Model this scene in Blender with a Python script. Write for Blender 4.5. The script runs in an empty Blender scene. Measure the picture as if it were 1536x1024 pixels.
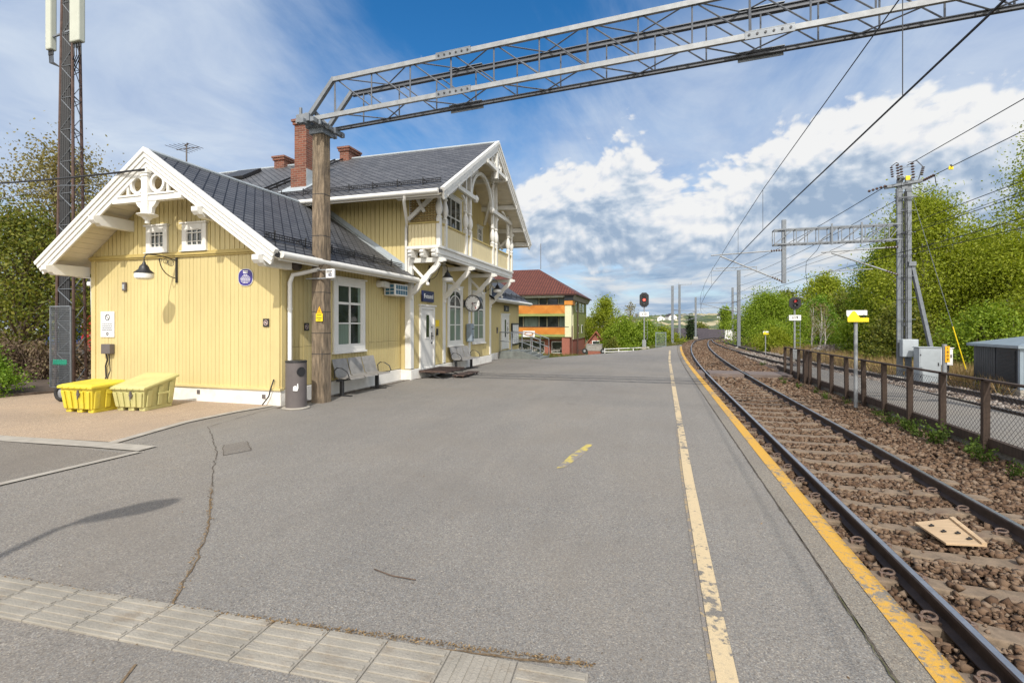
import bpy, bmesh, math, random
import numpy as np
from mathutils import Vector, Matrix
sc = bpy.context.scene
COL = sc.collection
rnd = random.Random(11)
PI = math.pi

# ------------------------------------------------------------------ helpers
def tag(o, label=None, cat=None, group=None, kind=None):
    if label: o['label'] = label
    if cat: o['category'] = cat
    if group: o['group'] = group
    if kind: o['kind'] = kind
    return o

def empty(name, loc=(0, 0, 0), label=None, cat=None, group=None, rz=0):
    o = bpy.data.objects.new(name, None)
    o.empty_display_size = .2
    COL.objects.link(o)
    o.location = loc
    o.rotation_euler = (0, 0, rz)
    return tag(o, label, cat, group)

def wloc(o):
    v = Vector((0, 0, 0))
    while o is not None:
        v += Vector(o.location)
        o = o.parent
    return v

def copy_tree(o, parent=None):
    c = o.copy()
    COL.objects.link(c)
    c.parent = parent
    for ch in list(o.children):
        copy_tree(ch, c)
    return c

class MB:
    def __init__(s):
        s.v = []; s.f = []
    def add(s, vs, fs):
        o = len(s.v)
        s.v += [tuple(v) for v in vs]
        s.f += [tuple(i + o for i in f) for f in fs]
        return s
    def box2(s, a, b):
        (x0, y0, z0), (x1, y1, z1) = a, b
        return s.add([(x0,y0,z0),(x1,y0,z0),(x1,y1,z0),(x0,y1,z0),(x0,y0,z1),(x1,y0,z1),(x1,y1,z1),(x0,y1,z1)],
                     [(0,3,2,1),(4,5,6,7),(0,1,5,4),(1,2,6,5),(2,3,7,6),(3,0,4,7)])
    def box(s, c, d, rz=0):
        vs = []
        for z in (-.5, .5):
            for x, y in ((-.5,-.5),(.5,-.5),(.5,.5),(-.5,.5)):
                X, Y = x*d[0], y*d[1]
                vs.append((c[0]+X*math.cos(rz)-Y*math.sin(rz), c[1]+X*math.sin(rz)+Y*math.cos(rz), c[2]+z*d[2]))
        return s.add(vs, [(0,3,2,1),(4,5,6,7),(0,1,5,4),(1,2,6,5),(2,3,7,6),(3,0,4,7)])
    def bar(s, p, q, w, h, up=(0, 0, 1)):
        p = Vector(p); q = Vector(q); d = (q-p).normalized(); up = Vector(up)
        if abs(d.dot(up)) > .98: up = Vector((0, 1, 0))
        a = d.cross(up).normalized(); b = a.cross(d).normalized()
        a *= w/2; b *= h/2
        vs = [p-a-b, p+a-b, p+a+b, p-a+b, q-a-b, q+a-b, q+a+b, q-a+b]
        return s.add(vs, [(0,3,2,1),(4,5,6,7),(0,1,5,4),(1,2,6,5),(2,3,7,6),(3,0,4,7)])
    def tube(s, pts, r, n=8):
        pts = [Vector(p) for p in pts]
        rs = r if isinstance(r, (list, tuple)) else [r]*len(pts)
        rings = []; ref = None
        for i, p in enumerate(pts):
            d = (pts[min(i+1, len(pts)-1)] - pts[max(i-1, 0)]).normalized()
            if ref is None:
                ref = Vector((0, 0, 1)) if abs(d.z) < .9 else Vector((1, 0, 0))
            a = d.cross(ref)
            if a.length < 1e-4: a = d.cross(Vector((0, 1, 0)))
            a.normalize(); b = d.cross(a).normalized(); ref = -b if False else ref
            rings.append([p + (a*math.cos(2*PI*k/n) + b*math.sin(2*PI*k/n))*rs[i] for k in range(n)])
        vs = [v for rg in rings for v in rg]; fs = []
        for i in range(len(pts)-1):
            for k in range(n):
                fs.append((i*n+k, i*n+(k+1) % n, (i+1)*n+(k+1) % n, (i+1)*n+k))
        fs.append(tuple(range(n-1, -1, -1))); fs.append(tuple((len(pts)-1)*n+k for k in range(n)))
        return s.add(vs, fs)
    def prism(s, poly, off):
        n = len(poly); off = Vector(off)
        vs = [Vector(p) for p in poly] + [Vector(p)+off for p in poly]
        fs = [tuple(range(n-1, -1, -1)), tuple(range(n, 2*n))]
        for i in range(n):
            j = (i+1) % n
            fs.append((i, j, n+j, n+i))
        return s.add(vs, fs)
    def lathe(s, c, prof, n=12, ax='z'):
        # prof: list of (radius, height)
        vs = []; fs = []
        for r, h in prof:
            for k in range(n):
                a = 2*PI*k/n; x, y = r*math.cos(a), r*math.sin(a)
                if ax == 'z': vs.append((c[0]+x, c[1]+y, c[2]+h))
                elif ax == 'y': vs.append((c[0]+x, c[1]+h, c[2]+y))
                else: vs.append((c[0]+h, c[1]+x, c[2]+y))
        m = len(prof)
        for i in range(m-1):
            for k in range(n):
                fs.append((i*n+k, i*n+(k+1) % n, (i+1)*n+(k+1) % n, (i+1)*n+k))
        fs.append(tuple(range(n-1, -1, -1))); fs.append(tuple((m-1)*n+k for k in range(n)))
        return s.add(vs, fs)
    def ring(s, c, r0, r1, th, n=20, ax='y', a0=0, a1=2*PI):
        # flat annulus extruded by th along ax, centred on c
        full = abs(a1-a0-2*PI) < 1e-3
        vs = []; fs = []; m = n if full else n+1
        for k in range(m):
            a = a0+(a1-a0)*k/n
            for r, h in ((r0, -th/2), (r1, -th/2), (r1, th/2), (r0, th/2)):
                x, z = r*math.cos(a), r*math.sin(a)
                vs.append((c[0]+x, c[1]+h, c[2]+z) if ax == 'y' else (c[0]+h, c[1]+x, c[2]+z))
        for k in range(n):
            j = (k+1) % m
            for e in range(4):
                g = (e+1) % 4
                fs.append((k*4+e, k*4+g, j*4+g, j*4+e))
        if not full:
            fs.append((0,1,2,3)); fs.append(tuple(n*4+e for e in (3,2,1,0)))
        return s.add(vs, fs)
    def build(s, name, mat, parent=None, smooth=False, bevel=0, recalc=True, kind=None, label=None):
        w = wloc(parent) if parent is not None else Vector((0, 0, 0))
        me = bpy.data.meshes.new(name)
        me.from_pydata([(v[0]-w.x, v[1]-w.y, v[2]-w.z) for v in s.v], [], s.f)
        if recalc:
            bm = bmesh.new(); bm.from_mesh(me)
            bmesh.ops.recalc_face_normals(bm, faces=bm.faces)
            bm.to_mesh(me); bm.free()
        if smooth:
            me.polygons.foreach_set('use_smooth', [True]*len(me.polygons))
            try: me.set_sharp_from_angle(angle=math.radians(40))
            except Exception: pass
        me.materials.append(mat)
        o = bpy.data.objects.new(name, me)
        COL.objects.link(o)
        o.parent = parent
        if bevel:
            b = o.modifiers.new('bevel', 'BEVEL'); b.width = bevel; b.segments = 2; b.limit_method = 'ANGLE'
        if kind: o['kind'] = kind
        if label: o['label'] = label
        return o

def split_build(mb, name, mat, parent, **kw):
    """every separate piece of mb becomes an object of its own"""
    par = list(range(len(mb.v)))
    def fd(i):
        while par[i] != i: par[i] = par[par[i]]; i = par[i]
        return i
    for f in mb.f:
        for i in f[1:]: par[fd(i)] = fd(f[0])
    groups = {}
    for f in mb.f: groups.setdefault(fd(f[0]), []).append(f)
    for fs in groups.values():
        ids = sorted({i for f in fs for i in f}); mp = {i: k for k, i in enumerate(ids)}
        c = MB(); c.v = [mb.v[i] for i in ids]; c.f = [tuple(mp[i] for i in f) for f in fs]
        c.build(name, mat, parent, **kw)

def big_mesh(name, V, Fq, mat, parent=None, tri=False, smooth=False):
    """numpy verts (n,3) and faces (m,3|4) straight into a mesh"""
    w = wloc(parent) if parent is not None else Vector((0, 0, 0))
    V = np.asarray(V, dtype=np.float32) - np.array(w, dtype=np.float32)
    Fq = np.asarray(Fq, dtype=np.int32); k = Fq.shape[1]
    me = bpy.data.meshes.new(name)
    me.vertices.add(len(V)); me.vertices.foreach_set('co', V.ravel())
    me.loops.add(Fq.size); me.loops.foreach_set('vertex_index', Fq.ravel())
    me.polygons.add(len(Fq)); me.polygons.foreach_set('loop_start', np.arange(0, Fq.size, k, dtype=np.int32))
    if smooth: me.polygons.foreach_set('use_smooth', np.ones(len(Fq), dtype=bool))
    me.update(calc_edges=True); me.validate()
    me.materials.append(mat)
    o = bpy.data.objects.new(name, me)
    COL.objects.link(o); o.parent = parent
    return o

def text_mesh(name, body, size, mat, parent, M, extrude=.002, align='CENTER', bold=0):
    cu = bpy.data.curves.new('txt', 'FONT')
    cu.body = body; cu.size = size; cu.align_x = align; cu.align_y = 'CENTER'; cu.extrude = extrude; cu.offset = bold
    cu.resolution_u = 3
    t = bpy.data.objects.new('txt', cu); COL.objects.link(t)
    dg = bpy.context.evaluated_depsgraph_get()
    me = bpy.data.meshes.new_from_object(t.evaluated_get(dg))
    bpy.data.objects.remove(t); bpy.data.curves.remove(cu)
    me.name = name
    me.transform(Matrix.Translation(-wloc(parent)) @ M)
    me.materials.clear(); me.materials.append(mat)
    o = bpy.data.objects.new(name, me); COL.objects.link(o); o.parent = parent
    return o

def face_x(p): return Matrix.Translation(p) @ Matrix(((0,0,1,0),(1,0,0,0),(0,1,0,0),(0,0,0,1)))    # on a wall facing +X
def face_y(p): return Matrix.Translation(p) @ Matrix(((1,0,0,0),(0,0,-1,0),(0,1,0,0),(0,0,0,1)))   # on a wall facing -Y

def interp(x, pts):
    if x <= pts[0][0]: return pts[0][1]
    for (a, b), (c, d) in zip(pts, pts[1:]):
        if x <= c: return b+(d-b)*(x-a)/(c-a)
    return pts[-1][1]

# ------------------------------------------------------------------ materials
class NT:
    def __init__(s, tree): s.t = tree
    def n(s, typ, **kw):
        nd = s.t.nodes.new(typ)
        for k, v in kw.items(): setattr(nd, k, v)
        return nd
    def link(s, a, b): s.t.links.new(a, b)
    def put(s, sock, v):
        if hasattr(v, 'links'): s.link(v, sock)
        else: sock.default_value = v
    def m(s, op, a, b=0.0, c=None, clamp=False):
        nd = s.n('ShaderNodeMath', operation=op, use_clamp=clamp)
        s.put(nd.inputs[0], a); s.put(nd.inputs[1], b)
        if c is not None: s.put(nd.inputs[2], c)
        return nd.outputs[0]
    def noise(s, vec, scale, detail=4, rough=.55, dist=0):
        nd = s.n('ShaderNodeTexNoise')
        if vec is not None: s.link(vec, nd.inputs['Vector'])
        nd.inputs['Scale'].default_value = scale; nd.inputs['Detail'].default_value = detail
        nd.inputs['Roughness'].default_value = rough; nd.inputs['Distortion'].default_value = dist
        return nd.outputs['Fac']
    def ramp(s, fac, stops):
        nd = s.n('ShaderNodeValToRGB')
        s.link(fac, nd.inputs[0]); e = nd.color_ramp.elements
        while len(e) < len(stops): e.new(.5)
        for el, (p, c) in zip(e, stops):
            el.position = p; el.color = c if len(c) == 4 else (*c, 1)
        return nd.outputs[0]
    def smooth(s, x, a, b):
        nd = s.n('ShaderNodeMapRange', interpolation_type='SMOOTHSTEP')
        s.put(nd.inputs[0], x); nd.inputs[1].default_value = a; nd.inputs[2].default_value = b
        return nd.outputs[0]
    def mix(s, fac, a, b, mode='MIX'):
        nd = s.n('ShaderNodeMix', data_type='RGBA', blend_type=mode)
        s.put(nd.inputs[0], fac)
        s.put(nd.inputs[6], a if hasattr(a, 'links') else (*a[:3], 1)); s.put(nd.inputs[7], b if hasattr(b, 'links') else (*b[:3], 1))
        return nd.outputs[2]
    def mapping(s, vec, scale=(1,1,1), rot=(0,0,0)):
        nd = s.n('ShaderNodeMapping'); s.link(vec, nd.inputs[0])
        nd.inputs['Scale'].default_value = scale; nd.inputs['Rotation'].default_value = rot
        return nd.outputs[0]

def new_mat(name):
    m = bpy.data.materials.new(name); m.use_nodes = True
    t = NT(m.node_tree); b = m.node_tree.nodes['Principled BSDF']
    return m, t, b

def mat(name, col, rough=.6, var=.12, scale=6, bump=0, bscale=40, metal=0, spec=None, dirt=None, dscale=1.5, damt=.5, stretch=None):
    """base colour with mottling, optional dirt patches, optional fine bump; object coordinates in metres"""
    m, t, b = new_mat(name)
    tc = t.n('ShaderNodeTexCoord').outputs['Object']
    v = t.mapping(tc, stretch) if stretch else tc
    n1 = t.noise(v, scale, 5)
    c0 = tuple(max(0, c*(1-var*1.6)) for c in col); c1 = tuple(min(1, c*(1+var*1.4)) for c in col)
    c = t.ramp(n1, [(.25, c0), (.75, c1)])
    if dirt:
        n2 = t.noise(v, dscale, 6, .65)
        c = t.mix(t.m('MULTIPLY', t.smooth(n2, .5, .72), damt), c, dirt)
    t.link(c, b.inputs['Base Color'])
    b.inputs['Roughness'].default_value = rough; b.inputs['Metallic'].default_value = metal
    if spec is not None: b.inputs['Specular IOR Level'].default_value = spec
    if bump:
        bp = t.n('ShaderNodeBump'); bp.inputs['Strength'].default_value = bump; bp.inputs['Distance'].default_value = .01
        t.link(t.noise(tc, bscale, 4), bp.inputs['Height']); t.link(bp.outputs[0], b.inputs['Normal'])
    return m

M = {}
M['yellow'] = mat('yellow_paint', (.575, .475, .222), .55, .06, 1.5, .15, 60, dirt=(.47, .37, .18), dscale=1.1, damt=.5, stretch=(1, 1, .35))
M['yellow_trim'] = mat('yellow_trim', (.46, .355, .12), .55, .06, 3, .15, 60)
M['white'] = mat('white_paint', (.72, .71, .675), .45, .04, 4, .1, 50, dirt=(.58, .56, .50), dscale=2.5, damt=.3)
M['cream'] = mat('cream_boards', (.74, .68, .55), .6, .05, 3, .1, 50)
M['plinth'] = mat('whitewashed_plinth', (.78, .76, .71), .8, .06, 3, .4, 25, dirt=(.50, .44, .36), dscale=1.8, damt=.5)
M['galv'] = mat('galvanised_steel', (.18, .20, .225), .5, .15, 7, .05, 60, metal=.3, dirt=(.25, .26, .27), dscale=4, damt=.5)
M['galv_dark'] = mat('shaded_dark_steel', (.105, .115, .135), .6, .15, 7, 0, metal=.2)  # darker steel copy: shade on the gantry's rear chords and web put into colour
M['galv_light'] = mat('light_galvanised', (.27, .285, .30), .55, .14, 9, 0, metal=.2, dirt=(.25, .27, .29), dscale=5, damt=.6)
M['dark_steel'] = mat('dark_steel', (.035, .036, .04), .5, .2, 9, 0, metal=.3)
M['black'] = mat('black_paint', (.018, .018, .02), .45, .2, 9)
M['cable'] = mat('cable_black', (.02, .021, .024), .6, .1, 9)
M['concrete'] = mat('concrete', (.34, .315, .275), .9, .14, 5, .4, 60, dirt=(.30, .26, .21), dscale=2, damt=.5)
M['pole'] = mat('weathered_wood_pole', (.18, .138, .095), .9, .45, 7, .8, 24, dirt=(.075, .062, .05), dscale=4, damt=.85, stretch=(3, 3, .5))
M['fence_wood'] = mat('dark_fence_wood', (.055, .036, .026), .85, .3, 6, .5, 40, stretch=(3, 3, .5))
M['brown_steel'] = mat('rusty_mast_steel', (.085, .05, .04), .7, .3, 9)
M['bin_grey'] = mat('grey_brown_metal', (.115, .10, .098), .5, .1, 4, .05, 60)
M['bench_steel'] = mat('bench_perforated_steel', (.30, .285, .265), .5, .15, 6, .15, 160, metal=.3)
M['plastic_yellow'] = mat('bright_yellow_plastic', (.66, .53, .045), .5, .10, 4, .1, 40, dirt=(.40, .33, .08), dscale=4, damt=.6)
M['plastic_pale'] = mat('faded_yellow_plastic', (.50, .47, .20), .6, .08, 4, .05, 40, dirt=(.42, .37, .14), dscale=3, damt=.4)
M['sign_yellow'] = mat('sign_yellow', (.85, .62, .01), .45, .04, 9)
M['sign_orange'] = mat('sign_orange', (.85, .42, .01), .45, .04, 9)
M['sign_white'] = mat('sign_white', (.78, .78, .77), .45, .03, 9)
M['sign_blue'] = mat('sign_blue', (.012, .02, .085), .4, .06, 9)
M['plaque_blue'] = mat('plaque_blue', (.035, .025, .22), .4, .06, 9)
M['red'] = mat('red_paint', (.45, .03, .03), .5, .1, 6)
M['green_text'] = mat('green_paint', (.02, .30, .20), .5, .05, 6)
M['mailgrey'] = mat('blue_grey_box', (.22, .27, .32), .45, .1, 5)
M['cab_grey'] = mat('cabinet_grey', (.36, .40, .43), .5, .06, 4, dirt=(.28, .30, .31), dscale=3, damt=.4)
M['hut_dark'] = mat('anthracite_cladding', (.035, .038, .046), .5, .1, 5)
M['hut_roof'] = mat('hut_roof_sheet', (.28, .34, .40), .4, .06, 3, metal=.3)
M['antenna_panel'] = mat('antenna_panel', (.46, .48, .41), .5, .04, 3)
M['tyre'] = mat('tyre_rubber', (.02, .02, .02), .8, .2, 9)
M['orange_boards'] = mat('orange_boards', (.52, .205, .028), .6, .08, 2)
M['olive'] = mat('olive_green_boards', (.23, .26, .075), .65, .1, 2)
M['cream_panel'] = mat('cream_panel', (.58, .57, .38), .6, .04, 3)
M['red_brick_wall'] = mat('shop_brick', (.28, .10, .07), .8, .15, 8)
M['rail_rust'] = mat('rail_rust', (.062, .045, .038), .6, .25, 8, .2, 50, metal=.25)
M['rail_head'] = mat('polished_rail_head', (.48, .48, .50), .28, .12, 10, metal=.9)
M['clip'] = mat('rail_clip_steel', (.16, .11, .085), .7, .25, 20)
M['sleeper'] = mat('concrete_sleeper', (.20, .150, .105), .95, .3, 7, .6, 50, dirt=(.13, .085, .06), dscale=3.5, damt=.85)
M['plank'] = mat('pale_plywood', (.50, .36, .22), .7, .12, 3, .2, 30, stretch=(1, 6, 1))
M['bark'] = mat('tree_bark', (.13, .10, .075), .95, .3, 8, .6, 25, stretch=(2, 2, .4))
M['birch_bark'] = mat('birch_bark', (.48, .45, .40), .85, .15, 4, .3, 25, dirt=(.05, .045, .04), dscale=5, damt=.9, stretch=(1, 1, 2.5))
M['twig'] = mat('twig_brown', (.10, .07, .05), .95, .3, 8)
M['dirt'] = mat('dark_soil', (.075, .055, .042), .98, .3, 4, .5, 25)
M['lattice'] = mat('brown_lattice_wood', (.30, .21, .08), .7, .15, 8)

def glass_mat():
    m, t, b = new_mat('window_glass')
    tc = t.n('ShaderNodeTexCoord').outputs['Object']
    n = t.noise(tc, 1.1, 3)
    t.link(t.ramp(n, [(.35, (.012, .015, .016)), (.7, (.05, .065, .06))]), b.inputs['Base Color'])
    b.inputs['Roughness'].default_value = .04
    b.inputs['Specular IOR Level'].default_value = .7
    bp = t.n('ShaderNodeBump'); bp.inputs['Strength'].default_value = .05; bp.inputs['Distance'].default_value = .02
    t.link(t.noise(tc, 2.2, 2), bp.inputs['Height']); t.link(bp.outputs[0], b.inputs['Normal'])
    return m
M['glass'] = glass_mat()

def curtain_mat():
    m = mat('pale_curtain_behind_glass', (.16, .22, .18), .35, .2, 3, stretch=(1, 9, .3))
    m.node_tree.nodes['Principled BSDF'].inputs['Coat Weight'].default_value = 1
    m.node_tree.nodes['Principled BSDF'].inputs['Coat Roughness'].default_value = .03
    return m
M['curtain'] = curtain_mat()

def brick_uv(name, c1, c2, mortar, bw, rh, ms, off, rough=.5, uv=True, bump=.4, rot=0, spec=.4, shear=0, joint=0):
    m, t, b = new_mat(name)
    if uv:
        v = t.n('ShaderNodeUVMap').outputs[0]
        if shear:
            sp = t.n('ShaderNodeSeparateXYZ'); t.link(v, sp.inputs[0]); cb = t.n('ShaderNodeCombineXYZ')
            us = t.m('SUBTRACT', sp.outputs[0], t.m('MULTIPLY', sp.outputs[1], shear)); t.link(us, cb.inputs[0]); t.link(sp.outputs[1], cb.inputs[1]); v = cb.outputs[0]
    else:
        tc = t.n('ShaderNodeTexCoord').outputs['Object']
        sp = t.n('ShaderNodeSeparateXYZ'); t.link(tc, sp.inputs[0])
        cb = t.n('ShaderNodeCombineXYZ'); t.link(t.m('ADD', sp.outputs[0], sp.outputs[1]), cb.inputs[0]); t.link(sp.outputs[2], cb.inputs[1])
        v = cb.outputs[0]
    br = t.n('ShaderNodeTexBrick'); t.link(v, br.inputs['Vector'])
    br.offset = off
    for k, x in (('Color1', (*c1, 1)), ('Color2', (*c2, 1)), ('Mortar', (*mortar, 1)), ('Scale', 1.0), ('Mortar Size', ms), ('Mortar Smooth', .3), ('Bias', 0.0), ('Brick Width', bw), ('Row Height', rh)):
        br.inputs[k].default_value = x
    n = t.noise(v, 2.2, 5, .6)
    col = t.mix(.45, br.outputs['Color'], t.ramp(n, [(.3, (.6, .6, .6)), (.7, (1.25, 1.25, 1.25))]), 'MULTIPLY')
    if joint:
        fr = t.m('ABSOLUTE', t.m('SUBTRACT', t.m('FRACT', t.m('DIVIDE', us, bw)), .5))
        col = t.mix(t.m('MULTIPLY', t.smooth(fr, .5-joint, .5-joint*.4), .62), col, mortar)
    t.link(col, b.inputs['Base Color']); b.inputs['Roughness'].default_value = rough
    b.inputs['Specular IOR Level'].default_value = spec
    bp = t.n('ShaderNodeBump'); bp.inputs['Strength'].default_value = bump; bp.inputs['Distance'].default_value = .012
    t.link(t.m('ADD', t.m('MULTIPLY', br.outputs['Fac'], -1), t.m('MULTIPLY', n, .4)), bp.inputs['Height']); t.link(bp.outputs[0], b.inputs['Normal'])
    return m
M['slate'] = brick_uv('slate_sheets', (.075, .078, .086), (.100, .103, .112), (.014, .014, .016), .27, .155, .020, 0.0, .55, shear=.85, joint=.055)
M['slate_diag'] = brick_uv('slate_tiles_staggered', (.078, .080, .087), (.115, .117, .125), (.014, .014, .016), .27, .20, .022, 0.0, .55, shear=-1.1, joint=.06)
M['brick'] = brick_uv('chimney_brick', (.22, .075, .045), (.13, .045, .03), (.22, .165, .13), .22, .075, .009, .5, .85, uv=False)
M['red_tiles'] = brick_uv('red_roof_tiles', (.19, .068, .042), (.14, .05, .032), (.05, .014, .010), .34, .42, .07, 0.0, .6)

def asphalt_mat(name, col, stain, streak=True):
    m, t, b = new_mat(name)
    tc = t.n('ShaderNodeTexCoord').outputs['Object']
    fine = t.noise(tc, 120, 3, .75)
    mid = t.noise(tc, 42, 4, .6)
    gr = t.n('ShaderNodeTexVoronoi', feature='F1'); t.link(tc, gr.inputs['Vector']); gr.inputs['Scale'].default_value = 125
    gsep = t.n('ShaderNodeSeparateColor'); t.link(gr.outputs['Color'], gsep.inputs[0])
    big = t.noise(tc, .55, 6, .6, .4)
    c = t.ramp(fine, [(.30, tuple(x*.42 for x in col)), (.45, tuple(x*.85 for x in col)), (.58, col), (.72, tuple(min(1, x*1.75) for x in col))])
    c = t.mix(.45, c, t.ramp(mid, [(.3, (.70, .69, .68)), (.7, (1.25, 1.24, 1.22))]), 'MULTIPLY')
    c = t.mix(.62, c, t.ramp(gsep.outputs[0], [(.0, (.30, .28, .27)), (.10, (.62, .60, .60)), (.5, (1.0, .99, .97)), (.86, (1.12, 1.10, 1.05)), (1.0, (1.8, 1.76, 1.65))]), 'MULTIPLY')
    c = t.mix(.35, c, t.ramp(gsep.outputs[1], [(.2, (.90, .98, 1.08)), (.8, (1.12, 1.0, .86))]), 'MULTIPLY')
    c = t.mix(t.m('MULTIPLY', t.smooth(big, .42, .70), .45), c, stain)
    b2 = t.noise(tc, .22, 6, .62, .6)
    c = t.mix(.5, c, t.ramp(b2, [(.28, (.66, .68, .72)), (.5, (1.0, 1.0, 1.0)), (.72, (1.30, 1.25, 1.16))]), 'MULTIPLY')
    if streak:
        st = t.noise(t.mapping(tc, (4.5, .35, 1)), 1.0, 4, .6)
        c = t.mix(.16, c, t.ramp(st, [(.35, (.80, .79, .78)), (.65, (1.12, 1.12, 1.11))]), 'MULTIPLY')
        v = t.n('ShaderNodeTexVoronoi', feature='F1'); t.link(tc, v.inputs['Vector']); v.inputs['Scale'].default_value = .9
        spot = t.m('MULTIPLY', t.smooth(v.outputs['Distance'], .13, .02), .35)
        c = t.mix(t.m('MULTIPLY', spot, t.smooth(big, .4, .6)), c, (.07, .06, .055))
    t.link(c, b.inputs['Base Color']); b.inputs['Roughness'].default_value = .85
    b.inputs['Specular IOR Level'].default_value = .35
    bp = t.n('ShaderNodeBump'); bp.inputs['Strength'].default_value = .55; bp.inputs['Distance'].default_value = .006
    t.link(fine, bp.inputs['Height']); t.link(bp.outputs[0], b.inputs['Normal'])
    return m
M['asphalt'] = asphalt_mat('bleached_asphalt', (.236, .226, .212), (.19, .170, .146))
M['asphalt_old'] = asphalt_mat('older_asphalt', (.228, .217, .203), (.175, .156, .135))
M['asphalt_dark'] = asphalt_mat('dark_asphalt', (.20, .186, .17), (.15, .132, .115))
M['asphalt_edge'] = asphalt_mat('platform_edge_strip', (.24, .22, .19), (.15, .125, .10), False)
M['tan'] = asphalt_mat('tan_gravel_asphalt', (.395, .312, .238), (.31, .24, .18))

def worn_paint(name, paint, under, wear, sc_=9):
    m, t, b = new_mat(name)
    tc = t.n('ShaderNodeTexCoord').outputs['Object']
    n = t.noise(tc, sc_, 8, .68); big = t.noise(tc, .9, 3)
    f = t.smooth(t.m('ADD', n, t.m('MULTIPLY', big, .85)), wear+.27, wear+.33)
    thin = t.noise(tc, 28, 6, .7)
    fine = t.noise(tc, 170, 3, .7)
    p = t.mix(.5, paint, t.ramp(fine, [(.3, (.6, .6, .6)), (.6, (1.1, 1.1, 1.1))]), 'MULTIPLY')
    p = t.mix(t.m('MULTIPLY', t.smooth(t.m('ADD', thin, t.m('MULTIPLY', big, .5)), .74, .95), .6), p, tuple(x*1.2 for x in under))
    u = t.ramp(fine, [(.3, tuple(x*.45 for x in under)), (.7, tuple(x*1.5 for x in under))])
    t.link(t.mix(f, p, u), b.inputs['Base Color']); b.inputs['Roughness'].default_value = .75
    bp = t.n('ShaderNodeBump'); bp.inputs['Strength'].default_value = .5; bp.inputs['Distance'].default_value = .005
    t.link(fine, bp.inputs['Height']); t.link(bp.outputs[0], b.inputs['Normal'])
    return m
M['line_cream'] = worn_paint('worn_cream_paint', (.57, .45, .275), (.18, .165, .145), .715)
M['line_yellow'] = worn_paint('worn_yellow_paint', (.58, .325, .045), (.22, .19, .15), .735, 16)
M['spray'] = worn_paint('faint_yellow_spray', (.52, .42, .10), (.235, .212, .192), .62, 7)

def island_mat(name, cols, rough=.8, trans=0.0, bump=0, spec=.3):
    m, t, b = new_mat(name)
    g = t.n('ShaderNodeNewGeometry')
    n = len(cols)
    c = t.ramp(g.outputs['Random Per Island'], [(i/(n-1), k) for i, k in enumerate(cols)])
    t.link(c, b.inputs['Base Color']); b.inputs['Roughness'].default_value = rough
    b.inputs['Specular IOR Level'].default_value = spec
    if trans:
        tr = t.n('ShaderNodeBsdfTranslucent'); t.link(t.mix(1, c, (1.5, 1.5, .7), 'MULTIPLY'), tr.inputs[0])
        ms = t.n('ShaderNodeMixShader'); ms.inputs[0].default_value = trans
        t.link(b.outputs[0], ms.inputs[1]); t.link(tr.outputs[0], ms.inputs[2])
        t.link(ms.outputs[0], m.node_tree.nodes['Material Output'].inputs[0])
    if bump:
        tc = t.n('ShaderNodeTexCoord').outputs['Object']
        bp = t.n('ShaderNodeBump'); bp.inputs['Strength'].default_value = bump; bp.inputs['Distance'].default_value = .01
        t.link(t.noise(tc, 60, 4), bp.inputs['Height']); t.link(bp.outputs[0], b.inputs['Normal'])
    return m
M['stones'] = island_mat('ballast_stone', [(.080, .047, .029), (.115, .070, .043), (.145, .092, .058), (.175, .118, .078), (.22, .165, .12)], .9, bump=.5)
M['stones_grey'] = island_mat('grey_ballast_stone', [(.12, .09, .075), (.19, .155, .13), (.27, .23, .20), (.34, .31, .28)], .9, bump=.5)
M['leaf_birch'] = island_mat('birch_leaves', [(.165, .205, .014), (.215, .265, .018), (.27, .315, .024), (.33, .355, .04)], .6, .4)
M['leaf_green'] = island_mat('fresh_green_leaves', [(.12, .185, .014), (.17, .25, .018), (.215, .30, .024), (.27, .34, .035)], .6, .35)
M['leaf_dark'] = island_mat('dark_green_leaves', [(.06, .085, .012), (.11, .135, .016), (.165, .18, .024), (.21, .20, .035)], .6, .3)
M['leaf_olive'] = island_mat('young_brownish_leaves', [(.16, .13, .05), (.20, .165, .065), (.22, .20, .055), (.28, .23, .11)], .6, .3)
M['leaf_hedge'] = island_mat('bare_hedge_twigs', [(.10, .07, .05), (.17, .12, .085), (.21, .15, .10), (.15, .13, .06)], .8, .15)
M['leaf_weed'] = island_mat('weed_leaves', [(.045, .085, .012), (.08, .13, .018), (.12, .165, .03)], .6, .3)
M['leaf_bright'] = island_mat('bright_lime_leaves', [(.08, .16, .012), (.14, .24, .02), (.19, .29, .03)], .6, .35)
M['leaf_conifer'] = island_mat('conifer_needles', [(.010, .022, .008), (.022, .040, .012), (.035, .055, .016)], .7, .15)
M['dry_grass'] = island_mat('dry_straw', [(.20, .13, .06), (.30, .20, .10), (.38, .27, .14), (.20, .19, .05)], .8, .25)
M['grass'] = island_mat('grass_blades', [(.05, .085, .012), (.10, .13, .02), (.16, .16, .04), (.20, .17, .07)], .7, .3)
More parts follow.
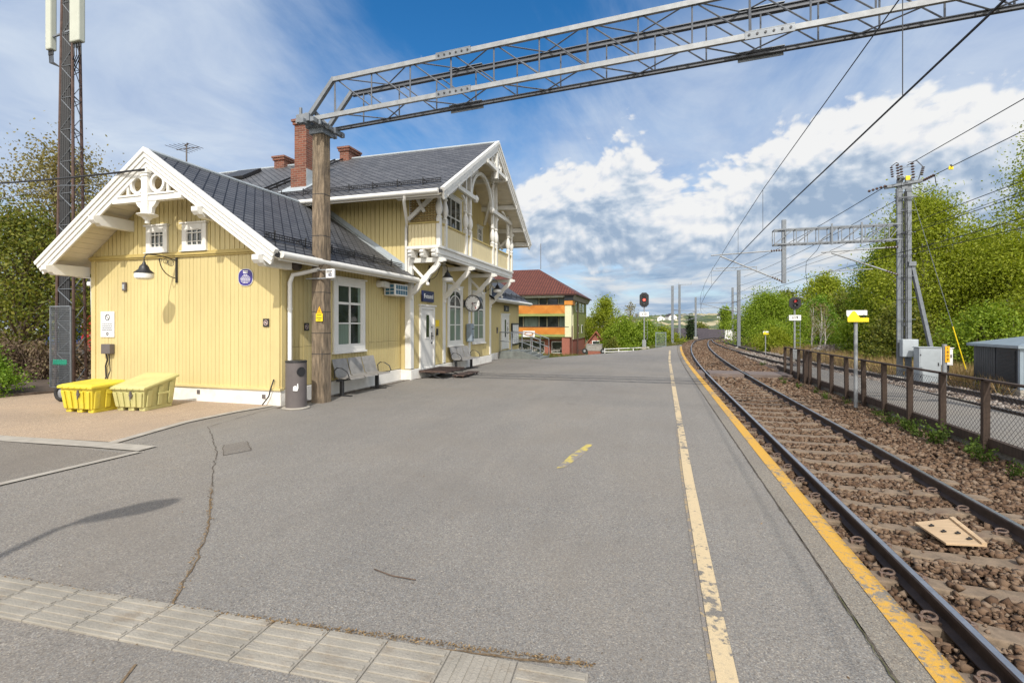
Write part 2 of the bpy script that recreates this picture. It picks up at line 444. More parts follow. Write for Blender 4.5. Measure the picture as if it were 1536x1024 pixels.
# ------------------------------------------------------------------ camera, sun, sky
cam = bpy.data.cameras.new('camera'); cam.lens = 17.0; cam.sensor_width = 36; cam.shift_y = -26/1536
cam.clip_start = .05; cam.clip_end = 5000
co = bpy.data.objects.new('camera', cam); COL.objects.link(co)
co.location = (0, 0, 1.7); co.rotation_euler = (math.radians(90), 0, math.radians(16.51))
sc.camera = co
LIGHT = Vector((-.25, .72, -.76)).normalized()
sun = bpy.data.lights.new('sun', 'SUN'); sun.energy = 3.15; sun.angle = math.radians(.53); sun.color = (1, .945, .86)
so = bpy.data.objects.new('sun', sun); COL.objects.link(so)
so.rotation_euler = LIGHT.to_track_quat('-Z', 'Y').to_euler(); so.location = (10, -20, 30)
sc.view_settings.view_transform = 'Standard'; sc.view_settings.look = 'None'; sc.view_settings.gamma = 1
sc.view_settings.exposure = .36
sc.cycles.max_bounces = 6; sc.cycles.diffuse_bounces = 3; sc.cycles.glossy_bounces = 3; sc.cycles.transmission_bounces = 3; sc.cycles.caustics_reflective = False; sc.cycles.caustics_refractive = False

w = bpy.data.worlds.new('World'); sc.world = w; w.use_nodes = True
t = NT(w.node_tree); bg = w.node_tree.nodes['Background']; bg.inputs[1].default_value = .12
sky = t.n('ShaderNodeTexSky', sky_type='NISHITA'); sky.sun_disc = False
sky.sun_elevation = math.asin(-LIGHT.z); sky.sun_rotation = math.atan2(-LIGHT.x, -LIGHT.y)
sky.ozone_density = 2.2; sky.air_density = 1.0; sky.dust_density = .3
hs = t.n('ShaderNodeHueSaturation'); hs.inputs['Saturation'].default_value = 1.38; hs.inputs['Value'].default_value = .98
t.link(sky.outputs[0], hs.inputs['Color'])
tc = t.n('ShaderNodeTexCoord').outputs['Generated']
sp = t.n('ShaderNodeSeparateXYZ'); t.link(tc, sp.inputs[0])
x, y, z = sp.outputs
hor = t.m('SQRT', t.m('ADD', t.m('MULTIPLY', x, x), t.m('MULTIPLY', y, y)))
el = t.m('DIVIDE', z, t.m('MAXIMUM', hor, .02))                       # tangent of elevation
az = t.m('ARCTAN2', x, y)
def blob(a0, e0, wa, we, k=1.0, e=None):
    e = el if e is None else e
    p = t.m('DIVIDE', t.m('SUBTRACT', az, a0), wa); q = t.m('DIVIDE', t.m('SUBTRACT', e, e0), we)
    r = t.m('ADD', t.m('MULTIPLY', p, p), t.m('MULTIPLY', q, q))
    return t.m('MULTIPLY', t.m('EXPONENT', t.m('MULTIPLY', r, -1)), k)
# high streaky cirrus on a plane far overhead
pz = t.m('ADD', t.m('MAXIMUM', z, 0), .16)
cv = t.n('ShaderNodeCombineXYZ'); t.link(t.m('DIVIDE', x, pz), cv.inputs[0]); t.link(t.m('DIVIDE', y, pz), cv.inputs[1])
cm = t.mapping(cv.outputs[0], (1, .30, 1), (0, 0, math.radians(-28)))
ci1 = t.noise(cm, 1.7, 8, .62, .7)
ci2 = t.noise(cv.outputs[0], .9, 5, .55, .4)
veil = t.m('ADD', t.m('MULTIPLY', ci1, .75), t.m('MULTIPLY', ci2, .45))
veil = t.m('ADD', veil, blob(-.95, .45, .42, .55, .30))               # milky veil behind the mast
veil = t.m('ADD', veil, blob(.14, .40, .60, .22, .20))                # thin sheet over the cumulus
veil = t.m('ADD', veil, t.m('MULTIPLY', t.smooth(az, .25, .75), .14))
veil = t.m('SUBTRACT', veil, blob(-.42, .60, .46, .26, .26))          # the clear blue hole
cir = t.m('MULTIPLY', t.smooth(veil, .43, .86), .94)
# cumulus banks low over the horizon
w.cycles.sampling_method = 'MANUAL'; w.cycles.sample_map_resolution = 512
def noise2(vec, scale, detail, rough, dist=0):
    nd = t.n('ShaderNodeTexNoise', noise_dimensions='2D'); t.link(vec, nd.inputs['Vector'])
    for k, v_ in (('Scale', scale), ('Detail', detail), ('Roughness', rough), ('Distortion', dist)): nd.inputs[k].default_value = v_
    return nd.outputs['Fac']
def puff(vec, scale):
    v_ = t.n('ShaderNodeTexVoronoi', feature='F1', voronoi_dimensions='2D'); t.link(vec, v_.inputs['Vector']); v_.inputs['Scale'].default_value = scale
    return v_.outputs['Distance']
def soft(a0, e0, wa, we, k, e):
    p = t.m('MULTIPLY', t.m('SUBTRACT', az, a0), 1/wa); q = t.m('MULTIPLY', t.m('SUBTRACT', e, e0), 1/we)
    r = t.m('MAXIMUM', t.m('SUBTRACT', 1, t.m('MULTIPLY', t.m('ADD', t.m('MULTIPLY', p, p), t.m('MULTIPLY', q, q)), .36)), 0)
    return t.m('MULTIPLY', t.m('MULTIPLY', r, r), k)
BL = ((-.115, .255, .115, .12, .72), (-.215, .22, .09, .09, .62), (-.03, .185, .12, .08, .52), (.10, .225, .13, .095, .56), (.24, .26, .14, .12, .54), (.38, .30, .15, .12, .50), (.52, .26, .15, .12, .46), (.28, .17, .30, .06, .34))
def blobs(e):
    d = None
    for args in BL: d = soft(*args, e) if d is None else t.m('ADD', d, soft(*args, e))
    return d
bl0 = blobs(el); bl2 = blobs(t.m('ADD', el, .07))
def cumulus(de, da, bl, fine=True):
    cc = t.n('ShaderNodeCombineXYZ'); t.link(t.m('ADD', az, da), cc.inputs[0]); t.link(t.m('MULTIPLY', t.m('ADD', el, de), 1.3), cc.inputs[1])
    n = noise2(cc.outputs[0], 5.0, 7 if fine else 2, .60, .25)
    d = t.m('MULTIPLY', n, 1.35)
    if fine:
        wv = t.n('ShaderNodeVectorMath', operation='ADD'); t.link(cc.outputs[0], wv.inputs[0])
        sc_ = t.n('ShaderNodeVectorMath', operation='SCALE'); cb = t.n('ShaderNodeCombineXYZ'); t.link(n, cb.inputs[0]); t.link(n, cb.inputs[1]); t.link(cb.outputs[0], sc_.inputs[0]); sc_.inputs['Scale'].default_value = .06
        t.link(sc_.outputs[0], wv.inputs[1])
        d = t.m('ADD', d, t.m('MULTIPLY', puff(wv.outputs[0], 21), -.26)); d = t.m('ADD', d, t.m('MULTIPLY', puff(wv.outputs[0], 55), -.15))
    else: d = t.m('SUBTRACT', d, .19)
    return t.m('SUBTRACT', t.m('ADD', d, bl), .84)
d0 = cumulus(0.0, 0.0, bl0); d1 = cumulus(.016, .008, bl0); d2 = cumulus(.070, 0, bl2, False)
cum = t.smooth(d0, -.01, .17)
relief = t.m('SUBTRACT', d0, d1)                                       # > 0 on tops and flanks that face the sun
lit = t.m('ADD', t.m('MULTIPLY', relief, 1.8), t.m('SUBTRACT', 1.04, t.m('MULTIPLY', t.smooth(d2, -.16, .50), .72)))
bandn = t.noise(t.mapping(tc, (1.1, 1.1, 5)), 4.2, 6, .62, .5)
band = t.smooth(bandn, .36, .58)
bandc = t.ramp(t.noise(t.mapping(tc, (1.3, 1.3, 6)), 6, 6, .62, .4), [(.34, (2.0, 2.8, 3.9)), (.48, (3.1, 3.8, 4.7)), (.60, (4.5, 4.8, 5.1)), (.72, (5.5, 5.4, 5.2))])
lit = t.m('ADD', lit, t.m('MULTIPLY', t.m('SUBTRACT', t.noise(tc, 16, 5, .6, .3), .5), .85))
cumcol = t.ramp(lit, [(.12, (2.2, 2.9, 3.9)), (.42, (3.2, 3.8, 4.6)), (.64, (4.4, 4.8, 5.3)), (.84, (5.4, 5.5, 5.7)), (1.0, (5.95, 5.95, 5.9))])
base = t.mix(t.m('MULTIPLY', t.smooth(el, .42, .04), .55), hs.outputs[0], (2.4, 3.5, 5.0))
thin = t.noise(cv.outputs[0], 2.6, 7, .6, .6)
col = t.mix(cir, base, t.ramp(thin, [(.3, (2.8, 3.5, 4.8)), (.7, (4.3, 4.85, 5.6))]))
col = t.mix(t.m('MULTIPLY', band, t.smooth(el, .26, .13)), col, bandc)
col = t.mix(t.m('MULTIPLY', cum, .96), col, cumcol)
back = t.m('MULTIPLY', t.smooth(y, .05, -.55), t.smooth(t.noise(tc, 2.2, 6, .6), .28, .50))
col = t.mix(t.m('MULTIPLY', back, .85), col, (14.5, 13.7, 12.5))          # extra-bright cloud added unseen behind the viewpoint as fill light
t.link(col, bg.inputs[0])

# ------------------------------------------------------------------ alignment of the line
def off(Y): return max(0.0, Y-18)**2/840.0+max(0.0, min(Y, 140)-66)**2/170.0+max(0.0, Y-140)*.87
def sst(v, a, b):
    q = min(1, max(0, (v-a)/(b-a))); return q*q*(3-2*q)
YS = [-8+i*1.0 for i in range(0, 60)]+[52+2*i for i in range(0, 60)]
RL, RR, ZH = 2.14, 3.73, -.45
T2 = [(-10, 8.8), (10, 8.75), (14, 8.6), (18, 8.35), (22, 7.95), (26, 7.4), (30, 6.9), (35, 6.55), (40, 6.35), (48, 6.25), (54, 6.35), (60, 6.55), (66, 6.95), (72, 7.55)]
def t2(Y):
    return sum(interp(Y+k, T2) for k in (-3, -1.5, 0, 1.5, 3))/5

# ------------------------------------------------------------------ ground
def gz(X, Y):
    o = off(Y)
    left = sst(-(X-o), .5, 8)
    z = -.72
    z += left*(.55-2.6*sst(Y, 26, 52))
    right = sst(X-o, 11, 16)
    z += right*.12*(math.sin(X*.7)+math.sin(Y*.43+1))
    if Y > 110: z += -1.2*sst(Y, 110, 160)
    z += 4.5*sst(Y, 220, 420)+5.0*sst(Y, 420, 700)
    return z
def mgrid(a, b, n, pw=1.0): return [a+(b-a)*(i/n)**pw for i in range(n+1)]
gx = sorted(set([round(-420+i*20, 3) for i in range(18)]+[round(-60+i*2.0, 3) for i in range(61)]+[round(62+i*20, 3) for i in range(26)]))
gy = sorted(set([-60, -30, -12]+[round(-10+2.0*i, 3) for i in range(61)]+[round(112+14*i, 3) for i in range(48)]))
V = np.array([(X, Y, gz(X, Y)) for Y in gy for X in gx]); nx = len(gx)
Fq = np.array([(j*nx+i, j*nx+i+1, (j+1)*nx+i+1, (j+1)*nx+i) for j in range(len(gy)-1) for i in range(nx-1)])
def ground_mat():
    m, t, b = new_mat('rough_grass_ground')
    tc = t.n('ShaderNodeTexCoord').outputs['Object']
    n1 = t.noise(tc, .35, 8, .65); n2 = t.noise(tc, 5, 6, .7); n3 = t.noise(tc, .018, 6, .6)
    c = t.ramp(n1, [(.3, (.055, .075, .016)), (.5, (.10, .11, .03)), (.68, (.17, .13, .06))])
    c = t.mix(.6, c, t.ramp(n2, [(.3, (.5, .5, .5)), (.7, (1.4, 1.4, 1.4))]), 'MULTIPLY')
    t.link(c, b.inputs['Base Color']); b.inputs['Roughness'].default_value = .95
    bp = t.n('ShaderNodeBump'); bp.inputs['Strength'].default_value = .8; bp.inputs['Distance'].default_value = .08
    t.link(n2, bp.inputs['Height']); t.link(bp.outputs[0], b.inputs['Normal'])
    return m
tag(big_mesh('ground', V, Fq, ground_mat(), smooth=True), kind='structure')

# distant wooded hills: a real ridge of bumpy canopy with pale fields
def hills_mat():
    m, t, b = new_mat('wooded_hills')
    tc = t.n('ShaderNodeTexCoord').outputs['Object']
    n1 = t.noise(tc, .05, 8, .7); n3 = t.noise(t.mapping(tc, (1, 2.2, 1)), .009, 4, .55)
    c = t.ramp(n1, [(.32, (.035, .055, .030)), (.5, (.085, .115, .045)), (.68, (.16, .17, .065))])
    c = t.mix(t.smooth(n3, .56, .60), c, (.42, .36, .22))
    t.link(c, b.inputs['Base Color']); b.inputs['Roughness'].default_value = .95
    return m
rr = np.random.RandomState(4)
hx = np.arange(-500, 721, 5.0); hy = np.concatenate([np.arange(300, 760, 7.0)])
HX, HY = np.meshgrid(hx, hy)
prof = 12.0*np.clip((HY-300)/400, 0, 1)**1.1
roll = 1+.22*np.sin(HX*.011+1.0)+.15*np.sin(HX*.031)
HZ = -2.5+prof*roll+rr.rand(*HX.shape)**2*3.2*np.clip((HY-300)/60, 0, 1)
Vh = np.stack([HX.ravel(), HY.ravel(), HZ.ravel()], 1); n = len(hx)
Fh = np.array([(j*n+i, j*n+i+1, (j+1)*n+i+1, (j+1)*n+i) for j in range(len(hy)-1) for i in range(n-1)])
tag(big_mesh('hills', Vh, Fh, hills_mat()), kind='structure')

def sheet(name, poly, z, m, thick=0, kind='structure'):
    b = MB()
    if thick: b.prism([(x, y, z-thick) for x, y in poly], (0, 0, thick))
    else: b.add([(x, y, z) for x, y in poly], [tuple(range(len(poly)))])
    return tag(b.build(name, m, kind=kind))
def strip(name, pts, wd, z, m, th=0, side=0):
    """ribbon of width wd along pts (centre line), optional thickness"""
    b = MB(); L = []; Rr = []
    for i, p in enumerate(pts):
        a = Vector(pts[max(i-1, 0)]); c = Vector(pts[min(i+1, len(pts)-1)])
        d = (c-a).normalized(); nn = Vector((-d.y, d.x))
        ww = wd[i] if isinstance(wd, list) else wd
        L.append((p[0]+nn.x*ww/2, p[1]+nn.y*ww/2)); Rr.append((p[0]-nn.x*ww/2, p[1]-nn.y*ww/2))
    k = len(pts)
    vs = [(x, y, z) for x, y in L]+[(x, y, z) for x, y in Rr]
    fs = [(i, k+i, k+i+1, i+1) for i in range(k-1)]
    if th:
        vs += [(x, y, z-th) for x, y in L]+[(x, y, z-th) for x, y in Rr]
        fs += [(2*k+i, i, i+1, 2*k+i+1) for i in range(k-1)]+[(k+i, 3*k+i, 3*k+i+1, k+i+1) for i in range(k-1)]
    b.add(vs, fs)
    return tag(b.build(name, m, kind='structure'))

EY = [-8, 0, 4, 8, 12, 16, 18, 20, 22, 24, 26, 28, 30, 32, 34, 36, 38, 40, 42]
leftb = [(2.1, 42.2), (.9, 39.2), (-.9, 33), (-3, 28), (-4.9, 24.6), (-5.6, 23.2), (-7.42, 22.6)]
outer = [(1.10+off(Y), Y) for Y in EY]
LBP = [(-8, -1.6), (.6, -1.8), (1.6, -2.37), (2.17, -2.78), (2.61, -3.1), (3.2, -3.62), (3.95, -4.44), (4.45, -4.98), (4.99, -5.53), (6.2, -7.3), (7.0, -7.42), (22.6, -7.42), (23.2, -5.6), (24.6, -4.9), (28, -3.0), (33, -.9), (39.2, .9), (42.2, 2.0)]
rows = sorted(set([p[0] for p in LBP]+EY[:-1]))
b = MB(); vs = []; fs = []
for Y in rows:
    l, r_ = interp(Y, LBP), 1.10+off(Y)
    vs += [(l, Y, -.9), (l, Y, 0), (l+(r_-l)*.5, Y, 0), (r_, Y, 0)]
for i in range(len(rows)-1):
    for j in range(3): fs.append((i*4+j, i*4+j+1, (i+1)*4+j+1, (i+1)*4+j))
b.add(vs, fs); tag(b.build('platform', M['asphalt'], kind='structure'))
sheet('old_asphalt', [(-60, -12), (-1.4, -12), (-1.4, 2), (-4.3, 4.5), (-7.0, 7.0), (-7.3, 22.6), (-60, 22.6)], -.004, M['asphalt_old'], .9)
sheet('dark_asphalt', [(-60, -12), (-6.75, -12), (-6.72, 2), (-6.60, 4.66), (-60, 4.3)], .004, M['asphalt_dark'])
sheet('tan_paving', [(-60, 4.5), (-9.3, 4.86), (-7.52, 5.05), (-7.82, 6.9), (-7.66, 8.32), (-7.66, 8.7), (-60, 8.7)], .004, M['tan'])
sheet('tan_paving', [(-60, 8.7), (-13.0, 8.7), (-13.0, 22), (-60, 22)], .0045, M['tan'])
strip('concrete_strip', [(-60, 4.35), (-9.32, 4.72), (-7.6, 4.86), (-6.62, 4.90)], .26, .012, M['concrete'])
strip('concrete_strip', [(-7.44, 5.0), (-7.80, 6.4), (-7.80, 7.4), (-7.66, 8.2)], .15, .011, M['concrete'])
strip('concrete_strip', [(-6.75, -12), (-6.70, 2), (-6.66, 3.39), (-6.58, 4.75)], .11, .010, M['concrete'])
sheet('asphalt_patch', [(-5.82, 5.35), (-5.70, 5.66), (-5.22, 5.24), (-5.36, 4.93)], .004, M['asphalt_dark'])

def crack(name, pts, w0, mt, z=.005, wob=.012, seg=.07):
    out = []; wd = []
    for a, c in zip(pts, pts[1:]):
        a = Vector(a); c = Vector(c); k = max(2, int((c-a).length/seg))
        for i in range(k):
            q = a.lerp(c, i/k); out.append((q.x+rnd.uniform(-wob, wob), q.y+rnd.uniform(-wob, wob))); wd.append(w0*rnd.uniform(.35, 1.5))
    return strip(name, out, wd, z, mt)
crackm = mat('crack_fill_debris', (.15, .105, .06), .95, .35, 30, .5, 60)
crackd = mat('crack_dark', (.085, .07, .055), .95, .35, 30, .5, 60)
crack('asphalt_crack', [(-2.40, 1.62), (-2.52, 1.86)], .013, crackm)
crack('asphalt_crack', [(-2.78, 2.19), (-3.1, 2.61), (-3.62, 3.2), (-4.44, 3.95)], .012, crackm)
crack('asphalt_crack', [(-4.44, 3.95), (-4.98, 4.45), (-5.53, 4.99), (-6.4, 5.7), (-7.1, 6.25), (-7.46, 8.25)], .011, crackd)
crack('asphalt_crack', [(-2.75, 2.185), (-1.75, 2.24), (-.35, 2.40)], .013, crackm, wob=.006, seg=.05)
crack('asphalt_crack', [(-5.82, 5.36), (-5.36, 4.93), (-5.22, 5.24), (-5.70, 5.66)], .010, crackd)
crack('facade_joint', [(-7.30, 8.0), (-7.26, 10.5), (-7.2, 13.2), (-6.95, 14), (-6.9, 20.5)], .09, M['dirt'], wob=.03)

# tactile paving band: slabs with raised bars
b = MB(); gpos = []
p0 = Vector((-.30, 2.19)); dirx = Vector((-1, -.052)).normalized(); nrm = Vector((-dirx.y, dirx.x)) * -1
if nrm.y < 0: nrm = -nrm
ang = math.atan2(-dirx.y, -dirx.x)
SW = .355
for k in range(34):
    c = p0+dirx*(SW*(k+.5))
    b.box((c.x, c.y, .0), (SW-.006, .335, .016), ang)
    bars = 5
    for j in range(bars):
        q = (j+.5)/bars-.5
        if k == 1:
            cc = c+dirx*(q*SW*.9); b.box((cc.x, cc.y, .010), (.034, .31, .010), ang)
        else:
            cc = c+nrm*(q*.335*.94); b.box((cc.x, cc.y, .010), (SW*.92, .034, .010), ang)
tact = mat('tactile_concrete_slabs', (.285, .262, .222), .9, .16, 3, .6, 70, dirt=(.21, .17, .125), dscale=5, damt=.7)
tag(b.build('tactile_paving', tact, bevel=.004), kind='structure')

# brown leaf litter caught along the slabs and in the crack
rs = np.random.RandomState(21); L_ = []
for (a_, c_, n_, sp_) in (((-2.75, 2.20), (-.30, 2.425), 900, .014), ((-4.2, 2.145), (-2.75, 2.20), 200, .012), ((-2.78, 2.19), (-3.62, 3.2), 120, .010), ((-3.62, 3.2), (-4.44, 3.95), 120, .012)):
    f = rs.rand(n_, 1); L_.append(np.concatenate([np.array(a_)+(np.array(c_)-np.array(a_))*f+rs.randn(n_, 2)*sp_, rs.uniform(.004, .012, (n_, 1))], 1))
L_.append(np.concatenate([rs.uniform((-6.5, 1.0), (1.0, 9.0), (420, 2)), rs.uniform(.003, .006, (420, 1))], 1))
P_ = np.concatenate(L_); n_ = len(P_); a_ = rs.rand(n_)*6.28; s_ = rs.uniform(.004, .011, (n_, 1))
u_ = np.stack([np.cos(a_), np.sin(a_), rs.randn(n_)*.25], 1)*s_; v_ = np.stack([-np.sin(a_), np.cos(a_), rs.randn(n_)*.25], 1)*s_*.5
tag(big_mesh('leaf_litter', np.stack([P_-u_, P_+v_, P_+u_, P_-v_], 1).reshape(-1, 3), np.arange(4*n_).reshape(-1, 4), island_mat('brown_leaf_litter', [(.10, .06, .03), (.20, .13, .06), (.30, .21, .11), (.06, .045, .03)], .9)), kind='stuff')

# platform edge: strip, yellow line, white line
b = MB()
for (x0, x1, zt) in ((1.10, 1.415, .0),):
    vs = []; fs = []
    for Y in YS:
        if Y > 42: break
        o = off(Y); vs += [(x0+o+.012, Y, zt), (x1+o, Y, zt), (x1+o, Y, -.30), (x1-.12+o, Y, -.34), (x1-.12+o, Y, -.9)]
    k = len(vs)//5
    for i in range(k-1):
        for j in range(4): fs.append((i*5+j, i*5+j+1, (i+1)*5+j+1, (i+1)*5+j))
    b.add(vs, fs)
tag(b.build('platform_edge', M['asphalt_edge']), kind='structure')
ye = [(1.345+off(Y), Y) for Y in YS if Y < 40]
strip('yellow_edge_line', ye, .135, .005, M['line_yellow'])
WL = [(-8, .30), (3, .31), (5.6, .33), (8, .37), (14, .46), (24, .62), (33.5, .90)]
fine_y = [-6+.5*i for i in range(80) if -6+.5*i < 33.5]
strip('cream_safety_line', [(interp(Y, WL)+.02, Y) for Y in fine_y], .10, .005, M['line_cream'])
strip('old_safety_line', [(interp(Y, WL)-.046, Y) for Y in fine_y if Y < 9], .022, .004, worn_paint('ghost_line', (.34, .26, .15), (.20, .18, .16), .60, 14))
crack('edge_joint', [(1.10+off(Y), Y) for Y in YS if Y < 41], .012, crackd, wob=.006)
moss = mat('joint_moss', (.08, .08, .035), .95, .3, 30, .5, 60)
crack('joint_moss', [(1.09+off(Y), Y) for Y in (2.2, 3.6)], .007, moss, z=.009, wob=.008, seg=.05)
b = MB()
sheet('spray_mark', [(-1.12, 5.6), (-1.02, 5.7), (-.90, 6.3), (-.84, 6.95), (-.92, 6.9), (-1.06, 6.2)], .004, M['spray'])
tag(MB().tube([(-1.86, 2.93, .012), (-1.70, 2.89, .010), (-1.52, 2.885, .012)], .0042, 5).build('twig', M['twig']), 'thin dry twig lying alone on the grey platform asphalt', 'twig')

# ------------------------------------------------------------------ ballast and tracks
b = MB(); vs = []; fs = []
for Y in YS:
    o = off(Y)
    xr = max(o+5.6, t2(Y)+3.3) if Y < 74 else o+5.6
    vs += [(o+1.30, Y, -.665), (o+4.6, Y, -.665), (xr, Y, -.665), (xr+1.2, Y, -.95)]
    if Y > 40: vs[-4] = (o+1.30-min(1.2, (Y-40)*.4), Y, -.665)
k = len(vs)//4
for i in range(k-1):
    for j in range(3): fs.append((i*4+j, i*4+j+1, (i+1)*4+j+1, (i+1)*4+j))
b.add(vs, fs)
def ballast_mat():
    m, t, bb = new_mat('ballast_bed')
    tc = t.n('ShaderNodeTexCoord').outputs['Object']
    v = t.n('ShaderNodeTexVoronoi', feature='F1'); t.link(tc, v.inputs['Vector']); v.inputs['Scale'].default_value = 16
    c = t.ramp(v.outputs['Color'], [(.2, (.07, .046, .034)), (.5, (.13, .088, .064)), (.85, (.22, .165, .13))])
    c = t.mix(t.smooth(v.outputs['Distance'], .35, .7), c, (.03, .02, .016))
    big = t.noise(tc, .35, 4)
    c = t.mix(.6, c, t.ramp(big, [(.3, (.75, .72, .70)), (.7, (1.3, 1.28, 1.25))]), 'MULTIPLY')
    t.link(c, bb.inputs['Base Color']); bb.inputs['Roughness'].default_value = .95
    bp = t.n('ShaderNodeBump'); bp.inputs['Strength'].default_value = 1; bp.inputs['Distance'].default_value = .03
    t.link(v.outputs['Distance'], bp.inputs['Height']); bp.invert = True; t.link(bp.outputs[0], bb.inputs['Normal'])
    return m
M['ballast'] = ballast_mat()
tag(b.build('ballast', M['ballast']), kind='structure')

CU = np.array([(i, j, k) for k in (-1, 1) for j in (-1, 1) for i in (-1, 1)], dtype=float)*.78
CF = np.array([(0, 2, 3), (0, 3, 1), (4, 5, 7), (4, 7, 6), (0, 1, 5), (0, 5, 4), (2, 6, 7), (2, 7, 3), (0, 4, 6), (0, 6, 2), (1, 3, 7), (1, 7, 5)])
def stones(name, pts, sizes, m, seed, label=None):
    rs = np.random.RandomState(seed); n = len(pts)
    S = sizes[:, None, None]*(rs.rand(n, 1, 3)*.7+.6)
    P = (CU[None]*(1+(rs.rand(n, 8, 3)-.5)*.95))*S
    a = rs.rand(n)*6.28; e = (rs.rand(n)-.5)*2.6
    ca, sa, ce, se = np.cos(a), np.sin(a), np.cos(e), np.sin(e)
    x = P[:, :, 0]*ce[:, None]-P[:, :, 2]*se[:, None]; zz = P[:, :, 0]*se[:, None]+P[:, :, 2]*ce[:, None]
    X = x*ca[:, None]-P[:, :, 1]*sa[:, None]; Yy = x*sa[:, None]+P[:, :, 1]*ca[:, None]
    V = np.stack([X, Yy, zz*.8], 2)+pts[:, None, :]
    Fs = (CF[None]+(np.arange(n)*8)[:, None, None]).reshape(-1, 3)
    return tag(big_mesh(name, V.reshape(-1, 3), Fs, m), kind='stuff')
SP = .69; S0 = 4.49
rs = np.random.RandomState(5)
def scatter(n, x0, x1, y0, y1, zb, smin, smax, keep_sleeper=.22):
    X = rs.uniform(x0, x1, n); Y = rs.uniform(y0, y1, n)
    ph = np.abs(((Y-S0+SP/2) % SP)-SP/2)
    on = (ph < .13) & (X > 1.6) & (X < 4.25)
    rail = (np.abs(X-RL) < .08) | (np.abs(X-RR) < .08)
    edge = on & (rs.rand(n) > keep_sleeper*.16) | rail
    k = ~edge; X, Y, on = X[k], Y[k], on[k]
    sz = smin*.8+(smax*1.12-smin*.8)*rs.rand(len(X))**1.7
    shoulder = np.clip((X-4.3)/1.2, 0, 1)*.05
    Z = zb+rs.uniform(-.02, .025, len(X))+shoulder+np.where(on, .05, 0)
    o = np.array([off(v) for v in Y])
    return np.stack([X+o, Y, Z], 1), sz
p1, s1 = scatter(24000, 1.40, 5.75, 2.4, 8.5, -.640, .016, .035)
stones('ballast_stones', p1, s1, M['stones'], 1)
p2, s2 = scatter(19000, 1.40, 5.6, 8.5, 19, -.640, .021, .040)
stones('ballast_stones', p2, s2, M['stones'], 2)
p3, s3 = scatter(9000, 1.40, 5.5, 19, 44, -.622, .035, .07)
stones('ballast_stones', p3, s3, M['stones'], 3)
p3, s3 = scatter(5000, 1.0, 5.5, 44, 78, -.640, .05, .085)
stones('ballast_stones', p3, s3, M['stones'], 6)
# grey-brown loose stone nearer the second platform and round the second track
n = 7000; Y = rs.uniform(6, 44, n); X = np.array([rs.uniform(max(4.5+off(v), min(7.9, t2(v)-.5)), t2(v)+2.7) for v in Y])
T2l = np.array([t2(v) for v in Y])
k = (np.abs(X-T2l) > .1) & (np.abs(X-T2l-1.6) > .1)
Z = np.full(n, -.63)+rs.uniform(-.02, .03, n)
stones('ballast_stones', np.stack([X, Y, Z], 1)[k], rs.uniform(.035, .07, n)[k], M['stones_grey'], 4)

RPROF = [(-.07, -.15), (.07, -.15), (.07, -.138), (.012, -.118), (.010, -.045), (.035, -.034), (.036, -.006), (.028, 0), (-.028, 0), (-.036, -.006), (-.035, -.034), (-.010, -.045), (-.012, -.118), (-.07, -.138)]
def sweep(path, prof):
    b = MB(); vs = []; fs = []; k = len(prof)
    for i, p in enumerate(path):
        a = Vector(path[max(i-1, 0)]); c = Vector(path[min(i+1, len(path)-1)]); d = (c-a).normalized()
        nn = Vector((d.y, -d.x, 0)).normalized()
        vs += [(p[0]+nn.x*u, p[1]+nn.y*u, p[2]+h) for u, h in prof]
    for i in range(len(path)-1):
        for j in range(k): fs.append((i*k+j, i*k+(j+1) % k, (i+1)*k+(j+1) % k, (i+1)*k+j))
    fs.append(tuple(range(k))); fs.append(tuple((len(path)-1)*k+j for j in range(k-1, -1, -1)))
    b.add(vs, fs); return b
def head(path):
    return sweep(path, [(-.024, .0005), (.024, .0005), (.024, .0025), (-.024, .0025)])
tr1 = empty('railway_track', (2.9, 8, -.6), 'near railway track on concrete sleepers running along the yellow platform edge', 'railway track')
for xr in (RL, RR):
    path = [(xr+off(Y), Y, ZH) for Y in YS]
    r = sweep(path, RPROF).build('rail', M['rail_rust'], tr1)
    head(path).build('running_surface', M['rail_head'], r)
# sleepers
slm = MB(); slm.prism([(-1.3, -.13, -.2), (1.3, -.13, -.2), (1.3, -.10, 0), (-1.3, -.10, 0)], (0, .0001, 0))
def sleeper_mb():
    b = MB(); P = []
    for u, zt in ((-1.3, .0), (-.95, .012), (-.6, .012), (-.35, -.018), (.35, -.018), (.6, .012), (.95, .012), (1.3, 0)):
        P += [(u, -.135, -.15), (u, -.10, zt), (u, .10, zt), (u, .135, -.15)]
    fs = []
    for i in range(7):
        for e in range(4): fs.append((i*4+e, i*4+(e+1) % 4, (i+1)*4+(e+1) % 4, (i+1)*4+e))
    fs += [(0, 1, 2, 3), (31, 30, 29, 28)]
    b.add(P, fs); return b
def clip_mb():
    b = MB(); pts = []
    for k in range(13):
        a = -.35*PI+k/12*1.75*PI
        pts.append((.115+.045*math.cos(a+PI*.5), .055*math.sin(a+PI*.5)-.0, .045+.018*math.sin(k/12*PI)))
    b.tube(pts, .0105, 6)
    b.box((.085, 0, .02), (.06, .09, .025)); b.box((.165, .0, .02), (.03, .05, .05))
    return b
sl0 = sleeper_mb().build('sleeper', M['sleeper'], None, bevel=.012); cl0 = clip_mb().build('rail_clip', M['clip'], None)
k = 0; yy = S0-SP*4; far_s = MB()
first = True; nclip = 0; far_clip = MB()
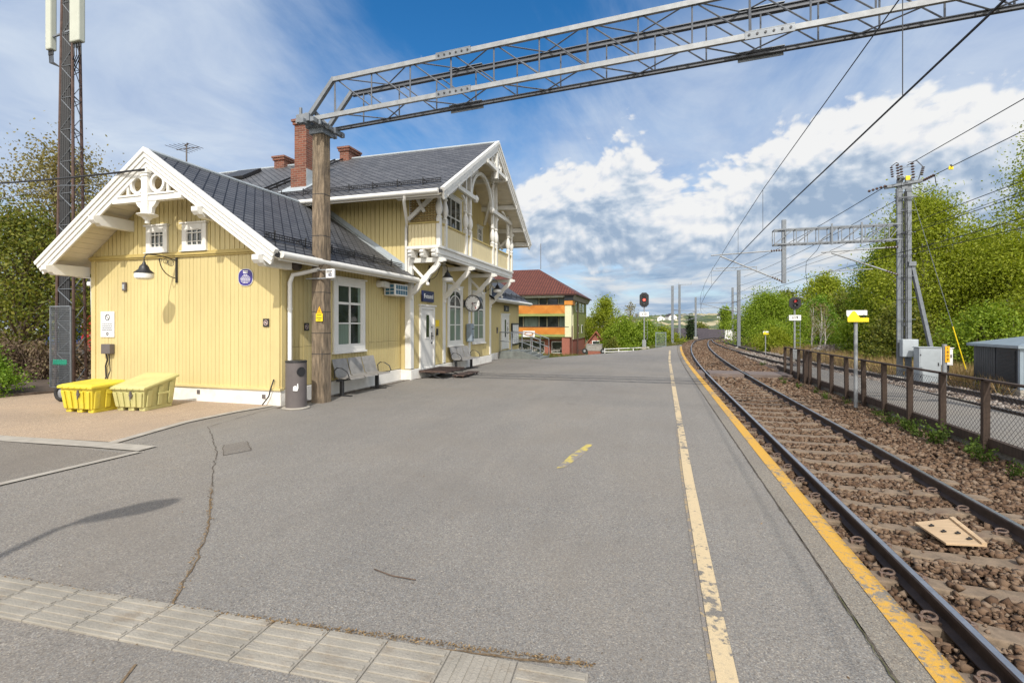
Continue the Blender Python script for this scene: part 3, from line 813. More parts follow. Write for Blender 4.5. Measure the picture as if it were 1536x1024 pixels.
while yy < 150:
    o = off(yy); rot = -math.atan((off(yy+.5)-off(yy-.5)))
    if k < 92:
        s = sl0 if k == 0 else sl0.copy()
        if k: COL.objects.link(s)
        s.parent = tr1; s.location = Vector((2.935+o, yy, -.60-.035*sst(yy, 28, 44)))-wloc(tr1); s.rotation_euler = (0, 0, rot)
        if k < 26:
            for q, xr in enumerate((RL, RR)):
                for sd in (-1, 1):
                    c = cl0 if nclip == 0 else cl0.copy()
                    if nclip: COL.objects.link(c)
                    c.parent = s; c.location = (xr-2.935, 0, 0); c.rotation_euler = (0, 0, 0 if sd > 0 else PI); nclip += 1
    else:
        far_s.box((2.935+o, yy, -.715), (2.6, .24, .13), rot)
    k += 1; yy += SP
fs_ = far_s.build('sleeper', M['sleeper'], tr1); fs_['kind'] = 'stuff'
tr2 = empty('railway_track', (9, 18, -.6), 'second railway track beyond the wire mesh fence, curving in to join the near one', 'railway track')
for dx in (0, 1.6):
    path = [(t2(Y)+dx*(1 if Y < 58 else max(.0, 1-(Y-58)*.03)), Y, ZH) for Y in YS if Y < 73]
    r = sweep(path, RPROF).build('rail', M['rail_rust'], tr2)
    head(path).build('running_surface', M['rail_head'], r)
yy = 4.0; k = 0
while yy < 62:
    s = sl0.copy(); COL.objects.link(s); s.parent = tr2
    s.location = Vector((t2(yy)+.8, yy, -.615-.03*sst(yy, 20, 40)))-wloc(tr2); s.rotation_euler = (0, 0, math.atan((t2(yy-.5)-t2(yy+.5)))); yy += SP; k += 1
# crossing deck between the platforms
b = MB()
for x0, x1 in ((1.45, 2.05), (2.24, 3.63), (3.83, 5.5)):
    b.box2((x0+off(23.5), 22.75, -.62), (x1+off(23.5), 24.35, -.452))
tag(b.build('crossing_deck', mat('crossing_planks', (.16, .125, .11), .85, .25, 5, .4, 20, stretch=(.3, 6, 1)), bevel=.01), kind='structure')
# plywood lid lying between the rails
t_ = empty('plywood_sheet', (3.1, 6.5, -.58), 'pale plywood sheet lying on the ballast between the rails', 'board')
b = MB(); b.prism([(2.82, 6.56, -.565), (3.27, 6.74, -.54), (3.20, 6.02, -.54), (2.86, 6.02, -.565)], (0, 0, .022)); b.build('sheet', M['plank'], t_, bevel=.003)
b = MB(); b.prism([(3.22, 6.72, -.519), (3.27, 6.74, -.517), (3.20, 6.02, -.517), (3.155, 6.02, -.519)], (0, 0, .02)); b.build('batten', M['plank'], t_)
b = MB()
for x, y in ((2.93, 6.45), (2.97, 6.30), (3.08, 6.27), (3.11, 6.13)):
    zz = -.542+(x-2.9)*.07; b.box((x, y, zz+.014), (.05, .02, .014), .4); b.box((x, y, zz+.022), (.015, .015, .02))
b.build('fitting', M['dark_steel'], t_)
# low second platform
b = MB(); vs = []
py = [-6, 0, 5, 10, 15, 20, 23, 26]
poly = [(5.62+off(Y), Y) for Y in py]+[(7.6-.6*sst(Y, 17, 26), Y) for Y in reversed(py)]
tag(MB().prism([(x, y, -.75) for x, y in poly], (0, 0, .45)).build('second_platform', M['asphalt']), kind='structure')
strip('second_platform_edge', [(5.60+off(Y), Y) for Y in py], .10, -.285, M['fence_wood'], .16)
# ------------------------------------------------------------------ the station building
ST = empty('station_building', (-10, 14, 0), 'pale yellow wooden railway station with white carved gables, balcony and slate roof', 'building')

class Face:
    """a wall plane: axis 'x' faces +X (u = Y), axis 'y' faces -Y (u = X); d = distance out of the wall"""
    def __init__(s, axis, pos, sg=1): s.a = axis; s.p = pos; s.sg = sg
    def P(s, u, v, d=0):
        return (s.p+d*s.sg, u, v) if s.a == 'x' else (u, s.p-d*s.sg, v)
    def out(s, d): return Vector((d*s.sg, 0, 0)) if s.a == 'x' else Vector((0, -d*s.sg, 0))
    def box(s, b, u0, u1, v0, v1, d0, d1):
        p = s.P(u0, v0, d0); q = s.P(u1, v1, d1)
        b.box2(tuple(min(i, j) for i, j in zip(p, q)), tuple(max(i, j) for i, j in zip(p, q)))
    def poly(s, b, pts, d0, d1):
        b.prism([s.P(u, v, d0) for u, v in pts], s.out(d1-d0))

def clad(b, F, u0, u1, z0, z1, pitch=.13, gap=.018, th=.018, split=None, back=True):
    z0f = z0 if callable(z0) else (lambda u: z0)
    z1f = z1 if callable(z1) else (lambda u: z1)
    us = [u0+(u1-u0)*i/40 for i in range(41)]
    if split: us = sorted(us+[split])
    if back: F.poly(b, [(u, z0f(u)) for u in (u0, u1)]+[(u, z1f(u)) for u in reversed(us)], -.05, 0)
    u = u0
    while u < u1-.01:
        a = u+gap/2; c = min(u+pitch-gap/2, u1)
        j = rnd.uniform(-.002, .003)
        if split and a < split < c: pts = [(a, z0f(a)), (c, z0f(c)), (c, z1f(c)), (split, z1f(split)), (a, z1f(a))]
        else: pts = [(a, z0f(a)), (c, z0f(c)), (c, z1f(c)), (a, z1f(a))]
        if pts[2][1] > pts[1][1]+.02 or pts[-1][1] > pts[0][1]+.02: F.poly(b, pts, 0, th+j)
        u += pitch

def strip_on_slope(b, F, ua, za, ut, zt, p0, p1, d0, d1, tipcut=0):
    s = 1 if ut > ua else -1
    L = math.hypot(ut-ua, zt-za); du, dz = (ut-ua)/L, (zt-za)/L
    nu, nz = (dz*s, -du*s) if s > 0 else (-dz*s*-1*-1, du*s*-1*-1)
    nu, nz = (-abs(dz)*s, -abs(du))
    k = 1/abs(du)
    pts = [(ua, za-p0*k), (ut+nu*p0, zt+nz*p0), (ut+nu*p1, zt+nz*p1), (ua, za-p1*k)]
    F.poly(b, pts, d0, d1)

def window(F, u0, u1, v0, v1, parent, cols=2, rows=(0, .33, .66, 1), fw=.11, sash=.045, mull=.035, curt=None, name='window', arch=0, sill=.05, dbase=.02):
    b = MB()
    fo = dbase+.045
    F.box(b, u0, u0+fw, v0, v1, -.02, fo); F.box(b, u1-fw, u1, v0, v1, -.02, fo)
    F.box(b, u0+fw, u1-fw, v1-fw, v1, -.02, fo+.004); F.box(b, u0+fw, u1-fw, v0, v0+fw*.9, -.02, fo+.004)
    F.box(b, u0-.04, u1+.04, v1, v1+.035, -.02, fo+.035)
    F.box(b, u0-.03, u1+.03, v0-sill, v0, -.02, fo+.04)
    wd = b.build(name, M['white'], parent, bevel=.004)
    a0, a1, c0, c1 = u0+fw, u1-fw, v0+fw*.9, v1-fw
    g = MB(); F.box(g, a0, a1, c0, c1, -.01, dbase+.006); g.build('pane', M['glass'], wd)
    if curt:
        g = MB()
        for (x0, x1, y0, y1) in curt:
            F.box(g, a0+(a1-a0)*x0, a0+(a1-a0)*x1, c0+(c1-c0)*y0, c0+(c1-c0)*y1, 0, dbase+.008)
        g.build('curtain', M['curtain'], wd)
    b = MB(); ds, de = dbase, dbase+.034
    for r0, r1 in zip(rows, rows[1:]):
        y0, y1 = c0+(c1-c0)*r0, c0+(c1-c0)*r1
        F.box(b, a0, a1, y0, y0+(sash if r0 in (0, rows[-2]) else mull), ds, de)
    F.box(b, a0, a1, c1-sash, c1, ds, de)
    F.box(b, a0, a0+sash, c0, c1, ds, de-.003); F.box(b, a1-sash, a1, c0, c1, ds, de-.003)
    for k in range(1, cols):
        x = a0+(a1-a0)*k/cols
        F.box(b, x-mull*.8, x+mull*.8, c0, c1, ds, de-.006)
    if arch:
        for s in (-1, 1):
            m_ = (a0+a1)/2; e = a1 if s > 0 else a0
            rr_ = (a1-a0)/2; pts = [(e, c1), (e, c1-rr_*.62)]
            for q in range(9):
                th = q/8*PI/2; pts.append((m_+s*rr_*math.cos(th)*.99, c1-rr_*.62+rr_*.60*math.sin(th)))
            pts.append((m_, c1))
            F.poly(b, pts, ds+.001, de-.008)
        m_ = (a0+a1)/2; rr_ = (a1-a0)/2; yb = c0+(c1-c0)*rows[-2]
        o_ = []; i_ = []
        for q in range(13):
            th = q/12*PI; o_.append((m_+rr_*.98*math.cos(th), yb+.04+rr_*.75*math.sin(th))); i_.append((m_+(rr_*.98-.035)*math.cos(th), yb+.04+(rr_*.75-.035)*math.sin(th)))
        for q in range(12): F.poly(b, [o_[q], o_[q+1], i_[q+1], i_[q]], ds, de-.012)
    b.build('sash', M['white'], wd)
    return wd

def roof(name, c, m, th=.10, parent=ST):
    """c: eave0, eave1, ridge1, ridge0 (top surface)"""
    e0, e1, r1, r0 = [Vector(p) for p in c]
    u = (e1-e0).normalized(); v = (r0-e0); v = (v-u*v.dot(u)).normalized()
    bm = bmesh.new(); uvl = bm.loops.layers.uv.new('UVMap')
    top = [bm.verts.new(p-wloc(parent)) for p in (e0, e1, r1, r0)]
    bot = [bm.verts.new(p-wloc(parent)-Vector((0, 0, th))) for p in (e0, e1, r1, r0)]
    f = bm.faces.new(top)
    for l, p in zip(f.loops, (e0, e1, r1, r0)):
        l[uvl].uv = ((p-e0).dot(u), (p-e0).dot(v))
    bm.faces.new(list(reversed(bot)))
    for i in range(4):
        j = (i+1) % 4; bm.faces.new((top[j], top[i], bot[i], bot[j]))
    bmesh.ops.recalc_face_normals(bm, faces=bm.faces)
    me = bpy.data.meshes.new(name); bm.to_mesh(me); bm.free()
    me.materials.append(m)
    o = bpy.data.objects.new(name, me); COL.objects.link(o); o.parent = parent
    return o

# --- profiles
RX, RZ, RS = -10.27, 5.36, .683
def rlow(X): return RZ-RS*abs(X-RX)
RY2, RZ2, RS2 = 17.1, 8.46, .622
def rhigh(Y): return RZ2-RS2*abs(Y-RY2)
RZ3 = 5.16
def rann(X): return RZ3-RS*abs(X-RX)
GY = Face('y', 8.32)      # low gable wall towards the camera
FX_ = Face('x', -7.52)    # low wing towards the track
CX_ = Face('x', -7.20)    # tall cross wing towards the track
CY_ = Face('y', 13.30)    # tall wing, side above the low roof

# --- plinths
b = MB()
b.box2((-13.06, 8.28, -.3), (-7.48, 13.3, .32)); p = b.build('plinth', M['plinth'], ST, bevel=.01)
b = MB(); GY.box(b, -7.95, -7.86, .13, .22, .03, .05); GY.box(b, -9.72, -9.64, .16, .25, .03, .05); split_build(b, 'vent', M['bin_grey'], p)
b = MB(); b.box2((-18.6, 13.26, -.3), (-7.14, 20.84, .30)); b.build('plinth', M['plinth'], ST, bevel=.01)
b = MB(); b.box2((-13.02, 20.86, -.9), (-7.46, 26.64, .30)); b.build('plinth', M['plinth'], ST, bevel=.01)
b = MB(); GY.box(b, -13.08, -7.46, .31, .36, -.05, .075); b.build('drip_board', M['yellow'], ST, bevel=.005)

# --- walls
b = MB()
clad(b, GY, -13.02, -7.52, .36, 3.22, .105, .007, .009)
GY.box(b, -7.66, -7.515, .36, 3.22, .0, .034); GY.box(b, -13.03, -12.90, .36, 3.22, 0, .034)
b.build('wall', M['yellow'], ST)
b = MB()
clad(b, GY, -13.02, -7.52, 3.30, lambda u: rlow(u)-.14, .135, .018, .018, split=RX)
b.build('wall', M['yellow'], ST)
b = MB()
GY.box(b, -13.05, -7.50, 3.20, 3.235, 0, .05); GY.box(b, -13.06, -7.49, 3.235, 3.29, 0, .075); GY.box(b, -13.05, -7.50, 3.29, 3.32, 0, .045)
b.build('cornice', M['yellow_trim'], ST, bevel=.006)
b = MB()
clad(b, FX_, 8.34, 13.28, .34, 1.20, .128, .016, .020); clad(b, FX_, 8.34, 13.28, 1.206, rlow(-7.52)-.13, .128, .016, .018)
FX_.box(b, 8.32, 8.46, .34, 3.3, 0, .036)
b.build('wall', M['yellow'], ST)
b = MB(); clad(b, Face('x', -13.02, -1), 8.34, 22, 0, 3.3, .14); b.build('wall', M['yellow'], ST)
b = MB()
clad(b, CX_, 13.32, 20.80, .32, 3.86, .128, .016, .018)
clad(b, CX_, 13.32, 20.80, 4.0, lambda u: rhigh(u)-.14, .128, .016, .018, split=RY2)
b.build('wall', M['yellow'], ST)
b = MB(); clad(b, CY_, -18.6, -7.2, 2.6, 5.95, .15, .020, .02); CY_.box(b, -7.36, -7.2, .3, 5.8, 0, .03)
clad(b, CY_, -7.5, -7.2, .3, 2.6, .14, .016, .02)
b.build('wall', M['yellow'], ST)
b = MB(); clad(b, Face('y', 20.8, -1), -18.6, -7.2, 0, 5.95, .15); b.build('wall', M['yellow'], ST)
b = MB(); clad(b, Face('x', -18.6, -1), 13.3, 20.8, 0, lambda u: rhigh(u)-.14, .15, split=RY2); b.build('wall', M['yellow'], ST)
AN = Face('x', -7.50)
b = MB(); clad(b, AN, 20.82, 26.6, .3, rann(-7.5)-.13, .128, .016, .018); b.build('wall', M['yellow'], ST)
b = MB(); clad(b, Face('y', 26.6, -1), -13.0, -7.5, -.8, lambda u: rann(u)-.14, .14, split=RX); b.build('wall', M['yellow'], ST)

# --- corner boards and pilasters on the tall wing
b = MB()
for u in (13.36, 15.72, 18.15, 20.70):
    CX_.box(b, u-.10, u+.10, .33, 3.9, .0, .05)
CY_.box(b, -7.34, -7.17, .33, 3.9, .021, .056)
split_build(b, 'corner_board', M['white'], ST, bevel=.006)
b = MB(); CX_.box(b, 13.25, 13.40, 3.95, rhigh(13.3)-.1, 0, .05); CX_.box(b, 20.68, 20.83, 3.95, rhigh(20.8)-.1, 0, .05); split_build(b, 'corner_board', M['white'], ST, bevel=.006)

# --- roofs
TX = 3.34
roof('roof', [(RX+TX, 7.56, rlow(RX+TX)), (RX+TX, 13.45, rlow(RX+TX)), (RX, 13.45, RZ), (RX, 7.56, RZ)], M['slate'])
roof('roof', [(RX-TX, 13.45, rlow(RX-TX)), (RX-TX, 7.56, rlow(RX-TX)), (RX, 7.56, RZ), (RX, 13.45, RZ)], M['slate'])
EYT = 4.9
roof('roof', [(-18.9, RY2-EYT, rhigh(RY2-EYT)), (-5.62, RY2-EYT, rhigh(RY2-EYT)), (-5.62, RY2, RZ2), (-18.9, RY2, RZ2)], M['slate_diag'])
roof('roof', [(-5.62, RY2+EYT, rhigh(RY2+EYT)), (-18.9, RY2+EYT, rhigh(RY2+EYT)), (-18.9, RY2, RZ2), (-5.62, RY2, RZ2)], M['slate_diag'])
roof('roof', [(RX+TX, 20.6, rann(RX+TX)), (RX+TX, 27.3, rann(RX+TX)), (RX, 27.3, RZ3), (RX, 20.6, RZ3)], M['slate'])
roof('roof', [(RX-TX, 27.3, rann(RX-TX)), (RX-TX, 20.6, rann(RX-TX)), (RX, 20.6, RZ3), (RX, 27.3, RZ3)], M['slate'])
b = MB(); b.tube([(RX, 7.6, RZ+.0), (RX, 13.3, RZ)], .05, 8); b.tube([(-18.9, RY2, RZ2), (-5.65, RY2, RZ2)], .05, 8); b.build('ridge_cap', M['cab_grey'], ST)
# soffits: boards under the overhangs
def soffit(b, pts, off_=.0): b.prism(pts, (0, 0, -.025))
b = MB()
for s in (-1, 1):
    n_ = 22
    for k in range(n_):
        xa = RX+s*TX*k/n_; xb = RX+s*TX*(k+.93)/n_
        b.prism([(xa, 7.58, rlow(xa)-.105), (xb, 7.58, rlow(xb)-.105), (xb, 8.34, rlow(xb)-.105), (xa, 8.34, rlow(xa)-.105)], (0, 0, -.022))
    for xo in ((RX+s*2.72, RX+s*TX),):
        xa, xb = xo
        b.prism([(xa, 8.34, rlow(xa)-.105), (xb, 8.34, rlow(xb)-.105), (xb, 13.4, rlow(xb)-.105), (xa, 13.4, rlow(xa)-.105)], (0, 0, -.022))
b.build('soffit', M['cream'], ST)
b = MB()
for s in (-1, 1):
    n_ = 34
    for k in range(n_):
        ya = RY2+s*EYT*k/n_; yb = RY2+s*EYT*(k+.93)/n_
        b.prism([(-7.24, ya, rhigh(ya)-.105), (-7.24, yb, rhigh(yb)-.105), (-5.66, yb, rhigh(yb)-.105), (-5.66, ya, rhigh(ya)-.105)], (0, 0, -.022))
    ya, yb = RY2+s*3.75, RY2+s*EYT
    b.prism([(-18.8, ya, rhigh(ya)-.105), (-18.8, yb, rhigh(yb)-.105), (-7.2, yb, rhigh(yb)-.105), (-7.2, ya, rhigh(ya)-.105)], (0, 0, -.022))
b.build('soffit', M['cream'], ST)

# --- bargeboards of the near gable
GB = Face('y', 7.58)
b = MB()
for s in (-1, 1):
    ut, zt = RX+s*(TX+.04), rlow(RX+TX)-.01
    strip_on_slope(b, GB, RX, RZ+.05, ut, zt+.05, 0.0, .085, -.02, .085)
    strip_on_slope(b, GB, RX, RZ+.05, ut, zt+.05, .085, .17, -.02, .058)
    strip_on_slope(b, GB, RX, RZ+.05, ut, zt+.05, .17, .255, -.02, .035)
    strip_on_slope(b, GB, RX, RZ+.05, ut, zt+.05, .255, .34, -.03, .012)
b.build('bargeboard', M['white'], ST, bevel=.006)
# gable ornament: tie beam, king post, rings, finial
b = MB()
zb = 4.28
hw = (RZ-.42-zb)/RS
GB.box(b, RX-hw, RX+hw, zb, zb+.12, -.09, .03)
GB.box(b, RX-hw+.16, RX+hw-.16, zb+.12, zb+.16, -.07, .05)
for s in (-1, 1):
    b.ring(GB.P(RX+s*.285, zb+.375, -.03), .145, .205, .07, 28, 'y')
    GB.box(b, RX+s*.31-.03, RX+s*.31+.03, zb+.16, zb+.2, -.06, 0)
    GB.box(b, RX+s*.565-.03, RX+s*.565+.03, zb+.16, zb+.36, -.055, -.005)
GB.box(b, RX-.085, RX+.085, zb-.24, RZ-.45, -.09, .06)
for s in (-1, 1):
    pts = [(RX+s*.085, zb-.02)]+[(RX+s*(.085+.22*math.cos(q/6*PI/2)**1.5), zb-.24+.22*math.sin(q/6*PI/2)) for q in range(6, -1, -1)][::-1]
    GB.poly(b, [(RX+s*.085, zb), (RX+s*.30, zb), (RX+s*.24, zb-.09), (RX+s*.17, zb-.14), (RX+s*.15, zb-.24), (RX+s*.085, zb-.30)], -.06, .02)
GB.box(b, RX-.13, RX+.13, RZ-.50, RZ-.42, -.06, .09); GB.box(b, RX-.105, RX+.105, RZ-.56, RZ-.50, -.06, .075)
b.lathe(GB.P(RX, zb-.24, -.015), [(.02, -.24), (.05, -.22), (.045, -.16), (.10, -.10), (.19, -.055), (.20, -.035), (.10, .0), (.085, .02)], 14)
b.build('gable_ornament', M['white'], ST, bevel=.005)
b = MB()
for s, xo in ((-1, 1.45), (1, 1.45), (-1, 2.95), (1, 2.95)):
    x = RX+s*xo; z = rlow(x)-.44
    b.prism([(x-.08, 8.34, z-.08), (x-.08, 7.62, z-.08), (x-.08, 7.56, z-.03), (x-.08, 7.50, z-.04), (x-.08, 7.44, z+.03), (x-.08, 7.44, z+.12), (x-.08, 7.62, z+.17), (x-.08, 8.34, z+.17)], (.16, 0, 0))
split_build(b, 'purlin', M['white'], ST, bevel=.01)

# --- near gable: two little windows
for u0, u1 in ((-11.22, -10.58), (-10.14, -9.45)):
    window(GY, u0, u1, 3.33, 3.93, ST, 3, (0, .24, .76, 1), fw=.125, sash=.018, mull=.012, sill=.02)
# --- low wing window
window(FX_, 10.0, 11.32, 1.02, 2.84, ST, 2, (0, .36, .67, 1), fw=.13, sash=.06, mull=.035, curt=[(0, .5, .0, .36), (.85, 1, 0, 1)])
# --- tall wing windows (arched heads) and door
window(CX_, 16.02, 17.40, .92, 3.10, ST, 2, (0, .32, .66, 1), fw=.13, sash=.06, curt=[(.04, .46, 0, .64), (.54, .96, 0, .64)], arch=1)
window(CX_, 18.46, 19.95, .92, 3.05, ST, 2, (0, .32, .66, 1), fw=.13, sash=.06, curt=[(.04, .46, 0, .64), (.6, .96, 0, .64)], arch=1)
window(CX_, 15.75, 17.3, 4.75, 6.42, ST, 3, (0, .5, 1), fw=.10, sash=.05)
window(CX_, 19.05, 19.65, 5.15, 5.85, ST, 2, (0, .5, 1), fw=.09, sash=.035)
def door(F, u0, u1, v0, v1, gl=(.34, .62, .50, .86), hand=1):
    b = MB()
    F.box(b, u0, u0+.10, v0, v1, 0, .07); F.box(b, u1-.10, u1, v0, v1, 0, .07); F.box(b, u0+.1, u1-.1, v1-.10, v1, 0, .074)
    F.box(b, u0-.05, u1+.05, v1, v1+.05, 0, .11)
    fr = b.build('door', M['white'], ST, bevel=.004)
    b = MB(); a0, a1 = u0+.105, u1-.105; F.box(b, a0, a1, v0+.02, v1-.105, .0, .04)
    for k in (-1, 1): pass
    wd = a1-a0; h = v1-v0
    F.box(b, a0+wd*gl[0]-.05, a0+wd*gl[1]+.05, v0+h*gl[2]-.05, v0+h*gl[3]+.05, .04, .055)
    b.build('door_leaf', M['white'], fr, bevel=.003)
    b = MB(); F.box(b, a0+wd*gl[0], a0+wd*gl[1], v0+h*gl[2], v0+h*gl[3], .05, .058); b.build('pane', M['glass'], fr)
    b = MB(); uh = a1-.10
    F.box(b, uh-.03, uh+.03, v0+.92, v0+1.16, .04, .052); F.box(b, uh-.15, uh+.015, v0+1.02, v0+1.045, .085, .105); F.box(b, uh-.012, uh+.012, v0+1.02, v0+1.045, .052, .09)
    F.box(b, uh-.025, uh+.025, v0+.78, v0+.84, .04, .06); F.box(b, uh-.02, uh+.02, v0+1.3, v0+1.36, .04, .06)
    b.build('handle', M['dark_steel'], fr)
    return fr
door(CX_, 13.86, 14.92, .27, 2.28, gl=(.38, .62, .5, .86))
door(AN, 23.25, 24.55, .40, 2.2, gl=(.42, .62, .35, .85))

# --- balcony
M['pale_yellow'] = mat('pale_yellow_boards', (.70, .60, .36), .55, .05, 1.5, .15, 60)
BX, BY0, BY1 = -6.2, 13.12, 20.86
b = MB(); b.box2((-7.18, BY0, 3.94), (BX, BY1, 4.03)); b.build('balcony_floor', M['cream'], ST)
b = MB()
b.box2((BX-.06, BY0-.02, 3.80), (BX+.03, BY1+.02, 4.03)); b.box2((BX-.05, BY0-.03, 3.97), (BX+.08, BY1+.03, 4.05)); b.box2((BX-.1, BY0, 3.72), (BX-.0, BY1, 3.80))
b.box2((-7.2, BY0-.02, 3.96), (BX, BY0+.06, 4.05))
b.build('balcony_cornice', M['white'], ST, bevel=.008)
b = MB()
for z in range(8): b.box2((-7.15, BY0+.2+z*.95, 3.90), (BX, BY0+.3+z*.95, 3.94))
split_build(b, 'balcony_joist', M['cream'], ST)
BF = Face('x', BX); BS = Face('y', BY0)
b = MB(); clad(b, BF, BY0+.04, BY1-.04, 4.05, 4.70, .085, .010, .014); clad(b, BS, -7.15, BX-.06, 4.05, 4.70, .11, .014, .016)
clad(b, Face('y', BY1, -1), -7.15, BX-.06, 4.05, 4.70, .11)
rl = b.build('balcony_railing', M['pale_yellow'], ST)
b = MB(); b.box2((BX-.09, BY0, 4.70), (BX+.05, BY1, 4.75)); b.box2((-7.2, BY0-.05, 4.70), (BX-.09, BY0+.06, 4.75)); b.box2((-7.2, BY1-.06, 4.70), (BX-.09, BY1+.05, 4.75)); b.build('handrail', M['yellow_trim'], rl)
def post(u, ztop, x=BX+.02, w_=.125):
    b = MB()
    b.box((x, u, 4.03+.42), (w_, w_, .84))
    b.lathe((x, u, 4.86), [(.06, 0), (.085, .03), (.08, .06), (.05, .09), (.07, .13), (.098, .22), (.105, .32), (.088, .44), (.058, .54), (.052, .58), (.08, .61), (.085, .65), (.06, .68)], 14)
    b.box((x, u, (5.52+ztop)/2), (w_*.82, w_*.82, ztop-5.52))
    return b.build('balcony_post', M['white'], ST, smooth=True)
for u in (13.20, 13.62, 15.29, 15.70, 18.14, 18.56, 20.24, 20.72):
    post(u, rhigh(u)-.12)
b = MB()
# arch between the middle posts, with spandrels, and the short tie beams with round rosettes
ym, rr_ = 16.92, 1.20
b.ring((BX+.02, ym, 6.10), rr_-.13, rr_, .10, 26, 'x', 0, PI)
for s in (-1, 1):
    ua = ym+s*1.62
    z1_ = 6.12
    y0_, y1_ = (13.75, 16.02) if s < 0 else (17.82, 20.45)
    b.box2((BX+.06, y0_, z1_-.07), (BX+.16, y1_, z1_+.07))
    ye_ = 16.04 if s < 0 else 17.80
    b.lathe((BX+.04, ye_, z1_), [(.10, 0), (.13, .02), (.13, .12), (.09, .14), (.05, .17)], 16, 'x')
    # small arched struts beside the posts
    yb_ = 13.62 if s < 0 else 20.24
    b.ring((BX+.02, yb_-s*.83, 5.62), .75, .83, .07, 16, 'x', 0 if s > 0 else PI*.5, PI*.5 if s > 0 else PI)
    b.ring((BX+.02, (15.0 if s < 0 else 18.85)+0, 5.75), .20, .27, .07, 16, 'x', 0, PI*.5) if s < 0 else b.ring((BX+.02, 18.85, 5.75), .20, .27, .07, 16, 'x', PI*.5, PI)
b.build('balcony_arch', M['white'], ST, smooth=False, bevel=.005)
# bargeboards and apex fretwork of the tall gable
BG = Face('x', -5.64)
b = MB()
for s in (-1, 1):
    ut, zt = RY2+s*(EYT+.03), rhigh(RY2+EYT)
    strip_on_slope(b, BG, RY2, RZ2+.05, ut, zt+.04, 0, .11, -.03, .085)
    strip_on_slope(b, BG, RY2, RZ2+.05, ut, zt+.04, .11, .22, -.03, .055)
    strip_on_slope(b, BG, RY2, RZ2+.05, ut, zt+.04, .22, .34, -.03, .028)
b.build('bargeboard', M['white'], ST, bevel=.006)
b = MB()
zc = 7.36; hw = (RZ2-.40-zc)/RS2
BG.box(b, RY2-hw, RY2+hw, zc, zc+.13, -.10, .02)
BG.box(b, RY2-.075, RY2+.075, zc-.26, RZ2-.42, -.10, .03)
for s in (-1, 1):
    b.ring(BG.P(RY2+s*.27, zc+.36, -.05), .12, .18, .06, 22, 'x')
    BG.box(b, RY2+s*.55-.03, RY2+s*.55+.03, zc+.13, zc+.36, -.06, -.01)
    b.bar((-7.2, RY2+s*hw, zc+.04), (-5.58, RY2+s*hw, zc+.04), .13, .16)
b.build('gable_ornament', M['white'], ST, bevel=.005)
b = MB()
for yo in (13.35, 20.85, 12.55, 21.65):
    z = rhigh(yo)-.24; b.bar((-7.2, yo, z), (-5.60, yo, z), .14, .18)
for s in (-1, 1):
    y = RY2+s*2.55; z = rhigh(y)-.24; b.bar((-7.2, y, z), (-5.60, y, z), .14, .18)
split_build(b, 'purlin', M['white'], ST, bevel=.01)
b = MB()
# wind braces behind the arch and on the open sides
for s in (-1, 1): b.bar((-6.9, RY2+s*2.1, 5.9), (-6.1, RY2+s*.9, 7.2), .10, .13)
for y in (BY0+.02, BY1-.02):
    b.bar((-7.17, y, 4.85), (-6.10, y, 5.72), .08, .12); b.bar((-6.62, y-.03, 5.05), (-7.0, y-.03, 5.72), .07, .09)
split_build(b, 'brace', M['white'], ST, bevel=.006)
b = MB()
for k in range(13): b.box2((-7.16, BY0+.10, 4.80+k*.075), (-6.28, BY0+.13, 4.845+k*.075))
for k in range(9): b.box2((-7.12+k*.1, BY0+.13, 4.78), (-7.08+k*.1, BY0+.15, 5.76))
b.build('lattice_screen', M['lattice'], ST)
# --- carved brackets under the balcony
def bracket(y, w_=.11):
    b = MB()
    b.box2((-7.18, y-w_/2, 3.56), (BX+.12, y+w_/2, 3.70)); b.box2((BX+.12, y-w_/2+.01, 3.58), (BX+.2, y+w_/2-.01, 3.67))
    P = []
    p0 = Vector((-7.16, 2.62)); p1 = Vector((-6.22, 3.56)); d = (p1-p0); n_ = Vector((d.y, -d.x)).normalized()
    up = [p0.lerp(p1, q/12)-n_*.07 for q in range(13)]
    lo = [p0.lerp(p1, q/12)+n_*(.07+.035*abs(math.sin(q/12*PI*3))) for q in range(13)]
    pl = up+lo[::-1]
    b.prism([(q.x, y-w_/2+.005, q.y) for q in pl], (0, w_-.01, 0))
    b.bar((-7.16, y, 3.52), (-6.62, y, 2.98), .06, .08)
    b.lathe((-6.60, y, 2.92), [(.02, -.06), (.055, -.04), (.06, 0), (.03, .05)], 8)
    b.box2((-7.18, y-.06, 2.45), (-7.10, y+.06, 3.6))
    return b.build('bracket', M['white'], ST, bevel=.006)
for y in (13.30, 15.72, 18.15, 20.68): bracket(y)
b = MB()
for x in (-7.05, -6.66, -6.28):
    z = 3.70
    b.prism([(x-.06, BY0+.3, z), (x-.06, BY0-.10, z), (x-.06, BY0-.14, z+.06), (x-.06, BY0-.09, z+.10), (x-.06, BY0-.16, z+.15), (x-.06, BY0-.10, z+.22), (x-.06, BY0+.3, z+.22)], (.12, 0, 0))
split_build(b, 'corbel', M['white'], ST, bevel=.008)

b = MB()
for s_ in (1,):
    x0, x1 = RX+.1, RX+TX-.35
    b.prism([(x0, 13.27, rlow(x0)+.01), (x1, 13.27, rlow(x1)+.01), (x1, 13.27, rlow(x1)+.17), (x0, 13.27, rlow(x0)+.17)], (0, .012, 0))
    b.prism([(x0, 13.0, rlow(x0)+.006), (x1, 13.0, rlow(x1)+.006), (x1, 13.27, rlow(x1)+.012), (x0, 13.27, rlow(x0)+.012)], (0, 0, .006))
b.build('valley_flashing', M['cab_grey'], ST)
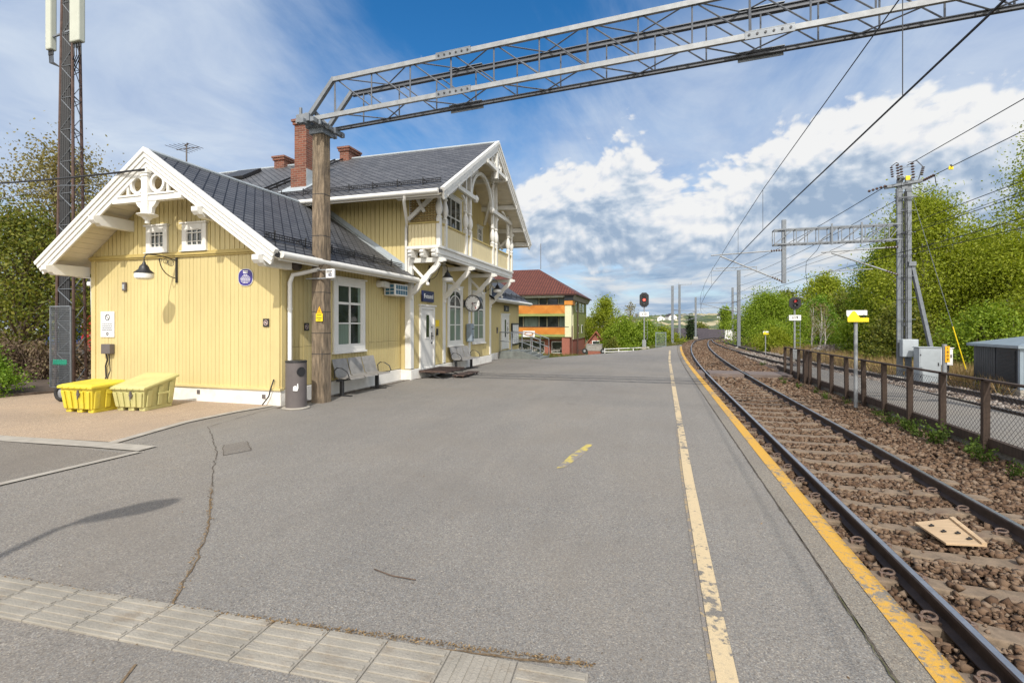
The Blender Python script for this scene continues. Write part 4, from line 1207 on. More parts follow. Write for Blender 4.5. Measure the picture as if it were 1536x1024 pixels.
# --- gutters, downpipes, snow guards
def gutter(pts, r=.07):
    b = MB(); b.tube(pts, r, 10); b.bar(Vector(pts[0])+Vector((-.06, .0, -.02)) if pts[0][0] == pts[1][0] else Vector(pts[0])+Vector((0, .06, -.02)), Vector(pts[1])+Vector((-.06, 0, -.02)) if pts[0][0] == pts[1][0] else Vector(pts[1])+Vector((0, .06, -.02)), .03, .17)
    return b.build('gutter', M['white'], ST, smooth=True)
zt = rlow(RX+TX)
gutter([(RX+TX+.03, 7.66, zt-.04), (RX+TX+.03, 13.25, zt-.04)])
gutter([(RX+TX+.03, 20.9, rann(RX+TX)-.04), (RX+TX+.03, 27.25, rann(RX+TX)-.04)])
gutter([(-18.8, RY2-EYT-.03, rhigh(RY2-EYT)-.04), (-5.72, RY2-EYT-.03, rhigh(RY2-EYT)-.04)])
b = MB(); b.tube([(RX+TX+.03, 8.86, zt-.08), (RX+TX+.01, 8.85, zt-.18), (-7.22, 8.60, zt-.30), (-7.36, 8.50, zt-.34), (-7.41, 8.47, zt-.50), (-7.41, 8.47, .12), (-7.32, 8.44, .04)], .046, 10)
for z in (.6, 2.0): b.lathe((-7.41, 8.47, z), [(.055, 0), (.055, .04)], 10)
b.build('downpipe', M['white'], ST, smooth=True)
b = MB(); b.tube([(-6.75, RY2-EYT-.03, 5.30), (-6.80, RY2-EYT+.02, 5.15), (-7.20, 13.12, 4.72), (-7.26, 13.18, 4.62), (-7.27, 13.19, 3.3)], .045, 10); b.build('downpipe', M['white'], ST, smooth=True)
b = MB(); b.tube([(-13.4, 8.0, 3.0), (-13.3, 8.15, 2.85), (-13.08, 8.35, 2.8), (-13.08, 8.4, .1)], .045, 8); b.build('downpipe', M['white'], ST, smooth=True)
def snow_guard(p, q, upv, n_):
    b = MB(); p = Vector(p); q = Vector(q)
    for h in (.05, .10, .15): b.tube([p+Vector((0, 0, h)), q+Vector((0, 0, h))], .012, 5)
    for k in range(n_):
        c = p.lerp(q, (k+.3)/n_); u = Vector(upv)
        b.bar(c+u*.02, c+Vector((0, 0, .22)), .03, .012); b.bar(c+u*.30, c+Vector((0, 0, .17)), .03, .012); b.bar(c-u*.05, c+u*.45, .035, .012)
    k = int((q-p).length/.07)
    for i in range(k):
        c = p.lerp(q, (i+.5)/k); b.bar(c+Vector((0, 0, .05)), c+Vector((0, 0, .15)), .008, .008, (0, 1, 0))
    return b.build('snow_guard', M['black'], ST)
ul = Vector((-1, 0, RS)).normalized()
xs = RX+TX-.42
snow_guard((xs, 7.72, rlow(xs)), (xs, 13.1, rlow(xs)), ul, 6)
xs = RX+TX-.3
snow_guard((xs, 21.0, rann(xs)), (xs, 27.0, rann(xs)), ul, 6)
ys = RY2-EYT+.55; uh = Vector((0, 1, RS2)).normalized()
snow_guard((-13.4, ys, rhigh(ys)), (-5.9, ys, rhigh(ys)), uh, 9)
# --- chimneys, skylight
def chimney(x0, x1, y0, y1, z0, z1, flare=True):
    b = MB(); b.box2((x0, y0, z0), (x1, y1, z1)); c = b.build('chimney', M['brick'], ST, bevel=.006)
    b = MB(); b.box2((x0-.045, y0-.045, z1-.16), (x1+.045, y1+.045, z1-.06)); b.box2((x0-.08, y0-.08, z1-.06), (x1+.08, y1+.08, z1+.02)); b.build('chimney_cap', M['brick'], c, bevel=.006)
    if flare:
        b = MB(); b.box2((x0-.07, y0-.10, z0), (x1+.07, y1+.05, z0+.85)); b.build('chimney_base', M['brick'], c, bevel=.006)
        b = MB(); b.prism([(x0-.25, y0-.5, rhigh(y0-.5)+.015), (x1+.25, y0-.5, rhigh(y0-.5)+.015), (x1+.25, y1, rhigh(y1)+.015), (x0-.25, y1, rhigh(y1)+.015)], (0, 0, .012)); b.box2((x1+.072, y0-.08, z0+.1), (x1+.085, y1+.04, z0+.80)); b.build('flashing', M['cab_grey'], c)
chimney(-11.84, -11.36, 13.75, 14.62, 6.15, 8.66)
chimney(-12.30, -11.88, 16.85, 17.6, 8.2, 8.86, False)
chimney(-15.55, -15.05, 16.85, 17.5, 8.2, 8.80, False)
b = MB(); y0, y1 = 15.6, 16.55
b.prism([(-17.1, y0, rhigh(y0)+.02), (-15.9, y0, rhigh(y0)+.02), (-15.9, y1, rhigh(y1)+.02), (-17.1, y1, rhigh(y1)+.02)], (0, -.06, .12))
sk = b.build('skylight', M['black'], ST, bevel=.01)
b = MB(); b.prism([(-17.0, y0+.02, rhigh(y0)+.145), (-16.0, y0+.02, rhigh(y0)+.145), (-16.0, y1-.1, rhigh(y1-.1)+.145), (-17.0, y1-.1, rhigh(y1-.1)+.145)], (0, 0, .01)); b.build('pane', M['glass'], sk)
b = MB(); b.bar((-12.55, 16.9, 8.42), (-12.9, 13.0, 6.05), .03, .06); b.bar((-12.15, 16.9, 8.42), (-12.5, 13.0, 6.05), .03, .06)
for k in range(11):
    y = 13.3+k*.34; xo = -12.55-.35*(16.9-y)/3.9; b.bar((xo, y, rhigh(y)+.08), (xo+.4, y, rhigh(y)+.08), .04, .03)
b.build('roof_ladder', M['black'], ST)
# ------------------------------------------------------------------ things fixed to or standing by the station
def wall_lamp(p, d, reach, label, drop=.30):
    """p: wall point at the top of the bracket, d: outward unit vector"""
    e = empty('wall_lamp', p, label, 'wall lamp', 'bell shaped wall lamps of the station')
    p = Vector(p); d = Vector(d); s = d.cross(Vector((0, 0, 1)))
    b = MB()
    b.bar(p+d*.015+Vector((0, 0, .02)), p+d*.015-Vector((0, 0, .55)), .05, .03, s)
    pts = [p+d*.02-Vector((0, 0, .06))]
    for q in range(9):
        f = q/8; pts.append(p+d*(reach*.9*f+.02)+Vector((0, 0, .03*math.sin(f*PI)-.06+.06*f)))
    for q in range(1, 7):
        a = q/6*PI*.55; pts.append(p+d*(reach*.92+.10*math.sin(a))+Vector((0, 0, -.10*(1-math.cos(a)))))
    tip = pts[-1]; pts.append(tip-Vector((0, 0, .05)))
    b.tube(pts, .013, 7)
    arc = [p+d*.03-Vector((0, 0, .45))+(d*(reach*.55)*math.sin(q/8*PI/2))+Vector((0, 0, .40*(1-math.cos(q/8*PI/2)))) for q in range(9)]
    b.tube(arc, .010, 6)
    for f, r in ((.22, .07), (.40, .05), (.56, .035)):
        c = p+d*(reach*f)-Vector((0, 0, .03+r+.02))
        b.tube([c+d*r*math.cos(q/10*2*PI)+Vector((0, 0, r*math.sin(q/10*2*PI))) for q in range(11)], .006, 5)
    b.build('bracket', M['black'], e, smooth=True)
    c = tip-Vector((0, 0, .05)); b = MB()
    b.lathe(c, [(.025, .0), (.035, -.05), (.075, -.09), (.085, -.11), (.10, -.16), (.175, -.23), (.185, -.24), (.17, -.245)], 18); b.build('lamp_cap', M['black'], e, smooth=True)
    b = MB(); b.lathe(c, [(.168, -.246), (.178, -.30), (.165, -.35), (.11, -.375), (.0, -.38)], 18); b.build('lamp_shade', M['sign_white'], e, smooth=True)
    return e
wall_lamp((-10.33, 8.31, 3.18), (0, -1, 0), .70, 'black cast iron wall lamp with white shade under the two little gable windows')
wall_lamp((-13.03, 8.95, 3.2), (-1, 0, 0), .85, 'wall lamp on the far left side of the station beside the lattice mast')
wall_lamp((-7.18, 14.55, 3.62), (1, 0, 0), .62, 'black bell wall lamp with white shade under the balcony, nearest the white door')
wall_lamp((-7.18, 20.1, 3.62), (1, 0, 0), .5, 'black bell wall lamp with white shade at the far end under the balcony')

# clock
e = empty('platform_clock', (-6.79, 17.6, 2.5), 'round white double sided platform clock with black hands between two tall windows', 'clock')
c = Vector((-6.79, 17.6, 2.5)); b = MB(); b.ring(c, .295, .325, .16, 32); b.build('clock_case', M['black'], e, smooth=True)
b = MB(); b.lathe(c+Vector((0, -.07, 0)), [(.297, 0), (.297, .14)], 32, 'y'); b.build('clock_face', M['sign_white'], e)
b = MB()
for k in range(60):
    a = k/60*2*PI; r0 = .235 if k % 5 == 0 else .262; wd = .018 if k % 5 == 0 else .006
    b.bar(c+Vector((r0*math.sin(a), -.073, r0*math.cos(a))), c+Vector((.283*math.sin(a), -.073, .283*math.cos(a))), wd, .004, (0, 1, 0))
b.build('dial_mark', M['black'], e)
for nm, a, r, wd, mm in (('hour_hand', 76, .17, .026, 'black'), ('minute_hand', 186, .25, .020, 'black'), ('second_hand', 140, .22, .008, 'red')):
    a = math.radians(a); dv = Vector((math.sin(a), 0, math.cos(a))); y = {'hour_hand': -.076, 'minute_hand': -.081, 'second_hand': -.086}[nm]
    b = MB(); b.bar(c-dv*.05+Vector((0, y, 0)), c+dv*r+Vector((0, y, 0)), wd, .003, (0, 1, 0))
    if mm == 'red': b.lathe(c+dv*r+Vector((0, y-.002, 0)), [(.022, 0), (.022, .003)], 12, 'y')
    b.build(nm, M[mm], e)
b = MB(); b.bar((-7.18, 17.6, 2.5), (-7.08, 17.6, 2.5), .05, .05); b.box((-7.17, 17.6, 2.5), (.02, .12, .3)); b.build('bracket', M['black'], e)

# station name sign with FETSUND lettering
e = empty('station_sign', (-7.16, 14.35, 2.57), 'dark blue station name sign Fetsund above the white door', 'sign')
b = MB(); CX_.box(b, 13.98, 14.78, 2.42, 2.78, .03, .10); b.build('sign_panel', M['sign_blue'], e, bevel=.012)
text_mesh('lettering', 'Fetsund', .205, M['sign_white'], e, face_x((-7.098, 14.38, 2.60)), .002, bold=.004)
# mailbox-like grey cabinet, intercom, yellow notice
e = empty('wall_cabinet', (-7.18, 18.1, 1.35), 'rounded blue grey metal box on the wall between the two tall windows', 'box')
b = MB(); CX_.box(b, 17.72, 18.02, 1.0, 1.72, .05, .30); bb = b.build('cabinet_body', M['mailgrey'], e, bevel=.05)
b = MB(); CX_.box(b, 17.76, 17.98, 1.50, 1.53, .30, .315); CX_.box(b, 17.84, 17.90, 1.15, 1.22, .30, .312); b.build('slot', M['black'], e)
e = empty('yellow_notice', (-7.18, 15.2, 1.7), 'small yellow notice and black card reader right of the white door', 'notice')
b = MB(); CX_.box(b, 15.06, 15.32, 1.62, 1.84, .02, .035); b.build('panel', M['sign_yellow'], e)
b = MB(); CX_.box(b, 15.10, 15.18, 1.32, 1.55, .02, .07); b.build('reader', M['black'], e)
# heat pump box with its pipe on the low wing
e = empty('air_conditioner', (-7.52, 12.6, 2.7), 'white louvred air conditioner box high on the low wing wall', 'air conditioner')
b = MB(); FX_.box(b, 12.25, 12.98, 2.52, 2.86, .06, .42); b.build('casing', M['white'], e, bevel=.015)
b = MB()
for i in range(5):
    for j in range(2): FX_.box(b, 12.30+i*.135, 12.41+i*.135, 2.56+j*.145, 2.68+j*.145, .415, .424)
for i in range(2):
    for j in range(3): b.box2((-7.40+i*.14, 12.243, 2.55+j*.10), (-7.28+i*.14, 12.252, 2.63+j*.10))
b.build('grille', mat('blue_grille', (.03, .12, .19), .4, .2, 20), e)
b = MB(); b.lathe((-7.50, 12.0, 2.83), [(.10, 0), (.10, .05), (.085, .16), (.0, .17)], 14, 'x'); b.bar((-7.35, 12.0, 2.83), (-7.35, 12.27, 2.80), .14, .16); b.build('duct', M['white'], e, smooth=True)
b = MB(); FX_.box(b, 12.1, 13.1, 2.93, 2.97, .0, .38); b.build('rain_hood', M['lattice'], e)
# loudspeaker / round vent below the eave corner
e = empty('loudspeaker', (-7.5, 8.75, 2.93), 'round grey loudspeaker under the eave at the station corner', 'loudspeaker')
b = MB(); b.lathe((-7.5, 8.72, 2.96), [(.10, 0), (.10, .09), (.075, .13), (.0, .14)], 16, 'x'); b.build('horn', M['bin_grey'], e, smooth=True)

def no_smoking(F, u, v, label):
    p = F.P(u, v, .03); e = empty('no_smoking_sign', p, label, 'sign', 'no smoking signs')
    b = MB(); F.box(b, u-.075, u+.075, v-.085, v+.085, .025, .035); b.build('panel', M['black'], e)
    b = MB(); b.ring(F.P(u, v, .037), .043, .056, .004, 20, 'y' if F.a == 'y' else 'x'); b.bar(F.P(u-.035, v+.035, .037), F.P(u+.035, v-.035, .037), .012, .004, F.out(1)); b.build('ban_ring', mat('pale_ban_ring', (.50, .36, .34), .5), e)
    b = MB(); F.box(b, u-.03, u+.025, v-.006, v+.006, .035, .0385); b.build('cigarette', M['sign_white'], e)
no_smoking(GY, -7.86, 1.73, 'black no smoking sign on the gable wall below the blue plaque')
no_smoking(FX_, 9.08, 1.64, 'black no smoking sign on the platform wall behind the litter bin')
# blue oval plaque
e = empty('blue_plaque', (-8.40, 8.29, 2.70), 'blue oval heritage plaque high on the gable wall', 'plaque')
b = MB()
def oval(cx, cz, rx, rz, d0, d1):
    GY.poly(b, [(cx+rx*math.copysign(abs(math.cos(q/28*2*PI))**.8, math.cos(q/28*2*PI)), cz+rz*math.copysign(abs(math.sin(q/28*2*PI))**.8, math.sin(q/28*2*PI))) for q in range(28)], d0, d1)
oval(-8.40, 2.70, .198, .185, .015, .028); b.build('rim', M['sign_white'], e)
b = MB(); oval(-8.40, 2.70, .188, .175, .02, .031); b.build('panel', M['plaque_blue'], e)
b = MB()
for z, wd, h in ((.12, .13, .022), (.085, .12, .022)): GY.box(b, -8.40-wd/2, -8.40+wd/2, 2.70+z, 2.70+z+h, .03, .033)
for k in range(7):
    wd = (.10, .17, .24, .26, .25, .22, .14)[k]; x = -wd/2
    while x < wd/2:
        l = rnd.uniform(.02, .05); GY.box(b, -8.40+x, -8.40+min(x+l, wd/2), 2.745-k*.028, 2.757-k*.028, .03, .033); x += l+.008
b.build('lettering', M['sign_white'], e)
# white rules notice
e = empty('rules_sign', (-12.49, 8.29, 1.70), 'white vertical notice with black crossed circle on the gable wall', 'sign')
b = MB(); GY.box(b, -12.72, -12.27, 1.39, 2.0, .02, .03); b.build('panel', M['sign_white'], e, bevel=.008)
b = MB(); b.ring(GY.P(-12.49, 1.86, .031), .058, .078, .004, 24); b.bar(GY.P(-12.54, 1.91, .031), GY.P(-12.44, 1.81, .031), .016, .004, (0, -1, 0))
b.ring(GY.P(-12.49, 1.47, .031), .018, .04, .004, 16)
for k in range(4):
    x = -12.66
    for q in range(rnd.randint(4, 5)):
        l = rnd.uniform(.035, .07); GY.box(b, x, min(x+l, -12.33), 1.69-k*.045, 1.705-k*.045, .03, .033); x += l+.012
b.build('print', M['black'], e)
e = empty('meter_box', (-12.42, 8.29, 1.12), 'small grey electric box with hanging cables on the gable wall', 'electric box')
b = MB(); GY.box(b, -12.56, -12.27, 1.0, 1.23, .02, .13); b.build('casing', M['bin_grey'], e, bevel=.01)
b = MB(); b.tube([(-12.44, 8.23, 1.0), (-12.45, 8.26, .85), (-12.52, 8.27, .7), (-12.50, 8.27, .45), (-12.51, 8.2, .25), (-12.5, 8.18, .02)], .018, 6); b.tube([(-12.36, 8.24, 1.0), (-12.37, 8.27, .6), (-12.40, 8.22, .4)], .012, 6); b.build('cable', M['cable'], e)
e = empty('outdoor_socket', (-11.9, 8.29, 2.6), 'tiny grey socket box on the gable wall left of the lamp', 'socket')
b = MB(); GY.box(b, -11.98, -11.87, 2.48, 2.68, .02, .06); b.build('casing', M['bin_grey'], e, bevel=.008)
b = MB(); GY.box(b, -11.96, -11.90, 2.52, 2.63, .06, .066); b.build('cover', M['cab_grey'], e)
e = empty('wall_cable', (-7.72, 8.25, .2), 'short black cable hanging down the white plinth at the station corner', 'cable')
b = MB(); b.tube([(-7.62, 8.25, .55), (-7.66, 8.2, .35), (-7.72, 8.22, .2), (-7.85, 8.18, .02)], .014, 6); b.build('conduit', M['cable'], e)

# litter bin
e = empty('litter_bin', (-6.97, 8.14, 0), 'tall grey brown steel litter bin beside the wooden gantry pole', 'litter bin')
b = MB()
def dcol(r, z0, z1, n_=26):
    P = []
    for k in range(n_):
        a = 2*PI*k/n_; P.append((-6.97+r*1.0*math.cos(a), 8.14+r*.95*math.sin(a), z0))
    b.prism(P, (0, 0, z1-z0))
dcol(.205, .03, .93); b.build('bin_body', M['bin_grey'], e, smooth=True, bevel=.006)
b = MB(); dcol(.212, .93, .965); b.build('lid', M['black'], e, bevel=.005)
b = MB(); b.lathe((-6.97, 8.14, .0), [(.26, 0), (.27, .02), (.25, .035)], 20); b.build('foot', M['concrete'], e)
b = MB(); dv = Vector((.93, -.37, 0)).normalized(); cc = Vector((-6.97, 8.14, .75))+dv*.196; sv = Vector((-dv.y, dv.x, 0))
b.prism([cc+sv*.085*math.cos(q/20*2*PI)+Vector((0, 0, .095*math.sin(q/20*2*PI)))-dv*.02 for q in range(20)], dv*.036); b.build('opening', M['black'], e)
b = MB(); dv = Vector((.62, -.78, 0)).normalized(); cc = Vector((-6.97, 8.14, .43))+dv*.198; sv = Vector((-dv.y, dv.x, 0))
b.prism([cc+sv*u+Vector((0, 0, v)) for u, v in ((-.05, -.05), (.03, -.06), (.05, .0), (.045, .085), (.03, .09), (.02, .03), (-.01, .05), (-.045, .03))], dv*.012); b.build('sticker', M['sign_white'], e)

# benches
def bench(y0, lab, x=-7.12):
    e = empty('platform_bench', (x, y0, 0), lab, 'bench', 'perforated steel benches along the station wall')
    for k in range(3):
        b = MB(); a = y0+.06+k*.60; c = a+.56; P = []
        prof = [(x-.24, .86), (x-.17, .62), (x-.12, .46), (x-.06, .425), (x+.10, .42), (x+.25, .435), (x+.29, .41)]
        for px_, pz_ in prof: P.append((px_, pz_))
        vs = []; fs = []
        for (px_, pz_) in P: vs += [(px_, a, pz_), (px_, c, pz_), (px_+.012, c, pz_-.014), (px_+.012, a, pz_-.014)]
        for i in range(len(P)-1):
            for q in range(4): fs.append((i*4+q, i*4+(q+1) % 4, (i+1)*4+(q+1) % 4, (i+1)*4+q))
        fs += [(0, 1, 2, 3), (len(P)*4-1, len(P)*4-2, len(P)*4-3, len(P)*4-4)]
        b.add(vs, fs); b.build('seat', M['bench_steel'], e, smooth=True)
    b = MB(); b.bar((x, y0-.05, .38), (x, y0+1.92, .38), .07, .06); b.build('beam', M['dark_steel'], e)
    for yy_ in (y0+.12, y0+1.62):
        b = MB(); b.bar((x, yy_, .02), (x, yy_, .38), .09, .06, (0, 1, 0)); b.box((x+.04, yy_, .012), (.46, .09, .024)); b.build('leg', M['dark_steel'], e, bevel=.006)
    for yy_ in (y0+.02, y0+1.88):
        b = MB(); b.tube([(x-.12, yy_, .42), (x-.14, yy_, .60), (x-.06, yy_, .67), (x+.08, yy_, .66), (x+.22, yy_, .58), (x+.27, yy_, .46), (x+.2, yy_, .41)], .014, 8); b.build('armrest', M['dark_steel'], e, smooth=True)
    return e
bench(9.72, 'nearer perforated steel bench, under the rectangular window of the low wing')
bench(15.95, 'farther perforated steel bench, under the tall arched window beside the door', -6.86)

# door step of rusty grating
e = empty('door_step', (-6.7, 14.4, 0), 'rusty steel grating step in front of the white door', 'step')
rust = mat('rusty_grating', (.085, .055, .045), .85, .3, 12, .4, 60)
b = MB()
for k in range(14): b.box2((-7.12+k*.068, 13.75, .20), (-7.12+k*.068+.012, 15.2, .245))
for k in range(5): b.box2((-7.12, 13.75+k*.36, .205), (-6.2, 13.762+k*.36, .24))
b.box2((-7.12, 13.73, .19), (-6.2, 13.75, .25)); b.box2((-7.12, 15.2, .19), (-6.2, 15.22, .25)); b.box2((-6.21, 13.73, .19), (-6.19, 15.22, .25)); b.box2((-7.11, 13.76, .196), (-6.21, 15.2, .203))
b.build('grating', rust, e)
for y in (13.8, 15.15):
    b = MB(); b.bar((-7.05, y, .0), (-6.3, y, .2), .025, .025); b.bar((-6.3, y, .0), (-7.05, y, .2), .025, .025); b.build('leg', M['dark_steel'], e)
b = MB(); b.box2((-6.15, 14.1, .07), (-5.75, 15.5, .10)); b.box2((-6.1, 14.15, 0), (-6.06, 14.2, .07)); b.box2((-5.84, 15.4, 0), (-5.80, 15.45, .07)); b.box2((-6.1, 15.4, 0), (-6.06, 15.45, .07)); b.box2((-5.84, 14.15, 0), (-5.8, 14.2, .07)); b.build('tread', rust, e)

M['stair_grey'] = mat('stair_grey_green', (.16, .175, .165), .8, .2, 4, .3, 30, dirt=(.09, .09, .08), dscale=3, damt=.6)
# annex landing with ramp and railing
e = empty('entrance_stairs', (-6.6, 23.8, 0), 'grey concrete landing and steps with steel railing at the far station door', 'stairs')
b = MB(); b.box2((-7.42, 22.75, -.6), (-6.25, 24.9, .36)); b.build('landing', M['stair_grey'], e, bevel=.02)
for k in range(3):
    b = MB(); b.box2((-6.25+k*.30, 22.85, -.6), (-5.95+k*.30, 24.8, .26-k*.10)); b.build('step', M['stair_grey'], e, bevel=.015)
b = MB(); b.prism([(-6.25, 22.72, .38), (-5.30, 22.72, .06), (-5.30, 22.72, -.2), (-6.25, 22.72, -.2)], (0, .09, 0)); b.build('stringer', M['stair_grey'], e, bevel=.01)
for y in (22.80, 24.85):
    b = MB(); b.tube([(-7.40, y, 1.30), (-6.25, y, 1.26), (-5.35, y, .94), (-5.35, y, .0)], .024, 8); b.tube([(-7.40, y, .86), (-6.25, y, .82), (-5.35, y, .50)], .018, 8)
    for x in (-7.38, -6.8, -6.25, -5.8): b.tube([(x, y, .3 if x < -6.2 else .1), (x, y, 1.28 if x < -6.2 else 1.11)], .02, 8)
    b.build('railing', M['galv'], e, smooth=True)
e = empty('timetable_board', (-7.45, 25.7, 1.1), 'black framed notice board with white timetables on the far end of the station', 'notice board')
b = MB(); AN.box(b, 25.05, 26.3, .55, 1.75, .02, .10); b.build('frame', M['black'], e, bevel=.01)
for k in range(3):
    b = MB(); AN.box(b, 25.12+k*.385, 25.46+k*.385, .64, 1.66, .10, .108); b.build('poster', M['sign_white'], e)
e = empty('pictogram_sign', (-7.45, 24.1, 2.45), 'small black pictogram sign above the far white door', 'sign')
b = MB(); AN.box(b, 23.75, 24.55, 2.36, 2.66, .02, .06); b.build('panel', M['black'], e)
b = MB(); b.prism([AN.P(24.05+q[0]*.1, 2.44+q[1]*.16, .062) for q in ((0, 0), (1.6, 0), (.9, .3), (1.1, .9), (.6, .9), (.5, .4))], (.004, 0, 0)); b.build('pictogram', M['sign_white'], e)
e = empty('intercom', (-7.47, 22.7, 1.3), 'small grey intercom on the wall left of the far white door', 'intercom')
b = MB(); AN.box(b, 22.55, 22.72, 1.25, 1.55, .02, .05); b.build('casing', M['bin_grey'], e, bevel=.008)
b = MB(); AN.box(b, 22.58, 22.69, 1.38, 1.50, .05, .056); b.build('speaker_grille', M['black'], e)

# TV aerial on the near ridge
e = empty('television_aerial', (-10.6, 9.6, 5.3), 'thin roof television aerial on the ridge of the near wing', 'aerial')
b = MB(); b.tube([(-10.9, 9.0, 4.9), (-10.9, 9.0, 6.05)], .018, 6); b.build('mast', M['bin_grey'], e)
b = MB(); b.tube([(-11.15, 8.95, 5.93), (-10.55, 9.05, 5.97)], .010, 5)
for k in range(6):
    x = -11.12+k*.11; l = .32-.02*k; b.tube([(x, 8.95-l, 5.93+k*.006), (x, 8.95+l, 5.95+k*.006)], .006, 4)
b.tube([(-10.95, 9.0, 6.03), (-10.85, 9.0, 6.07)], .02, 5); b.build('dipole_array', M['bin_grey'], e)

# yellow grit bins
def grit_bin(nm, loc, rz, W, Dp, h0, h1, m, lab):
    e = empty(nm, loc, lab, 'grit bin', None, rz)
    # local: front is -Y, origin at front-left foot; meshes are built around the origin
    b = MB()
    def ringz(f, z): 
        i = .055*(1-f); return [(i, i*.7, z), (W-i, i*.7, z), (W-i, Dp-i*.7, z), (i, Dp-i*.7, z)]
    lo = ringz(0, .07); hi = [(0, 0, h0-.05), (W, 0, h0-.05), (W, Dp, h1-.05), (0, Dp, h1-.05)]
    b.add(lo+hi, [(3, 2, 1, 0), (4, 5, 6, 7), (0, 1, 5, 4), (1, 2, 6, 5), (2, 3, 7, 6), (3, 0, 4, 7)])
    for k in range(5):
        u = W*(.10+.2*k); i = .055
        b.prism([(u-.035+(i*(1-u/W*2))*.9, i*.6, .08), (u+.035+(i*(1-u/W*2))*.9, i*.6, .08), (u+.04, .0, h0-.10), (u-.04, .0, h0-.10)], (0, -.025, 0))
    for k in range(3):
        v = Dp*(.17+.33*k); hh = h0+(h1-h0)*v/Dp
        b.prism([(W-.045, v-.05, .08), (W-.045, v+.05, .08), (W-.003, v+.055, hh-.10), (W-.003, v-.055, hh-.10)], (.026, 0, 0))
    for k in range(3):
        u = .06+k*(W-.24)/2; b.box2((u, .06, 0), (u+.13, Dp-.06, .075))
    o = b.build('bin_body', m, None, bevel=.014); o.parent = e
    b = MB(); r = .035
    b.add([(-r, -r, h0-.05), (W+r, -r, h0-.05), (W+r, Dp+r, h1-.05), (-r, Dp+r, h1-.05), (-r, -r, h0-.005), (W+r, -r, h0-.005), (W+r, Dp+r, h1-.005), (-r, Dp+r, h1-.005),
           (.02, .02, h0+.025), (W-.02, .02, h0+.025), (W-.02, Dp-.02, h1+.025), (.02, Dp-.02, h1+.025)],
          [(3, 2, 1, 0), (0, 1, 5, 4), (1, 2, 6, 5), (2, 3, 7, 6), (3, 0, 4, 7), (4, 5, 9, 8), (5, 6, 10, 9), (6, 7, 11, 10), (7, 4, 8, 11), (8, 9, 10, 11)])
    for k in range(5):
        u = W*(.08+.19*k); b.box2((u, -r-.014, h0-.045), (u+.05, -r, h0-.012))
    o = b.build('lid', m, None, bevel=.012); o.parent = e
    b = MB(); b.box2((W*.62, -.05, h0-.22), (W*.62+.03, -.028, h0-.07)); b.box2((W*.62-.02, -.045, h0-.17), (W*.62+.05, -.03, h0-.13)); b.tube([(W*.62+.015, -.055, h0-.2), (W*.62+.03, -.06, h0-.25)], .008, 5); o = b.build('latch', M['bin_grey'], None); o.parent = e
    b = MB(); b.box2((W+.02, Dp*.38, h0-.17), (W+.034, Dp*.72, h0-.13)); o = b.build('handle', m, None, bevel=.005); o.parent = e
    return e
grit_bin('grit_bin', (-11.02, 6.47, 0), .05, .80, .62, .52, .56, M['plastic_yellow'], 'bright yellow plastic grit bin with flat lid in front of the gable wall')
grit_bin('grit_bin', (-10.22, 6.86, 0), .12, .74, .74, .47, .66, M['plastic_pale'], 'faded pale yellow grit bin with sloping lid, right of the bright yellow one')
e = empty('loose_wheel', (-12.6, 7.45, 0), 'small black cart wheel with grey rim lying behind the bright yellow grit bin', 'wheel')
b = MB(); c = Vector((-12.45, 7.35, .19)); b.tube([c+Vector((.135*math.cos(q/20*2*PI), .02*math.cos(q/20*2*PI), .135*math.sin(q/20*2*PI))) for q in range(21)], .052, 8); b.build('tyre', M['tyre'], e, smooth=True)
b = MB(); b.lathe(c-Vector((0, .03, 0)), [(.03, -.02), (.095, 0), (.095, .06), (.03, .08)], 16, 'y'); b.build('rim', M['galv_light'], e)
e = empty('leaning_board', (-13.4, 9.3, 0), 'low white framed board leaning at the left side of the station', 'board')
b = MB(); b.box2((-13.75, 9.28, .05), (-13.2, 9.31, .75)); b.build('panel', M['bin_grey'], e)
b = MB(); b.box2((-13.80, 9.26, 0), (-13.74, 9.32, .8)); b.box2((-13.2, 9.26, 0), (-13.14, 9.32, .8)); b.box2((-13.74, 9.262, .74), (-13.2, 9.318, .8)); b.build('frame', M['white'], e)

# ------------------------------------------------------------------ lattice telecom mast
mx, my = -14.85, 8.95
e = empty('telecom_mast', (mx, my, 0), 'tall dark lattice telecom mast with pale antenna panels left of the station', 'mast')
def mw(z): return .345-.015*z
def leg(k, z):
    a = (math.radians(200), math.radians(340), math.radians(90))[k]; r = mw(z)*1.08
    return Vector((mx+r*math.cos(a), my+r*math.sin(a), z))
for k in range(3):
    b = MB(); b.tube([leg(k, 0), leg(k, 13)], .035, 8); b.build('leg', M['brown_steel'], e, smooth=True)
b = MB()
z = .1; k = 0
while z < 12.8:
    dz = .42
    for i in range(3):
        j = (i+1) % 3
        b.tube([leg(i, z), leg(j, z+dz)] if k % 2 == 0 else [leg(j, z), leg(i, z+dz)], .011, 5)
        if k % 2 == 0: b.tube([leg(i, z), leg(j, z)], .010, 5)
    z += dz; k += 1
b.build('lattice_bracing', M['galv'], e)
b = MB()
for q in range(13):
    x = -.30+.030*q; yy_ = .02*math.sin(q*2.1)
    b.tube([(mx+x, my-.06+yy_, .0), (mx+x*.95, my-.06+yy_, 6), (mx+x*.8+.02, my-.04+yy_, 9), (mx+x*.5+.03, my+yy_, 13)], .027, 6)
b.build('cable_bundle', M['cable'], e)
